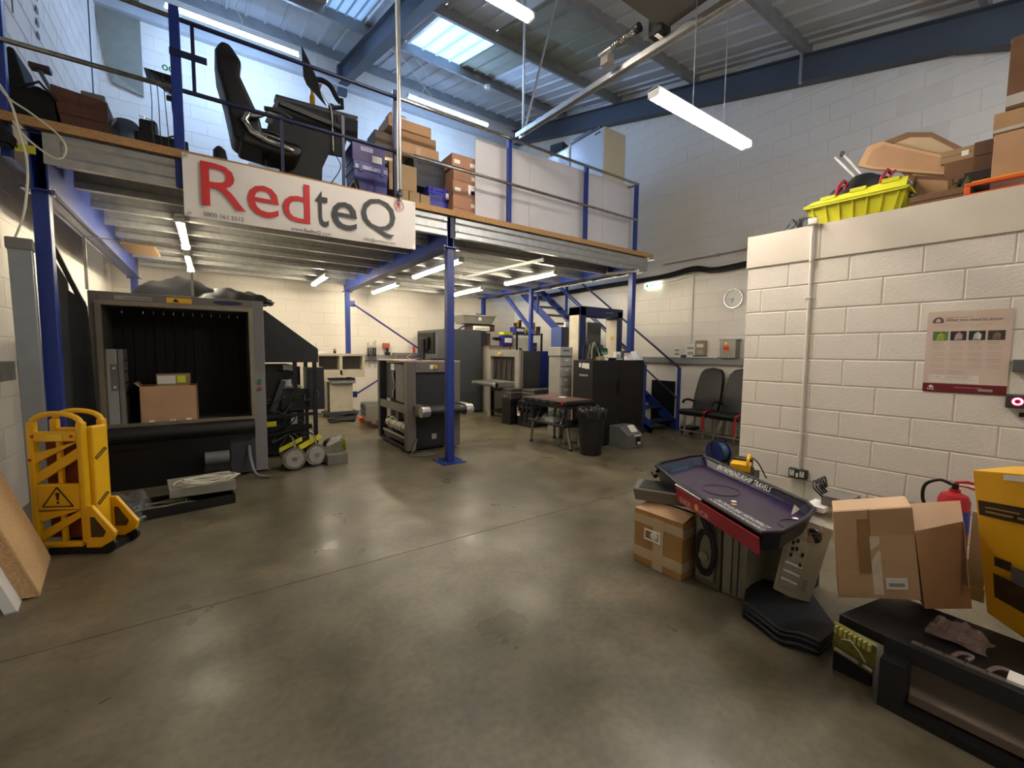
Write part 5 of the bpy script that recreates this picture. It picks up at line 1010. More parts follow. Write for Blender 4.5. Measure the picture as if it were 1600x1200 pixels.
for r in (.040, .031, .022, .013):
    pts = [tuple(c+ux.normalized()*r*cos(a)+uz.normalized()*r*sin(a)) for a in [2*pi*k/20 for k in range(21)]]; wpart(B().tube(pts, .0022, 4), 'fan_grille_ring', steel, th)
wpart(B().cyl(tuple(c-nrm*.003), tuple(c-nrm*.001), .042, n=20), 'fan_opening', black, th); c2 = rp(.22, .86, .003); wpart(B().cyl(tuple(c2-nrm*.002), tuple(c2), .03, n=16), 'power_inlet', black, th)
for k in range(12): rquad(.70+.04*(k % 3), .72+.04*(k % 3), .15+.04*(k//3), .17+.04*(k//3), 'vent_hole', dgrey, .0015, .001)
t = thing('device_with_leads', 'small grey device with black curly leads on the beige tower', 'device', (3.08, .93, .60)); BX(-.09, .10, -.08, .06, 0, .06).o('case', taupe, t, bev=.005)
BX(-.16, .0, .02, .12, -.03, 0).o('paper_stack', paper, t)
for k in range(4): B().tube([(-.08+.03*k, .05, .04), (-.12+.04*k, .09, .10), (-.02+.05*k, .12, .12), (.06+.02*k, .10, .06)], .006, 6).o('lead', cable_b, t)
# mats
for k in range(7):
    o = slab([(2.45+rnd(-.02, .02), 1.15, .012*k), (2.74, 1.25+rnd(-.02, .02), .012*k), (3.10, 1.14, .012*k), (2.63+rnd(-.01, .01), .76, .012*k), (2.42, .77+rnd(-.01, .01), .012*k), (2.36, .92+rnd(-.02, .02), .012*k)], (0, 0, 1), .009)
    t = thing('rubber_mat', 'x', 'mat', (2.6, 1.0, .012*k), 0, 'black rubber mats under the tilted computer'); t['label'] = ('bottom', 'second', 'third', 'middle', 'fifth', 'sixth', 'topmost')[k]+' black rubber sheet in the folded stack under the tilted tower'
    wpart(o, 'sheet', M('rubber_black', (22, 22, 25), .55, var=.25, scale=12, bump=.2, bscale=20), t, bev=.003)
    if k in (1, 4, 6): wpart(B().tube([(2.42, .78, .012*k+.012), (2.39, .85, .012*k+.022), (2.36, .92, .012*k+.014), (2.40, 1.04, .012*k+.02), (2.45, 1.15, .012*k+.012)], .010, 6), 'rolled_edge', MATS['rubber_black'], t, smooth=True)
# ---------- display tray
tz = .62; t = thing('display_tray', 'large navy security tray printed with Entrepreneurship Travels and a red Endeavor end', 'tray', (2.75, 1.45, .50))
rim = [(2.831, 2.048), (2.95, 2.09), (3.337, 2.085), (3.461, 2.03), (2.90, 1.03), (2.80, .955), (2.63, .925), (2.30, .915), (2.195, .96), (2.564, 1.658)]
cx, cy = 2.80, 1.47
inn = [(cx+(x-cx)*.86+.02, cy+(y-cy)*.90) for x, y in rim]
navy_t = M('tray_navy', (20, 18, 58), .30, var=.25, scale=3); n = len(rim)
zf = .565; b = B()
b.add([(x, y, tz) for x, y in rim]+[(x, y, zf) for x, y in inn], [(i, (i+1) % n, n+(i+1) % n, n+i) for i in range(n)]); wpart(b, 'inner_wall', navy_t, t)
wpart(B().add([(x, y, zf) for x, y in inn], [tuple(range(n))]), 'tray_floor', M('tray_print_purple', (40, 26, 62), .28, var=.5, scale=4), t)
wpart(B().tube([(x, y, tz) for x, y in rim], .012, 8, closed=True), 'rim', M('rim_black', (22, 22, 26), .4), t, smooth=True)
out = [(cx+(x-cx)*.90+.01, cy+(y-cy)*.93) for x, y in rim]
b = B(); b.add([(x, y, tz-.005) for x, y in rim]+[(x, y, .50) for x, y in out], [(i, (i+1) % n, n+(i+1) % n, n+i) for i in range(n)]+[tuple(range(n, 2*n))]); wpart(b, 'outer_shell', M('shell_black', (26, 24, 30), .4), t)
redt = M('endeavor_red', (168, 22, 52), .35, var=.08)
A, C_ = Vector((2.545, 1.66, .605)), Vector((2.180, .955, .605)); dn_ = Vector((.045, .012, -.105)); ou = Vector((-.012, .006, 0))
wpart(slab([tuple(A+ou), tuple(C_+ou), tuple(C_+dn_+ou), tuple(A+dn_+ou)], (-.88, .46, 0), .006), 'red_end_panel', redt, t); wpart(B().tube([tuple(A+ou*1.4+Vector((0, 0, .018))), tuple(A*.62+C_*.38+ou*1.4+Vector((0, 0, .016)))], .007, 6), 'chrome_lip', galv_l, t)
dd = (C_-A).normalized(); upv = -dn_.normalized()
def wtext(name, s, m, o, r, u, w, h, sh=0): 
    o_ = Vector(o)-t.location; return text(name, s, m, t, tuple(o_), r, u, w, h, depth=.002, shear=sh)
gold = M('gold_print', (212, 160, 90), .4)
wtext('lettering', 'ENDE', M('pink_print', (240, 196, 196), .5), tuple(A+ou*1.8+dd*.09+dn_*.72+Vector((-.018, .009, 0))), tuple(dd), tuple(upv), .13, .045); wtext('lettering', 'VOR', MATS['pink_print'], tuple(A+ou*1.8+dd*.30+dn_*.72+Vector((-.018, .009, 0))), tuple(dd), tuple(upv), .11, .045)
wpart(B().cyl(tuple(A+dd*.253+dn_*.52+ou+Vector((-.009, .0045, 0))), tuple(A+dd*.253+dn_*.52+ou+Vector((-.012, .006, 0))), .022, n=14), 'sun_emblem', gold, t)
# back wall lettering: along the inner face from far to near
p0 = Vector((3.461, 2.03, tz)); p1 = Vector((2.90, 1.03, tz)); q0 = Vector(inn[3]+(zf,)); q1 = Vector(inn[4]+(zf,)); d2 = (p1-p0).normalized(); u2 = ((p0-q0)-d2*(p0-q0).dot(d2)).normalized()
def wl(u, v): return (q0*(1-u)+q1*u)*(1-v)+(p0*(1-u)+p1*u)*v
wa, wb, wc = wl(.20, .24), wl(.76, .24), wl(.20, .82)
wr = (wb-wa).normalized(); wu = (wc-wa); wu = (wu-wr*wu.dot(wr)); wn = wr.cross(wu.normalized())
wtext('lettering', 'ENTREPRENEURSHIP TRAVELS', paper, tuple(wa+wn*.013), tuple(wr), tuple(wu.normalized()), (wb-wa).length, wu.length)
p0b = Vector((2.831, 2.048, tz)); d3 = (Vector((2.95, 2.09, tz))-p0b)
wtext('lettering', 'ENDEAVOR.ORG', M('teal_print', (96, 130, 150), .5), (2.93, 1.975, .568), (1, -.03, 0), (0, .30, .95), .22, .022)
wpart(slab([(2.89, 1.985, .54), (3.28, 1.975, .54), (3.28, 2.02, .612), (2.86, 2.02, .612)], (0, 1, -.4), .002), 'teal_panel', M('tray_teal', (22, 52, 74), .4), t)
fd = (Vector(inn[8]+(0,))-Vector(inn[9]+(0,))).normalized(); fu = Vector((-fd.y, fd.x, 0))
fo = Vector(inn[9]+(zf,))
wtext('lettering', 'ON THE GLOBAL HIGH-IMPACT', paper, tuple(fo+fd*.17+fu*.085+Vector((0, 0, .001))), tuple(fd), tuple(fu), .46, .036, .2); wtext('lettering', 'ENTREPRENEURSHIP MOVEMENT', paper, tuple(fo+fd*.15+fu*.035+Vector((0, 0, .001))), tuple(fd), tuple(fu), .50, .036, .2)
for (u, v) in ((.22, .19), (.27, .155), (.52, .36)): c = fo+fd*u+fu*v; wpart(B().cyl((c.x, c.y, zf), (c.x, c.y, zf+.004), .016, n=14), 'printed_dot', gold if v == .155 else paper, t)
for (u, v, r) in ((.0, .25, .12), (.62, .30, .10)): c = fo+fd*u+fu*v; wpart(B().tube([(c.x+r*cos(a), c.y+r*sin(a), zf+.002) for a in [2*pi*k/30 for k in range(31)]], .002, 4), 'printed_arc', M('magenta_print', (120, 40, 90), .5), t)
wpart(B().tube([(2.83, 2.02, .60), (2.76, 2.02, .585), (2.74, 1.98, .57)], .02, 8), 'handle_knob', M('knob_brown', (52, 42, 42), .5), t, smooth=True)
BX(-.12, .14, -.10, .16, -.0, .02).o('support_block', blackm, t)
t2 = thing('support_crate', 'dark crate hidden under the middle of the display tray', 'crate', (2.95, 1.45, .0)); BX(.03, .30, -.0, .30, 0, .495).o('shell', blackm, t2); BX(.02, .31, -.01, .31, .44, .497).o('rim', black, t2)
# ---------- cable reel and charger by the wall end
t = thing('cable_reel', 'blue cable reel standing on the floor at the end of the block wall', 'cable reel', (5.62, 3.08, 0), -15)
nb = M('reel_navy', (24, 38, 92), .45)
for x in (-.07, .07): B().cyl((x-.008, 0, .17), (x+.008, 0, .17), .15, n=28).o('flange', nb, t, smooth=True)
B().cyl((-.06, 0, .17), (.06, 0, .17), .06, n=18).o('core', blackm, t)
for k in range(7): B().tube([(-.052+.017*k+.004*sin(5*a), .118*cos(a), .17+.118*sin(a)) for a in [2*pi*i/24 for i in range(25)]], .010, 6).o('cable_turn', M('cable_steel_blue', (60, 92, 122), .5), t, smooth=True)
B().tube([(-.11, -.10, 0.01), (-.11, 0, .17), (-.11, .0, .34), (.11, 0, .34), (.11, 0, .17), (.11, -.10, 0.01)], .010, 7).o('stand', blackm, t)
t = thing('battery_charger', 'yellow and black tool charger perched behind the display tray', 'charger', (3.93, 1.93, .43), 20)
BX(-.14, .13, -.09, .09, 0, .03).o('base', blackm, t, bev=.006); BX(-.13, .02, -.08, .08, .03, .10).o('body', yellow, t, bev=.008); BX(.02, .13, -.08, .08, .03, .12).o('battery_pack', blackm, t, bev=.008); B().tube([(-.12, -.06, .09), (-.10, -.06, .15), (.02, -.06, .16), (.05, -.06, .10)], .014, 8).o('handle', yellow, t, smooth=True); BX(-.11, .0, -.082, -.08, .04, .08).o('name_panel', black, t); B().tube([(.13, 0, .05), (.22, -.02, .10), (.28, -.10, .05), (.30, -.18, -.10)], .006, 6).o('lead', cable_b, t)
t = thing('plastic_toolbox', 'dark toolbox holding up the yellow charger behind the tray', 'toolbox', (3.93, 1.93, 0), 20); BX(-.18, .18, -.12, .12, 0, .41).o('body', blackm, t, bev=.01); BX(-.19, .19, -.13, .13, .34, .425).o('lid', black, t, bev=.008)
# ---------- fire extinguisher
t = thing('fire_extinguisher', 'red fire extinguisher with black hose against the block wall', 'fire extinguisher', (4.30, .62, .06))
B().lathe([(.001, 0), (.075, 0), (.085, .015), (.085, .42), (.07, .46), (.03, .48), (.03, .50), (.001, .50)], 28).o('cylinder', red, t, smooth=True); B().lathe([(.0865, .20), (.0865, .36)], 28, cap=False).o('label_band', M('label_blue', (40, 60, 150), .4), t)
text('label_lettering', 'WATER', paper, t, (-.088, .04, .30), (0, -1, 0), (0, 0, 1), .08, .035); B().cyl((0, 0, .50), (0, 0, .54), .02, n=10).o('valve', blackm, t); B().tube([(0, 0, .55), (-.02, -.06, .57), (-.02, -.15, .56)], .010, 6).o('lever', red, t); B().tube([(0, 0, .53), (-.02, -.06, .535), (-.02, -.15, .51)], .008, 6).o('lever', red, t)
B().tube([(0, .02, .53), (-.01, .08, .55), (-.02, .15, .50), (-.02, .16, .40), (-.01, .13, .30), (0, .10, .15)], .011, 7).o('hose', cable_b, t, smooth=True)
t2 = thing('extinguisher_stand', 'low dark stand under the fire extinguisher', 'stand', (4.30, .62, 0)); B().cyl((0, 0, 0), (0, 0, .058), .11, n=20).o('base', blackm, t2); B().cyl((0, .09, .02), (0, .09, .059), .012, n=8).o('peg', black, t2)
# ---------- low black bench frame with cartons
t = thing('roller_bench', 'low black steel bench frame with leg, at the right edge of the picture', 'bench', (2.40, .45, 0))
pb = M('bench_black', (20, 20, 24), .5, var=.2)
wpart(slab([(2.43, .70, .21), (2.88, .61, .21), (2.84, -.40, .21), (2.43, -.40, .21), (2.41, .52, .21)], (0, 0, 1), .05), 'bed', pb, t, bev=.004)
wpart(BX(2.39, 2.42, -.4, .52, .195, .268), 'edge_beam', M('beam_dark', (40, 40, 46), .45, .2), t); wpart(BX(2.42, 2.445, -.4, .44, .262, .274), 'inset_rail', M('rail_alloy', (128, 122, 114), .4, .5), t)
wpart(BX(2.30, 2.41, .43, .51, 0, .21), 'leg', pb, t); wpart(BX(2.80, 2.85, .50, .58, 0, .22), 'leg', pb, t); wpart(BX(2.30, 2.36, -.40, .43, 0, .035), 'floor_rail', pb, t); wpart(BX(2.30, 2.41, -.40, -.32, .035, .21), 'leg', pb, t)
wpart(slab([(2.42, .17, .275), (2.50, .17, .275), (2.50, .06, .275), (2.42, .06, .275)], (0, 0, 1), .012), 'bracket_plate', paper, t)
for k in range(9): wpart(B().cyl((2.433, .40-.06*k, .27), (2.433, .40-.06*k, .282), .004, n=6), 'rivet', steel, t)
for (y, w) in ((.22, .07), (.10, .05), (.32, .04)): wpart(B().tube([(2.45, y, .27), (2.48, y-.02, .285), (2.50, y-.05, .28), (2.47, y-w, .27)], .008, 6), 'tape_scrap', M('tape_scrap', (150, 130, 124), .3, alpha=.7), t)
t = thing('long_board', 'grey-brown laminated board lying on the floor beneath the black bench', 'board', (2.5, .1, 0))
wpart(slab([(2.37, .425, .036), (2.64, .50, .036), (2.68, -.4, .036), (2.40, -.4, .036)], (0, 0, 1), .035), 'core', M('board_brown', (116, 98, 84), .7), t); wpart(slab([(2.375, .42, .071), (2.635, .495, .071), (2.675, -.4, .071), (2.405, -.4, .071)], (0, 0, 1), .004), 'laminate_face', M('board_taupe', (150, 136, 124), .6), t)
t = thing('circuit_board', 'yellow-green power supply circuit board propped against the bench end', 'circuit board', (2.38, .62, .02))
pcb = M('pcb_olive', (128, 126, 56), .45, .2, var=.35, scale=30)
wpart(slab([(2.385, .705, .10), (2.395, .545, .06), (2.355, .535, .22), (2.34, .69, .25)], (.9, .2, .3), .02), 'board', pcb, t)
for k in range(8):
    u = .08+.11*k; a = Vector((2.34, .69, .25))*(1-u)+Vector((2.355, .535, .22))*u; wpart(BX(a.x-.02, a.x+.005, a.y-.006, a.y+.006, a.z-.03, a.z), 'gold_block', M('gold_block', (178, 170, 96), .4, .4), t)
wpart(B().cyl((2.365, .69, .12), (2.375, .60, .10), .014, n=10), 'coil', steel, t); wpart(B().cyl((2.37, .585, .10), (2.375, .55, .09), .014, n=10), 'coil', steel, t)
wpart(B().tube([(2.345, .66, .19), (2.32, .62, .215), (2.34, .59, .17), (2.35, .57, .13)], .003, 5), 'lead', cable_w, t); wpart(hexa([(2.39, .70, 0), (2.40, .56, 0), (2.44, .56, 0), (2.43, .70, 0)], [(2.39, .70, .10), (2.40, .56, .07), (2.44, .56, .07), (2.43, .70, .10)]), 'heat_sink', blackm, t)
# upright carton, face split into panels
t = thing('flattened_carton', 'large upright brown carton with glossy tape and white label on the black bench', 'box', (2.55, .62, .275))
f0, f1, g1, g0 = Vector((2.50, .735, .285)), Vector((2.62, .46, .285)), Vector((2.56, .500, .825)), Vector((2.42, .750, .755))
f0 = Vector((2.545, .742, .285)); f1 = Vector((2.72, .470, .345))
bk = Vector((.17, .06, .0)); ct = M('carton_tan', (202, 166, 130), .8, var=.07)
wpart(hexa([f0, f1, f1+bk, f0+bk], [g0, g1, g1+bk, g0+bk]), 'body', ct, t, bev=.003)
fn = (f1-f0).cross(g0-f0).normalized()
if fn.x > 0: fn = -fn
def fp(u, v): return tuple((f0*(1-u)+f1*u)*(1-v)+(g0*(1-u)+g1*u)*v)
def fq(u0, u1, v0, v1, name, mat, th_=.002): return wpart(slab([fp(u0, v0), fp(u1, v0), fp(u1, v1), fp(u0, v1)], tuple(fn), th_), name, mat, t)
fq(.0, .44, .70, .995, 'flap', ct, .006); fq(.46, 1.0, .72, .995, 'flap', M('carton_tan2', (192, 155, 118), .8), .006); fq(.02, .28, .03, .30, 'flap', ct, .004)
fq(.45, .57, .05, .71, 'glossy_tape', M('gloss_tape', (232, 218, 196), .08, var=.15, scale=18, coat=1, bump=.6, bscale=25), .003); fq(.30, .44, .30, .9, 'brown_tape', M('brown_tape', (160, 124, 84), .2, coat=.6), .008)
fq(.60, .86, .12, .24, 'shipping_label', paper, .004); fq(.64, .82, .15, .19, 'barcode', lgrey, .005)
t = thing('open_carton', 'smaller brown carton with open top flap right of the upright carton', 'box', (2.9, .42, .275))
h0, h1, k1, k0 = Vector((2.74, .46, .30)), Vector((2.93, .33, .30)), Vector((2.83, .372, .735)), Vector((2.60, .49, .70)); bk2 = Vector((.22, .10, 0)); cd2 = M('carton_brown', (176, 134, 94), .85, var=.08)  # browner cardboard than the tan carton
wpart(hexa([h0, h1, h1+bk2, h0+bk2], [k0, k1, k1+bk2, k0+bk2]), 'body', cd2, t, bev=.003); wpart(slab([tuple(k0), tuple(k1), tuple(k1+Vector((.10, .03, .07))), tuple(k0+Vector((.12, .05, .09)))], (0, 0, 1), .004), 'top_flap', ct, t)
wpart(slab([tuple(k1), tuple(k1+bk2), tuple(k1+bk2+Vector((-.03, -.04, -.30))), tuple(k1+Vector((0, -.035, -.3)))], (.2, -1, 0), .004), 'side_flap', card, t)
t = thing('yellow_carton', 'yellow and black printed tool carton standing at the right edge', 'box', (2.85, .15, .275))
y0, y1, w1, w0 = Vector((2.93, .28, .30)), Vector((2.70, .04, .285)), Vector((2.62, .0, 1.06)), Vector((2.80, .355, .99))
y0 = Vector((2.945, .285, .30)); bk3 = Vector((.28, -.10, 0)); yb = M('carton_yellow', (226, 168, 24), .45, var=.08)
wpart(hexa([y0, y1, y1+bk3, y0+bk3], [w0, w1, w1+bk3, w0+bk3]), 'body', yb, t, bev=.004)
yn = (y1-y0).cross(w0-y0).normalized(); yn = -yn if yn.x > 0 else yn
def yp(u, v): return tuple((y0*(1-u)+y1*u)*(1-v)+(w0*(1-u)+w1*u)*v)
def yq(u0, u1, v0, v1, name, mat, th_=.002): return wpart(slab([yp(u0, v0), yp(u1, v0), yp(u1, v1), yp(u0, v1)], tuple(yn), th_), name, mat, t)
yq(.03, 1.0, .70, .80, 'black_band', M('print_black', (34, 28, 20), .4), .002); yq(.10, .42, .755, .765, 'gold_line', M('print_gold', (150, 116, 50), .4), .003); yq(.10, .36, .725, .738, 'gold_line', MATS['print_gold'], .003); yq(.40, .8, .725, .738, 'gold_line', MATS['print_gold'], .003)
yq(.16, .34, .38, .44, 'printed_tool', MATS['print_black'], .002); yq(.34, .9, .30, .42, 'printed_tool', M('print_grey', (88, 84, 78), .4), .002); yq(.14, .80, .16, .32, 'printed_tool', M('print_brown', (58, 42, 22), .4, var=.6, scale=25), .003)
yq(.28, .95, .955, .985, 'address_label', paper, .003)
t = thing('tape_wad', 'wad of clear tape on the bench before the open carton', 'tape', (2.62, .33, .275)); heap('wad', 'x', 'x', (0, 0, 0), .06, .09, .05, M('wad_tape', (150, 128, 116), .25, alpha=.6, var=.3, scale=20), 81, rough=.8); o = COL.objects['wad']; o.parent = t
for k in ('label', 'category'): del o[k]
BX(-.02, .02, -.03, .03, 0, .02).o('core', card_d, t)
t = thing('white_duct', 'narrow white plastic strip standing between the open carton and the yellow carton', 'strip', (3.12, .35, .275)); BX(-.01, .01, -.03, .03, .0, .45).o('strip', lgrey, t); BX(-.012, .012, -.035, .035, .0, .07).o('end_cap', M('cream_cap', (186, 172, 120), .5), t)
# ---------- aircraft style seats by the right wall
def seat(name, label, y, rz=0):
    s = thing(name, label, 'seat', (7.28, y, 0), rz)   # faces -x
    lt = M('black_leather', (22, 22, 23), .42, var=.12)
    pr = [(-.28, .42), (-.30, .46), (-.26, .50), (.12, .49), (.16, .44), (.14, .40), (-.24, .39)]
    b = B().prism(pr, 'y', -.262, .262); b.o('seat_cushion', lt, s, bev=.02)
    # back: rounded slab leaning backwards
    prof = [(-.25, .46), (-.255, .75), (-.235, 1.05), (-.215, 1.15), (-.16, 1.22), (0, 1.25), (.16, 1.22), (.215, 1.15), (.235, 1.05), (.255, .75), (.25, .46)]
    vs = []
    for k, dx in enumerate((0, .10)):
        for (yy, z) in prof: vs.append((.10+(z-.46)*.30+dx, yy, z))
    n = len(prof); B().add(vs, [tuple(range(n)), tuple(range(n, 2*n))[::-1]]+[(i, (i+1) % n, n+(i+1) % n, n+i) for i in range(n)]).o('backrest', lt, s, bev=.03)
    B().tube([(.14, .235, .62), (-.02, .245, .66), (-.16, .245, .64), (-.17, .245, .60)], .022, 8).o('armrest', blackm, s, smooth=True)
    for yy in (-.18, .18):
        B().cyl((-.20, yy, .02), (-.20, yy, .40), .018, n=10).o('leg', M('satin_leg', (150, 148, 140), .35, .6), s); B().cyl((.12, yy, .02), (.12, yy, .40), .018, n=10).o('leg', MATS['satin_leg'], s)
    B().cyl((-.20, -.27, .10), (-.20, .27, .10), .016, n=10).o('cross_bar', MATS['satin_leg'], s)
    B().tube([(-.02, -.235, .515), (-.20, -.24, .505), (-.31, -.24, .47), (-.325, -.235, .34), (-.32, -.23, .17)], [.012, .018, .02, .02, .02], 6).o('red_belt', red, s); BX(-.345, -.32, -.255, -.215, .43, .47).o('buckle', steel, s)
    return s
seat('airline_seat', 'left black leather seat by the stair, red belt hanging down', 4.36)
seat('airline_seat', 'right black leather seat, partly behind the block wall end', 3.80)
t = thing('castor_pair', 'black wheels of a trolley under the left black seat', 'trolley', (7.35, 4.6, 0)); BX(-.12, .15, -.1, .12, .08, .14).o('frame', blackm, t)
for (x, y) in ((-.08, -.08), (-.08, .1), (.1, 0)): B().cyl((x, y-.015, .045), (x, y+.015, .045), .045, n=14).o('wheel', black, t)
# ---------- on the right wall
t = thing('wall_clock', 'round white wall clock with silver rim on the right wall', 'clock', (7.788, 4.11, 2.51))
MX = Matrix.Rotation(-pi/2, 4, 'Y')
B().lathe([(.001, 0), (.165, 0), (.165, .012), (.001, .012)], 40, mx=MX).o('dial', paper, t); B().lathe([(.165, 0), (.175, .012), (.172, .035), (.160, .035), (.158, .012)], 40, mx=MX, cap=False).o('rim', steel, t, smooth=True)
for a, L_, w in ((radians(-100), .10, .006), (radians(-155), .085, .008), ):
    d = Vector((0, -sin(a), cos(a))); B().cyl((-.018, 0, 0), tuple(Vector((-.018, 0, 0))+d*L_), w*.6, n=6).o('hand', dgrey, t)
for k in range(12):
    a = k*pi/6; d = Vector((0, sin(a), cos(a))); B().cyl(tuple(Vector((-.013, 0, 0))+d*.135), tuple(Vector((-.013, 0, 0))+d*.15), .0035, n=5).o('hour_mark', dgrey, t)
t = thing('exit_sign', 'small lit green and white emergency exit sign on the right wall', 'sign', (7.785, 5.85, 2.90)); BX(-.06, 0, -.20, .20, 0, .105).o('housing', emis('exit_lit', (.75, .85, .70), 1.1), t, bev=.01)
BX(-.063, -.06, -.05, .07, .025, .08).o('green_panel', emis('exit_green', (.05, .45, .15), .9), t); BX(-.064, -.06, .10, .14, .02, .085).o('door_symbol', green, t); text('sign_lettering', 'EXIT', green, t, (-.065, -.07, .035), (0, -1, 0), (0, 0, 1), .08, .04)
B().cyl((-.02, -.20, .06), (-.02, -1.62, .22), .012, n=8).o('conduit', whitep, t)
t = thing('isolator_box', 'grey metal isolator box with orange rotary switch standing on the trunking', 'switch', (7.72, 4.10, 1.432)); BX(-.10, .06, -.15, .14, 0, .33).o('box', M('isolator_grey', (150, 146, 140), .4, .3), t, bev=.006); BX(-.12, .07, -.18, .16, .33, .345).o('hood', lgrey, t); BX(-.105, -.10, -.03, .07, .13, .23).o('switch_plate', orange, t); BX(-.125, -.105, -.02, .06, .165, .195).o('switch_handle', red, t); BX(-.103, -.10, 0, .05, .24, .30).o('warning_label', yellow, t)
for (y, w, h, m, lab, nm) in ((4.90, .20, .26, paper, 'printed white sheet leaning on the wall above the trunking', 'printed_sheet'), (4.68, .20, .33, card_y, 'small tan box with printed front on the trunking', 'small_carton'), (5.2, .16, .20, paper, 'pale notice standing left of the printed sheet', 'notice_card')):
    t = thing(nm, lab, 'paper' if m is paper else 'box', (7.74, y, 1.432)); BX(-.04 if m is card_y else -.004, .04 if m is card_y else 0, -w/2, w/2, 0, h).o('body', m, t); xx = -.042 if m is card_y else -.006
    BX(xx, xx+.002, -w*.35, w*.35, h*.6, h*.8).o('print_block', lgrey if m is paper else paper, t); BX(xx, xx+.002, -w*.35, w*.3, h*.2, h*.45).o('print_block', lgrey, t)
t = thing('paper_pile', 'thin pile of papers with a dark tool on the trunking beside the isolator', 'papers', (7.72, 4.6, 1.432)); BX(-.07, .02, -.30, .30, 0, .02).o('papers', paper, t); BX(-.06, .0, -.05, .20, .02, .045).o('dark_tool', dgrey, t)
t = thing('black_adapter', 'tiny black adapter left of the printed sheet on the trunking', 'adapter', (7.70, 5.02, 1.432)); BX(-.04, .03, -.04, .04, 0, .05).o('body', black, t, bev=.005); BX(-.041, -.04, -.02, .02, .02, .03).o('led', lgrey, t)
t = thing('cable_bundle', 'thick black cable bundle running along the right wall under the mezzanine level', 'cables', (7.75, 5.5, 3.05))
for k in range(5): B().tube([(-.03, 4.5, -.02+.02*k), (-.02, 2.0, .0+.02*k), (-.03, .2, .0+.018*k), (-.03, -.6, .06+.02*k), (-.03, -1.1, -.03+.02*k), (-.02, -2.2, .03+.02*k), (-.02, -3.5, .06+.02*k)], .016, 6).o('cable', cable_b, t, smooth=True)
t = thing('conduit', 'thin grey conduit sloping along the right wall above the cable bundle', 'conduit', (7.77, 4.0, 3.34)); B().cyl((0, 1.6, .01), (0, -1.6, .01), .014, n=8).o('pipe', lgrey, t); B().cyl((-.02, .45, .01), (.02, .45, .01), .03, n=12).o('junction_box', lgrey, t)
t = thing('alarm_sounder', 'small red alarm sounder at the top corner of the block wall', 'alarm', (7.74, 3.80, 3.36)); B().cyl((-.06, 0, 0), (.04, 0, 0), .075, n=18).o('dome', red, t, smooth=True); BX(.03, .05, -.05, .05, -.05, .05).o('base', red, t)
t = thing('conduit', 'vertical painted conduit on the right wall behind the seats', 'conduit', (7.775, 4.93, 1.43)); B().cyl((0, 0, 0), (0, 0, 1.6), .018, n=10).o('pipe', wall_paint, t); BX(-.01, .01, -.03, .03, .8, .815).o('clip', whitep, t)
# ================================================================ BANNER
t = thing('banner', 'white vinyl banner lettered RedteQ hung on the mezzanine edge', 'banner', (.97, 5.06, 2.74))
b = B(); nx, nz = 40, 12; vs = []
for j in range(nz+1):
    for i in range(nx+1):
        u, v = i/nx, j/nz; vs.append((-1.13+2.25*u, .004*sin(9*u+3*v)+.003*sin(23*u), -.01*(1-u)+(.565)*v))
b.add(vs, [(j*(nx+1)+i, j*(nx+1)+i+1, (j+1)*(nx+1)+i+1, (j+1)*(nx+1)+i) for j in range(nz) for i in range(nx)])
b.o('sheet', M('banner_vinyl', (226, 220, 212), .42, var=.03, scale=2), t, smooth=True)
bred = M('banner_red', (202, 44, 46), .45, var=.04); bgry = M('banner_charcoal', (58, 58, 60), .45, var=.04)
def letter(ch, x0, x1, z0, z1, m): return text('letter', ch, m, t, (x0-.97, -.012, z0-2.74), (1, 0, 0), (0, 0, 1), x1-x0, z1-z0, depth=.001)
for ch, x0, x1, z0, z1, m in (('R', -.025, .328, 2.851, 3.253, bred), ('e', .343, .617, 2.829, 3.137, bred), ('d', .651, .908, 2.833, 3.235, bred), ('t', .961, 1.093, 2.831, 3.207, bgry), ('e', 1.125, 1.395, 2.835, 3.136, bgry), ('Q', 1.442, 1.838, 2.824, 3.249, bgry)): letter(ch, x0, x1, z0, z1, m)
def small(s, x0, x1, z0, z1): return text('small_lettering', s, bgry, t, (x0-.97, -.012, z0-2.74), (1, 0, 0), (0, 0, 1), x1-x0, z1-z0, depth=.001)
small('0800 161 5512', -.014, .306, 2.751, 2.790); small('www.RedteQ.com', .720, 1.112, 2.738, 2.782); small('info@redteq.com', 1.463, 1.834, 2.748, 2.792)
c = (1.884-.97, -.012, 3.22-2.74); B().tube([(c[0]+.056*cos(a), c[1], c[2]+.056*sin(a)) for a in [2*pi*k/32 for k in range(33)]], .003, 5).o('registered_ring', bred, t)
text('registered_letter', 'R', bred, t, (c[0]-.026, c[1], c[2]-.033), (1, 0, 0), (0, 0, 1), .052, .066, depth=.001)
for x, z in ((-1.10, .535), (-1.09, .02), (1.10, .535), (1.08, .02)): B().lathe([(.007, 0), (.014, 0), (.014, .004), (.007, .004)], 14, mx=Matrix.Translation((x, -.008, z)) @ Matrix.Rotation(pi/2, 4, 'X'), cap=False).o('eyelet', galv_l, t)
# scaffold pole in front of the rail
t = thing('vertical_pole', 'galvanised upright pole rising in front of the guard rail beside the cartons', 'pole', (1.89, 5.02, 3.28)); B().cyl((0, 0, 0), (0, 0, 3.4), .019, n=12).o('tube', galv_l, t, smooth=True); B().cyl((0, 0, .02), (0, 0, .12), .024, n=12).o('collar', steel, t); B().tube([(-.03, 0, .1), (-.03, 0, .9), (-.022, 0, 1.3), (-.035, 0, 2.2), (-.02, 0, 3.4)], .008, 6).o('cable', whitep, t)
BX(-.03, .03, -.03, .07, .05, .075).o('bracket', steel, t)
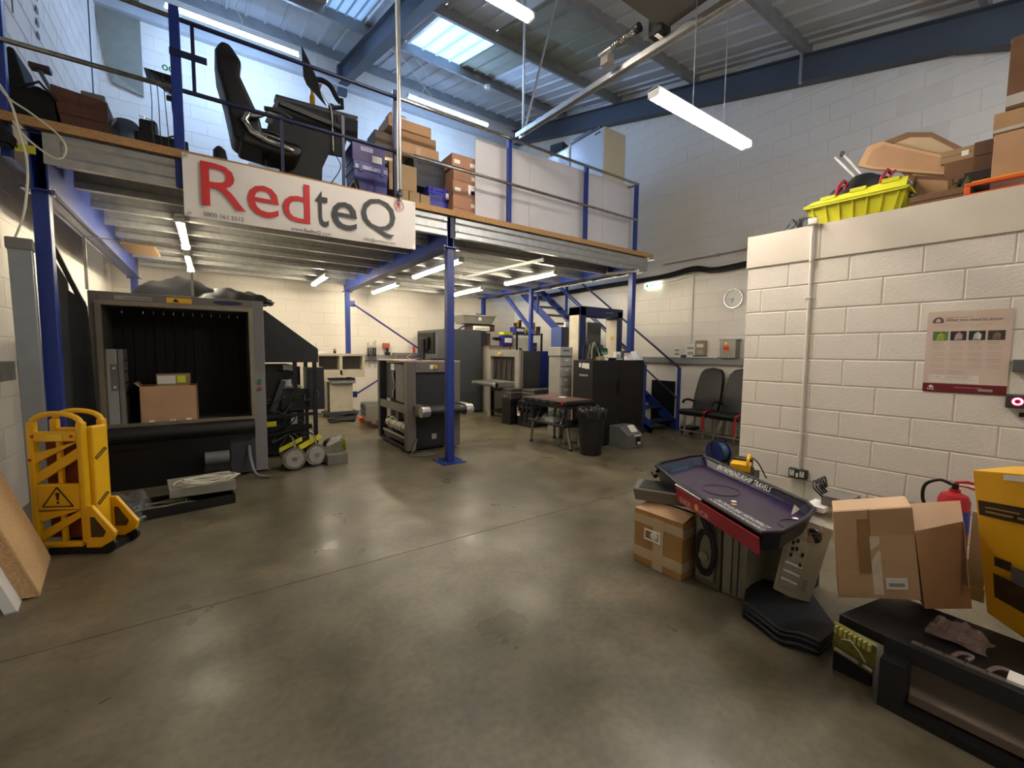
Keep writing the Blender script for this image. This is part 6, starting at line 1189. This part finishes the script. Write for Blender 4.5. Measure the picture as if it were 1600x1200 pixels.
# slotted channel arms under the deck
for (p, q, lab) in (((1.52, 5.32, 2.90), (2.02, 5.18, 2.95), 'slotted steel channel arm under the right end of the banner'), ((4.08, 7.6, 2.93), (4.30, 5.3, 2.93), 'slotted steel channel under the joists between the two right posts'), ((6.05, 5.6, 2.95), (6.30, 5.05, 2.95), 'short slotted steel channel at the right front corner of the deck')):
    p, q = Vector(p), Vector(q); d = q-p; t = thing('strut_channel', lab, 'channel', tuple(p), math.degrees(atan2(d.y, d.x))); L_ = Vector((d.x, d.y)).length
    hexa([(0, -.02, 0), (L_, -.02, d.z), (L_, .02, d.z), (0, .02, 0)], [(0, -.02, .04), (L_, -.02, d.z+.04), (L_, .02, d.z+.04), (0, .02, .04)]).o('channel', galv_l, t)
    for k in range(int(L_/.1)): BX(.03+k*.1, .06+k*.1, -.006, .006, -.002+d.z*k*.1/L_, .0+d.z*k*.1/L_).o('slot', dgrey, t)
    for x in (.02, L_-.02): B().cyl((x, 0, .04), (x, 0, .09), .006, n=6).o('bolt', galv, t)
# ================================================================ ON THE MEZZANINE (deck z 3.33)
DZ = 3.331
# office chair
t = thing('office_chair', 'high-backed black office chair with silver arms on the mezzanine', 'chair', (.56, 5.60, DZ))
la = M('chair_black', (10, 11, 12), .45, var=.15)
B().add([(-.30, -.22, .36), (-.18, -.22, .30), (.0, -.22, .34), (-.06, -.22, .62), (-.22, -.22, .98), (-.20, -.22, 1.12), (-.30, -.22, 1.26), (-.38, -.22, 1.26), (-.43, -.22, 1.16), (-.42, -.22, .98), (-.36, -.22, .74), (-.32, -.22, .5)]+[(x, .22, z) for x, z in ((-.30, .36), (-.18, .30), (.0, .34), (-.06, .62), (-.22, .98), (-.20, 1.12), (-.30, 1.26), (-.38, 1.26), (-.43, 1.16), (-.42, .98), (-.36, .74), (-.32, .5))],
        [tuple(range(12)), tuple(range(12, 24))[::-1]]+[(i, (i+1) % 12, 12+(i+1) % 12, 12+i) for i in range(12)]).o('backrest', la, t, bev=.05)
B().prism([(-.25, .30), (.20, .26), (.32, .30), (.36, .38), (.30, .44), (.0, .43), (-.22, .46)], 'y', -.25, .25).o('seat', la, t, bev=.04)
al = M('polished_arm', (190, 188, 182), .18, .95, var=.05)
for y in (-.27, .27):
    B().tube([(-.16, y, .60), (-.20, y, .52), (-.14, y, .42), (0, y, .37), (.16, y, .35), (.25, y, .33)], [.03, .034, .034, .03, .026, .016], 10).o('arm_bracket', al, t, smooth=True)
    B().tube([(-.15, y, .58), (-.06, y, .60), (.02, y, .66), (.18, y, .64), (.26, y, .60)], [.028, .02, .02, .02, .014], 10).o('arm_tube', al, t, smooth=True); B().tube([(-.02, y, .69), (.12, y, .70), (.24, y, .66)], [.022, .034, .018], 10).o('arm_pad', la, t, smooth=True)
B().cyl((0, 0, .10), (0, 0, .28), .03, n=12).o('gas_lift', blackm, t)
for k in range(5):
    a = 2*pi*k/5; B().tube([(0, 0, .10), (.28*cos(a), .28*sin(a), .06)], [.03, .018], 8).o('base_spoke', blackm, t); B().cyl((.28*cos(a)-.02, .28*sin(a), .03), (.28*cos(a)+.02, .28*sin(a), .03), .03, n=10).o('castor', black, t)
t = thing('office_chair', 'second black chair behind, only the top of its back showing low at left', 'chair', (.20, 6.7, DZ)); B().prism([(-.05, .05), (.14, .05), (.03, .62), (-.04, .68), (-.10, .60), (-.09, .3)], 'y', -.2, .2).o('backrest', la, t, bev=.04); BX(-.05, .35, -.22, .22, 0.05, .13).o('seat', la, t, bev=.03); B().cyl((.1, 0, 0), (.1, 0, .06), .2, n=16).o('base', blackm, t)
t = thing('laptop_box', 'small blue-white stacked folders at the foot of the office chair', 'folders', (.50, 5.36, DZ)); 
for k in range(3): BX(-.14+.01*k, .16, -.08, .10, .03*k, .03*k+.025).o('folder', M('folder_blue', (120, 150, 196), .4) if k % 2 else skyblue, t)
# desk
t = thing('desk', 'black desk with modesty panel and grey frame seen from below on the mezzanine', 'desk', (1.1, 5.95, DZ))
D_ = lambda b, n, m, **k: wpart(b, n, m, t, **k)
D_(slab([(.72, 5.90, 4.46), (1.66, 5.90, 4.50), (1.68, 6.25, 4.60), (.74, 6.25, 4.56)], (0, 0, 1), .03), 'desktop', blackm)
D_(slab([(.74, 5.92, 4.46), (1.60, 5.92, 4.49), (1.46, 5.92, 3.98), (1.30, 5.92, 3.97), (1.22, 5.92, 3.78), (1.20, 5.92, 3.34), (.62, 5.92, 3.34), (.62, 5.92, 4.08)], (0, 1, 0), .03), 'modesty_panel', M('desk_black', (8, 9, 12), .7), bev=.003)
D_(slab([(1.40, 5.90, 4.46), (1.66, 5.90, 4.48), (1.65, 5.90, 4.16), (1.44, 5.90, 4.22)], (0, 1, 0), .02), 'drop_leaf', MATS['desk_black'])
D_(slab([(.76, 5.88, 4.44), (1.48, 5.88, 4.34), (1.48, 5.88, 4.29), (.76, 5.88, 4.38)], (0, 1, 0), .02), 'frame_rail', dgrey)
D_(slab([(.60, 5.88, 4.14), (.74, 5.88, 4.46), (.77, 5.88, 4.46), (.66, 5.88, 4.12)], (0, 1, 0), .02), 'edge_trim', dgrey)
for x in (.68, 1.24): D_(BX(x, x+.04, 5.95, 6.2, DZ, 3.40), 'foot', blackm)
t = thing('desk_monitor', 'tilted black monitor on an arm clamped to the mezzanine desk', 'monitor', (1.2, 5.95, 4.53))
D_(slab([(1.0, 5.86, 5.13), (1.015, 5.86, 4.78), (1.05, 5.86, 4.70), (1.27, 5.86, 4.52), (1.22, 5.90, 4.66), (1.18, 5.92, 4.84), (1.09, 5.92, 5.02)], (.2, 1, 0), .03), 'display', black, bev=.003)
D_(B().tube([(1.16, 5.95, 4.83), (1.24, 5.93, 4.84), (1.33, 5.9, 4.79), (1.40, 5.9, 4.68), (1.45, 5.9, 4.63)], .032, 8), 'arm', blackm, smooth=True); D_(B().tube([(1.46, 5.9, 4.68), (1.47, 5.9, 4.58), (1.34, 5.92, 4.545)], .028, 8), 'arm', blackm, smooth=True)
D_(B().cyl((1.34, 5.92, 4.52), (1.34, 5.92, 4.58), .035, n=12), 'clamp', blackm); D_(slab([(1.19, 5.93, 4.79), (1.24, 5.93, 4.80), (1.20, 5.93, 4.66), (1.16, 5.93, 4.68)], (0, 1, 0), .02), 'tilt_bracket', steel)
D_(B().tube([(1.22, 5.92, 4.7), (1.28, 5.9, 4.6), (1.33, 5.88, 4.5), (1.34, 5.87, 4.2), (1.345, 5.87, 4.0)], .007, 6), 'white_lead', cable_w, smooth=True); D_(B().tube([(1.3, 5.9, 4.55), (1.37, 5.88, 4.3), (1.36, 5.87, 4.0), (1.42, 5.86, 3.8), (1.2, 5.9, 3.45)], .006, 6), 'black_lead', cable_b, smooth=True)
t = thing('yellow_bottle', 'yellow bottle standing behind the tilted monitor on the desk', 'bottle', (1.16, 6.12, 4.60)); B().lathe([(.035, 0), (.035, .10), (.02, .14), (.02, .17)], 12).o('bottle', yellow, t, smooth=True); B().cyl((0, 0, .17), (0, 0, .19), .02, n=8).o('cap', orange, t)
t = thing('blue_notice', 'pale blue sheet low behind the desk', 'sheet', (1.35, 6.25, DZ)); BX(-.14, .12, 0, .01, 0, .42).o('sheet', skyblue, t); BX(-.10, .08, -.002, 0, .30, .31).o('line', lgrey, t)
t = thing('black_bag', 'black rucksack slumped beside the desk leg', 'bag', (1.46, 5.6, DZ)); B().prism([(-.12, 0), (.14, 0), (.08, .28), (.0, .20)], 'y', -.1, .15).o('body', softblack, t, bev=.02); B().tube([(-.1, -.1, .02), (.02, -.12, .22), (.12, -.1, .02)], .006, 5).o('strap', lgrey, t)
# purple crates with box
def tote(name, label, loc, w, d, h, mat, group=None, lidc=None, rz=0, lab=True):
    o = thing(name, label, 'crate', loc, rz, group)
    hexa([(-w/2*.88, -d/2*.88, 0), (w/2*.88, -d/2*.88, 0), (w/2*.88, d/2*.88, 0), (-w/2*.88, d/2*.88, 0)], [(-w/2*.97, -d/2*.97, h*.82), (w/2*.97, -d/2*.97, h*.82), (w/2*.97, d/2*.97, h*.82), (-w/2*.97, d/2*.97, h*.82)]).o('tub', mat, o, bev=.006)
    BX(-w/2, w/2, -d/2, d/2, h*.78, h*.86).o('rim', mat, o, bev=.004); BX(-w/2*.98, w/2*.98, -d/2*.98, d/2*.98, h*.87, h).o('lid', lidc or mat, o, bev=.008)
    for x in (-.3, .3): BX(w*x-.02, w*x+.02, -d/2-.012, -d/2, h*.74, h*.97).o('clip', lidc or mat, o)
    if lab: BX(w*.12, w*.36, -d/2-.006, -d/2*.97, h*.42, h*.70).o('label', paper, o)
    return o
t = tote('storage_crate', 'indigo plastic storage crate with scuffed front, under the indigo box', (1.71, 5.72, DZ), .44, .38, .50, purple, lab=False); BX(-.20, .20, -.196, -.19, .40, .45).o('scuffed_strip', M('scuff', (150, 150, 190), .3, var=.5, scale=30), t); B().tube([(-.06, -.197, .05), (-.03, -.197, .33), (.03, -.197, .33), (.06, -.197, .05)], .004, 4).o('moulded_rib', navy, t)
t = carton('printed_box', 'indigo printed cardboard box with white label on the storage crate', (1.69, 5.72, DZ+.502), .40, .34, .21, M('box_indigo', (52, 42, 110), .5), tapes=False); BX(-.10, .05, -.172, -.170, .13, .18).o('name_panel', M('panel_lilac', (186, 182, 214), .5), t); text('name_lettering', 'TOOL BOX', purple, t, (-.085, -.1735, .142), (1, 0, 0), (0, 0, 1), .12, .026); BX(.04, .16, -.172, -.170, .02, .10).o('label', paper, t)
for k in range(5): BX(.05+.02*k, .058+.02*k, -.1735, -.172, .03, .09).o('bar', lgrey, t)
for (x, w, h, z, lab) in ((2.10, .17, .27, 0, 'kraft file box, leftmost of the low row by the pole'), (2.27, .14, .27, 0, 'kraft file box, middle of the low row by the pole'), (2.42, .14, .26, 0, 'kraft file box, rightmost of the low row by the pole')):
    t = carton('file_box', lab, (x, 5.66, DZ+z), w, .30, h, card_y, group='small kraft boxes on the deck edge', tapes=False); BX(-w*.34, w*.34, -.152, -.150, .02, .11).o('label', paper, t)
    for q in (.05, .07): BX(-w*.28, w*.28, -.1535, -.152, q, q+.005).o('print_line', lgrey, t)
t = carton('cardboard_box', 'kraft carton standing on the low row of file boxes', (2.16, 5.80, DZ+.275), .38, .34, .36, card_y)
t = tote('storage_crate', 'bright indigo storage crate with white label, bottom right of the box stack', (2.68, 5.76, DZ), .40, .42, .42, M('indigo_bright', (44, 40, 150), .4, var=.06), lab=False); BX(.06, .17, -.222, -.215, .28, .36).o('label', paper, t); BX(.03, .19, -.215, -.20, .25, .40).o('end_grip', MATS['indigo_bright'], t)
t = tote('storage_crate', 'black storage crate with clip lid on top of the bright indigo crate', (2.56, 5.85, DZ+.422), .50, .40, .40, M('crate_black', (40, 42, 48), .45), lab=False)
t = carton('long_carton', 'long brown carton laid on the black crate', (2.43, 5.90, DZ+.825), .58, .36, .15, card, tapes=True); BX(-.05, .02, -.183, -.18, .02, .12).o('tape_patch', tape, t)
t = carton('long_carton', 'long brown carton second from the top of the stack', (2.40, 5.90, DZ+.977), .56, .34, .14, M('card_mid', (160, 124, 88), .85))
t = carton('tilted_carton', 'large brown carton crowning the tall stack', (2.30, 5.92, DZ+1.12), .60, .42, .13, card)
t = carton('grey_carton', 'greyish carton jutting out left of the tall stack', (2.02, 6.05, DZ+.64), .30, .34, .46, M('card_grey', (112, 100, 88), .85)); BX(-.1, .1, -.172, -.17, .1, .14).o('tape_strip', tape, t)
t = carton('small_carton', 'small carton on the very top of the tall stack', (2.16, 5.90, DZ+1.252), .22, .2, .09, card_y); BX(0.02, .10, -.102, -.1, .02, .07).o('label', paper, t)
sb = M('card_pinkish', (166, 124, 98), .85, var=.06)
for k, (z, h, dx) in enumerate(((0, .15, 0), (.152, .17, .005), (.324, .20, -.0), (.526, .15, .012), (.70, .17, -.01))):
    t = carton('cardboard_box', ('bottom', 'second lowest', 'middle', 'second highest', 'topmost')[k]+' pink-brown carton in the narrow stack by the white sheets', (2.98+dx, 5.62, DZ+z), .40, .42, h, sb, group='narrow stack of five cartons', tapes=False)
    for x in ((.08,) if k % 2 else (-.17, .08)): BX(x, x+.09, -.2125, -.21, h*.25, h*.25+.05).o('label', paper, t)
    if k == 2: BX(.04, .18, -.2125, -.21, .04, .17).o('shipping_label', paper, t)
t = thing('display_stand', 'thin dark upright rack between the carton stack and white sheets', 'rack', (3.10, 5.98, DZ)); BX(0, .03, 0, .03, 0, .95).o('upright', navy, t); BX(0, .1, 0, .02, .4, .42).o('bar', lgrey, t); BX(0, .1, 0, .02, .8, .82).o('bar', lgrey, t)
# white sheets along the rail
t = thing('white_sheet_panels', 'row of glossy white sheets standing inside the guard rail', 'panels', (4.75, 5.34, DZ))
wsm = M('white_gloss_sheet', (204, 202, 206), .14, var=.03)
for x0, x1, h0, h1 in ((3.09, 4.03, 1.13, 1.16), (4.035, 5.62, 1.16, 1.19), (5.625, 6.36, 1.19, 1.21)):
    wpart(hexa([(x0, 5.33, DZ), (x1, 5.33, DZ), (x1, 5.345, DZ), (x0, 5.345, DZ)], [(x0, 5.33, DZ+h0), (x1, 5.33, DZ+h1), (x1, 5.345, DZ+h1), (x0, 5.345, DZ+h0)]), 'sheet', wsm, t)
# white tall cupboards behind
t = thing('tall_cupboard', 'tall white cupboard with cream end panel behind the white sheets', 'cupboard', (6.36, 5.75, DZ)); cw = M('cupboard_white', (190, 200, 212), .25, var=.03)
BX(-.29, .29, 0, .9, 0, 2.34).o('carcass', M('cupboard_cream', (206, 194, 168), .5, var=.03), t, bev=.004); BX(-.296, -.29, .02, .88, .1, 2.32).o('door', cw, t); BX(-.305, -.296, .10, .24, 2.26, 2.29).o('handle', dgrey, t)
t = thing('tall_cupboard', 'white glass-door cupboard behind the cream-ended one', 'cupboard', (6.36, 6.68, DZ)); BX(-.29, .29, 0, .7, 0, 2.34).o('carcass', MATS['cupboard_cream'], t, bev=.004)
for y in (.02, .36): BX(-.298, -.29, y, y+.32, .9, 2.30).o('door', cw, t); BX(-.303, -.298, y+.05, y+.27, 1.5, 2.2).o('glass_pane', M('pane_blue', (200, 214, 232), .08), t)
t = thing('black_speaker', 'black box lying on the far end of the white cupboards', 'box', (6.20, 7.15, DZ+2.345), 20); BX(-.14, .14, -.16, .16, 0, .20).o('body', blackm, t, bev=.01); BX(-.10, .10, -.165, -.16, .05, .15).o('front', dgrey, t)
t = thing('black_tray_stack', 'dark flat trays along the top of the cream-ended cupboard', 'trays', (6.22, 6.2, DZ+2.345)); BX(-.16, .12, -.35, .45, 0, .035).o('tray', blackm, t); BX(-.14, .12, -.10, .40, .036, .09).o('tray', dgrey, t)
# left end clutter
t = thing('black_holdall', 'big black bag heaped at the left end of the mezzanine', 'bag', (-1.14, 5.66, DZ)); B().prism([(-.20, 0), (.18, 0), (.12, .34), (.0, .40), (-.06, .36), (-.12, .66), (-.16, .66), (-.20, .5)], 'y', -.2, .25).o('body', softblack, t, bev=.03); B().tube([(-.1, -.2, .35), (.02, -.22, .42), (.12, -.2, .30)], .012, 6).o('handle', black, t)
t = thing('grey_bar', 'thin grey bar leaning behind the black bag', 'bar', (-1.22, 6.0, DZ)); B().cyl((.32, 0, .0), (-.05, .15, .85), .018, n=8).o('rod', mgrey, t); BX(-.1, .04, .1, .2, .82, .86).o('bracket', M('maroon_brown', (70, 46, 46), .6), t)
t = thing('brown_carton', 'large dark brown carton at the left end of the mezzanine', 'box', (-.90, 5.66, DZ)); hexa([(-.12, -.2, 0), (.20, -.2, 0), (.20, .22, 0), (-.12, .22, 0)], [(-.16, -.2, .44), (.20, -.2, .40), (.20, .22, .40), (-.16, .22, .44)]).o('body', M('deep_brown_card', (86, 54, 42), .85, var=.15), t, bev=.004); BX(.02, .022, -.202, -.2, 0, .40).o('crease', black, t); BX(-.14, .2, -.202, -.2, .21, .215).o('crease', black, t)
t = thing('mesh_caddy', 'grey mesh desk caddy on top of the dark brown carton', 'caddy', (-.80, 5.6, DZ+.425)); BX(-.08, .08, -.08, .08, 0, .05).o('basket', mgrey, t, bev=.006); BX(-.07, .07, -.07, .07, .05, .053).o('opening', dgrey, t)
t = thing('water_jug', 'blue-grey plastic drum beside the dark brown carton', 'drum', (-.60, 5.7, DZ)); B().lathe([(.001, 0), (.12, 0), (.13, .03), (.13, .28), (.08, .36), (.001, .37)], 22).o('body', M('drum_blue', (70, 86, 110), .4), t, smooth=True); B().tube([(-.1, -.06, .1), (-.11, -.12, .22), (-.06, -.1, .33)], .010, 6).o('handle', lgrey, t)
t = thing('clear_bag', 'pale plastic bag in front of the blue-grey drum', 'bag', (-.69, 5.52, DZ)); heap('film', 'x', 'x', (0, 0, 0), .06, .08, .22, polybag, 90, rough=.2); o = COL.objects['film']; o.parent = t
for k in ('label', 'category'): del o[k]
BX(-.02, .02, -.03, .03, 0, .1).o('contents', skyblue, t)
t = thing('black_printer', 'low black machine between the drum and the left rail post', 'machine', (-.34, 5.75, DZ)); BX(-.18, .22, -.18, .2, 0, .26).o('body', blackm, t, bev=.01); BX(-.16, -.02, -.14, .1, .26, .40).o('upper_unit', blackm, t, bev=.02); B().tube([(.02, -.1, .26), (.10, -.1, .31), (.19, -.1, .26)], .01, 6).o('hoop', dgrey, t); B().cyl((-.12, -.1, .40), (-.12, -.1, .44), .004, n=5).o('pin', steel, t); B().cyl((-.16, -.1, .43), (-.04, -.1, .41), .003, n=5).o('pin', steel, t)
t = thing('laptop_stand', 'small black stand with hanging leads and green-handled scissors by the left rail post', 'stand', (-.27, 5.45, DZ))
D_ = lambda b, n, m, **k: b.o(n, m, t, **k)
B().add([(-.16, 0, .80), (.10, 0, .80), (.10, .3, .84), (-.16, .3, .84), (.10, 0, .70), (.10, .3, .72)], [(0, 1, 2, 3), (0, 1, 4), (3, 2, 5), (1, 2, 5, 4), (0, 3, 5, 4)]).o('platform', blackm, t); B().cyl((.07, .2, 0), (.07, .2, .8), .012, n=8).o('stem', blackm, t); B().cyl((.07, .2, 0), (.07, .2, .02), .12, n=16).o('foot', blackm, t)
for x in (.0, .05): B().tube([(x+.018*cos(a), .0, .855+.022*sin(a)) for a in [2*pi*k/14 for k in range(15)]], .006, 5).o('scissor_loop', M('scissor_green', (20, 170, 70), .35), t)
for k in range(4): B().tube([(-.12+.05*k, 0, .79), (-.11+.05*k, -.01, .5), (-.12+.06*k, 0, .25), (-.10+.05*k, 0, .05)], .004, 5).o('lead', cable_b if k % 2 else dgrey, t)
B().tube([(-.05, -.02, .74), (.02, -.03, .68), (.06, -.03, .66), (.02, -.03, .60), (-.04, -.02, .66), (-.02, -.02, .72)], .005, 5).o('lead', cable_b, t); BX(.0, .05, -.04, -.01, .55, .59).o('plug', blackm, t)
t = thing('leaning_files', 'dark boards leaning against the left wall behind the carton', 'boards', (-1.30, 7.0, DZ))
for k in range(3): hexa([(0+.1*k, 0, 0), (.04+.1*k, 0, 0), (.04+.1*k, .5, 0), (0+.1*k, .5, 0)], [(-.14+.1*k, 0, .75), (-.10+.1*k, 0, .75), (-.10+.1*k, .5, .75), (-.14+.1*k, .5, .75)]).o('board', (softblack, mgrey, navy)[k], t)
# beige sheet and papers fixed high on the walls
t = thing('hanging_sheet', 'long beige sheet hung high on the back wall at left', 'sheet', (-1.0, 10.98, 6.35)); slab([(-.55, 0, 1.75), (-.40, 0, .25), (-.32, 0, 0), (.12, 0, -.10), (.12, 0, 1.75)], (0, -1, 0), .02).o('sheet', M('khaki_sheet', (132, 130, 118), .7), t)
slab([(-.32, -.025, 0), (-.28, -.025, .16), (.12, -.025, -.10)], (0, -1, 0), .01).o('folded_corner', M('khaki_light', (150, 148, 134), .7), t)
t = thing('wall_conduit', 'dark vertical line of conduit in the corner of left and back walls', 'conduit', (-1.47, 10.2, 3.5)); B().cyl((0, 0, 0), (0, 0, 4.2), .01, n=6).o('pipe', dgrey, t); BX(-.02, .02, -.02, .02, 2, 2.03).o('clip', dgrey, t)
t = thing('pinned_paper', 'weathered grey-green paper pinned to the left wall', 'paper', (-1.48, 5.72, 4.0)); slab([(0, -.3, .35), (0, .2, .35), (0, .5, .0), (0, -.3, -.02)], (1, 0, 0), .004).o('sheet', M('mottled_paper', (134, 134, 112), .7, var=.35, scale=14), t)
slab([(.006, .25, .04), (.006, .5, .0), (.006, .35, -.05)], (1, 0, 0), .003).o('torn_corner', card_y, t)
t = thing('paper_tag', 'pink-red tag hanging on the left wall', 'tag', (-1.48, 6.35, 4.95)); slab([(0, 0, .0), (0, .14, -.03), (0, .14, .25), (0, 0, .28)], (1, 0, 0), .01).o('tag', M('tag_crimson', (190, 30, 80), .5), t); B().cyl((.01, .08, -.2), (.01, .08, 0), .005, n=5).o('string', dgrey, t)
t = thing('wall_vents', 'row of four small dark holes in the left wall', 'holes', (-1.485, 7.3, 5.0)); 
for k in range(4): BX(0, .006, -.03, .05, .14*k, .14*k+.06).o('hole', dgrey, t)
# white cable dangling at the left edge
tag(B().tube([(-.16, 0, .75), (-.10, 0, .30), (-.02, -.02, .02), (.13, -.03, -.10), (.27, -.02, -.22), (.30, -.02, -.33), (.24, -.02, -.40), (.10, -.02, -.30), (.02, -.02, -.18)], .007, 7).o('white_cable', cable_w, smooth=True), 'white cable looping down over the deck edge at far left', 'cable', loc=(-1.20, 5.0, 3.40))
tag(B().tube([(-.14, 0, .22), (.0, 0, .0), (.05, 0, -.25), (.08, 0, -.5), (.04, .02, -.85), (-.03, .02, -1.1), (-.05, .02, -1.3)], .008, 7).o('white_cable', cable_w, smooth=True), 'white cable hanging straight down past the blue post at far left', 'cable', loc=(-1.20, 4.98, 3.40))
t = thing('black_conduit_box', 'dark cable sack tied at the top of the left blue post', 'cables', (-1.33, 5.05, 3.05)); heap('bundle', 'x', 'x', (0, 0, 0), .14, .08, .18, softblack, 95, rough=.3); o = COL.objects['bundle']; o.parent = t
for k in ('label', 'category'): del o[k]
BX(.13, .24, .01, .03, -.02, .04).o('yellow_label', M('label_yellow', (196, 196, 60), .5), t)
# ================================================================ ROOF LEVEL: door gear
t = thing('door_track', 'galvanised sectional door track running overhead with spring bumper', 'door track', (3.62, 5.05, 4.5))
def tx(y0, y1, x0, x1, dx0, dx1, z0, z1, nm, m): return wpart(hexa([(x0+dx0, y0, z0), (x0+dx1, y0, z0), (x1+dx1, y1, z0), (x1+dx0, y1, z0)], [(x0+dx0, y0, z1), (x0+dx1, y0, z1), (x1+dx1, y1, z1), (x1+dx0, y1, z1)]), nm, m, t)
tx(5.07, -.5, 3.61, 3.86, -.03, .03, 4.54, 4.55, 'track_web', galv); tx(5.07, -.5, 3.61, 3.86, -.035, -.028, 4.49, 4.55, 'track_flange', galv_l); tx(5.07, -.5, 3.61, 3.86, .028, .035, 4.49, 4.55, 'track_flange', galv_l); tx(5.07, -.5, 3.61, 3.86, .045, .075, 4.55, 4.56, 'angle_leg', galv); tx(5.07, -.5, 3.61, 3.86, .045, .052, 4.50, 4.60, 'angle_leg', mgrey)
for (p, q) in (((3.62, 4.95, 4.47), (3.30, 4.5, 6.3)), ((3.62, 4.93, 4.5), (3.95, 4.6, 6.35)), ((3.64, 2.85, 4.6), (3.64, 2.85, 5.95))):
    wpart(B().tube([p, q], .016, 4), 'hanger_strap', galv_l, t)
wpart(B().cyl((3.50, 3.42, 4.66), (3.51, 2.93, 4.66), .024, n=12), 'bumper_shaft', galv_l, t, smooth=True)
b = B(); b.tube([(3.505+.034*cos(a), 3.25-.0045*a, 4.66+.034*sin(a)) for a in [i*pi/6 for i in range(0, 140)]], .006, 5); wpart(b, 'bumper_spring', steel, t, smooth=True)
wpart(B().cyl((3.51, 2.90, 4.66), (3.51, 2.94, 4.66), .045, n=14), 'bumper_cap', blackm, t); wpart(BX(3.50, 3.60, 3.30, 3.40, 4.55, 4.66), 'bumper_bracket', taupe, t)
t = thing('sectional_door', 'dark raised sectional door leaf lying overhead near the camera', 'door', (2.0, .8, 4.62))
for k in range(5): BX(-3.2, 1.70, 1.96-.52*(k+1)+.01, 1.96-.52*k, 0, .05).o('door_section', M('door_grey', (58, 56, 50), .6), t, bev=.006)
wpart(BX(3.58, 3.72, 2.70, 2.85, 4.56, 4.72), 'roller_carrier', blackm, t); wpart(B().cyl((3.60, 2.78, 4.58), (3.76, 2.78, 4.58), .03, n=12), 'roller', paper, t)
# ceiling bits
t = thing('smoke_detector', 'round white detector on the purlin left of the big rafter', 'detector', (1.46, 6.85, roofz(6.9)-.005)); B().lathe([(.001, -.07), (.06, -.07), (.08, -.03), (.08, 0), (.001, 0)], 20).o('body', white, t, smooth=True); BX(-.03, .03, -.03, .03, -.075, -.07).o('grille', lgrey, t)
t = thing('smoke_detector', 'small round white detector below the roof sheets right of the rafter', 'detector', (5.35, 8.70, roofz(8.75)-.005)); B().lathe([(.001, -.07), (.05, -.07), (.07, -.03), (.07, 0), (.001, 0)], 20).o('body', white, t, smooth=True); BX(-.03, .03, -.03, .03, -.075, -.07).o('grille', lgrey, t)
tag(B().tube([(0, 0, 0), (.25, .1, .02), (.40, .1, -.05), (.75, .15, -.30), (1.05, .2, -.48)], .008, 6).o('white_cable', cable_w, smooth=True), 'white cable sagging along the purlin under the blue rooflight', 'cable', loc=(3.0, 8.65, 7.42))
tag(B().tube([(0, 0, 0), (.18, 0, -.10), (.24, 0, -.30), (.14, 0, -.55), (.06, 0, -.75), (.18, 0, -1.0)], .006, 6).o('white_cable', cable_w, smooth=True), 'thin white cable dropping to the batten light over the boxes', 'cable', loc=(3.55, 8.5, 7.3))
tag(B().tube([(0, 0, 0), (-.05, 0, -.12), (.03, 0, -.28), (.01, 0, -.42)], .006, 6).o('white_cable', cable_w, smooth=True), 'short white flex above the left batten light', 'cable', loc=(.55, 8.4, 7.0))
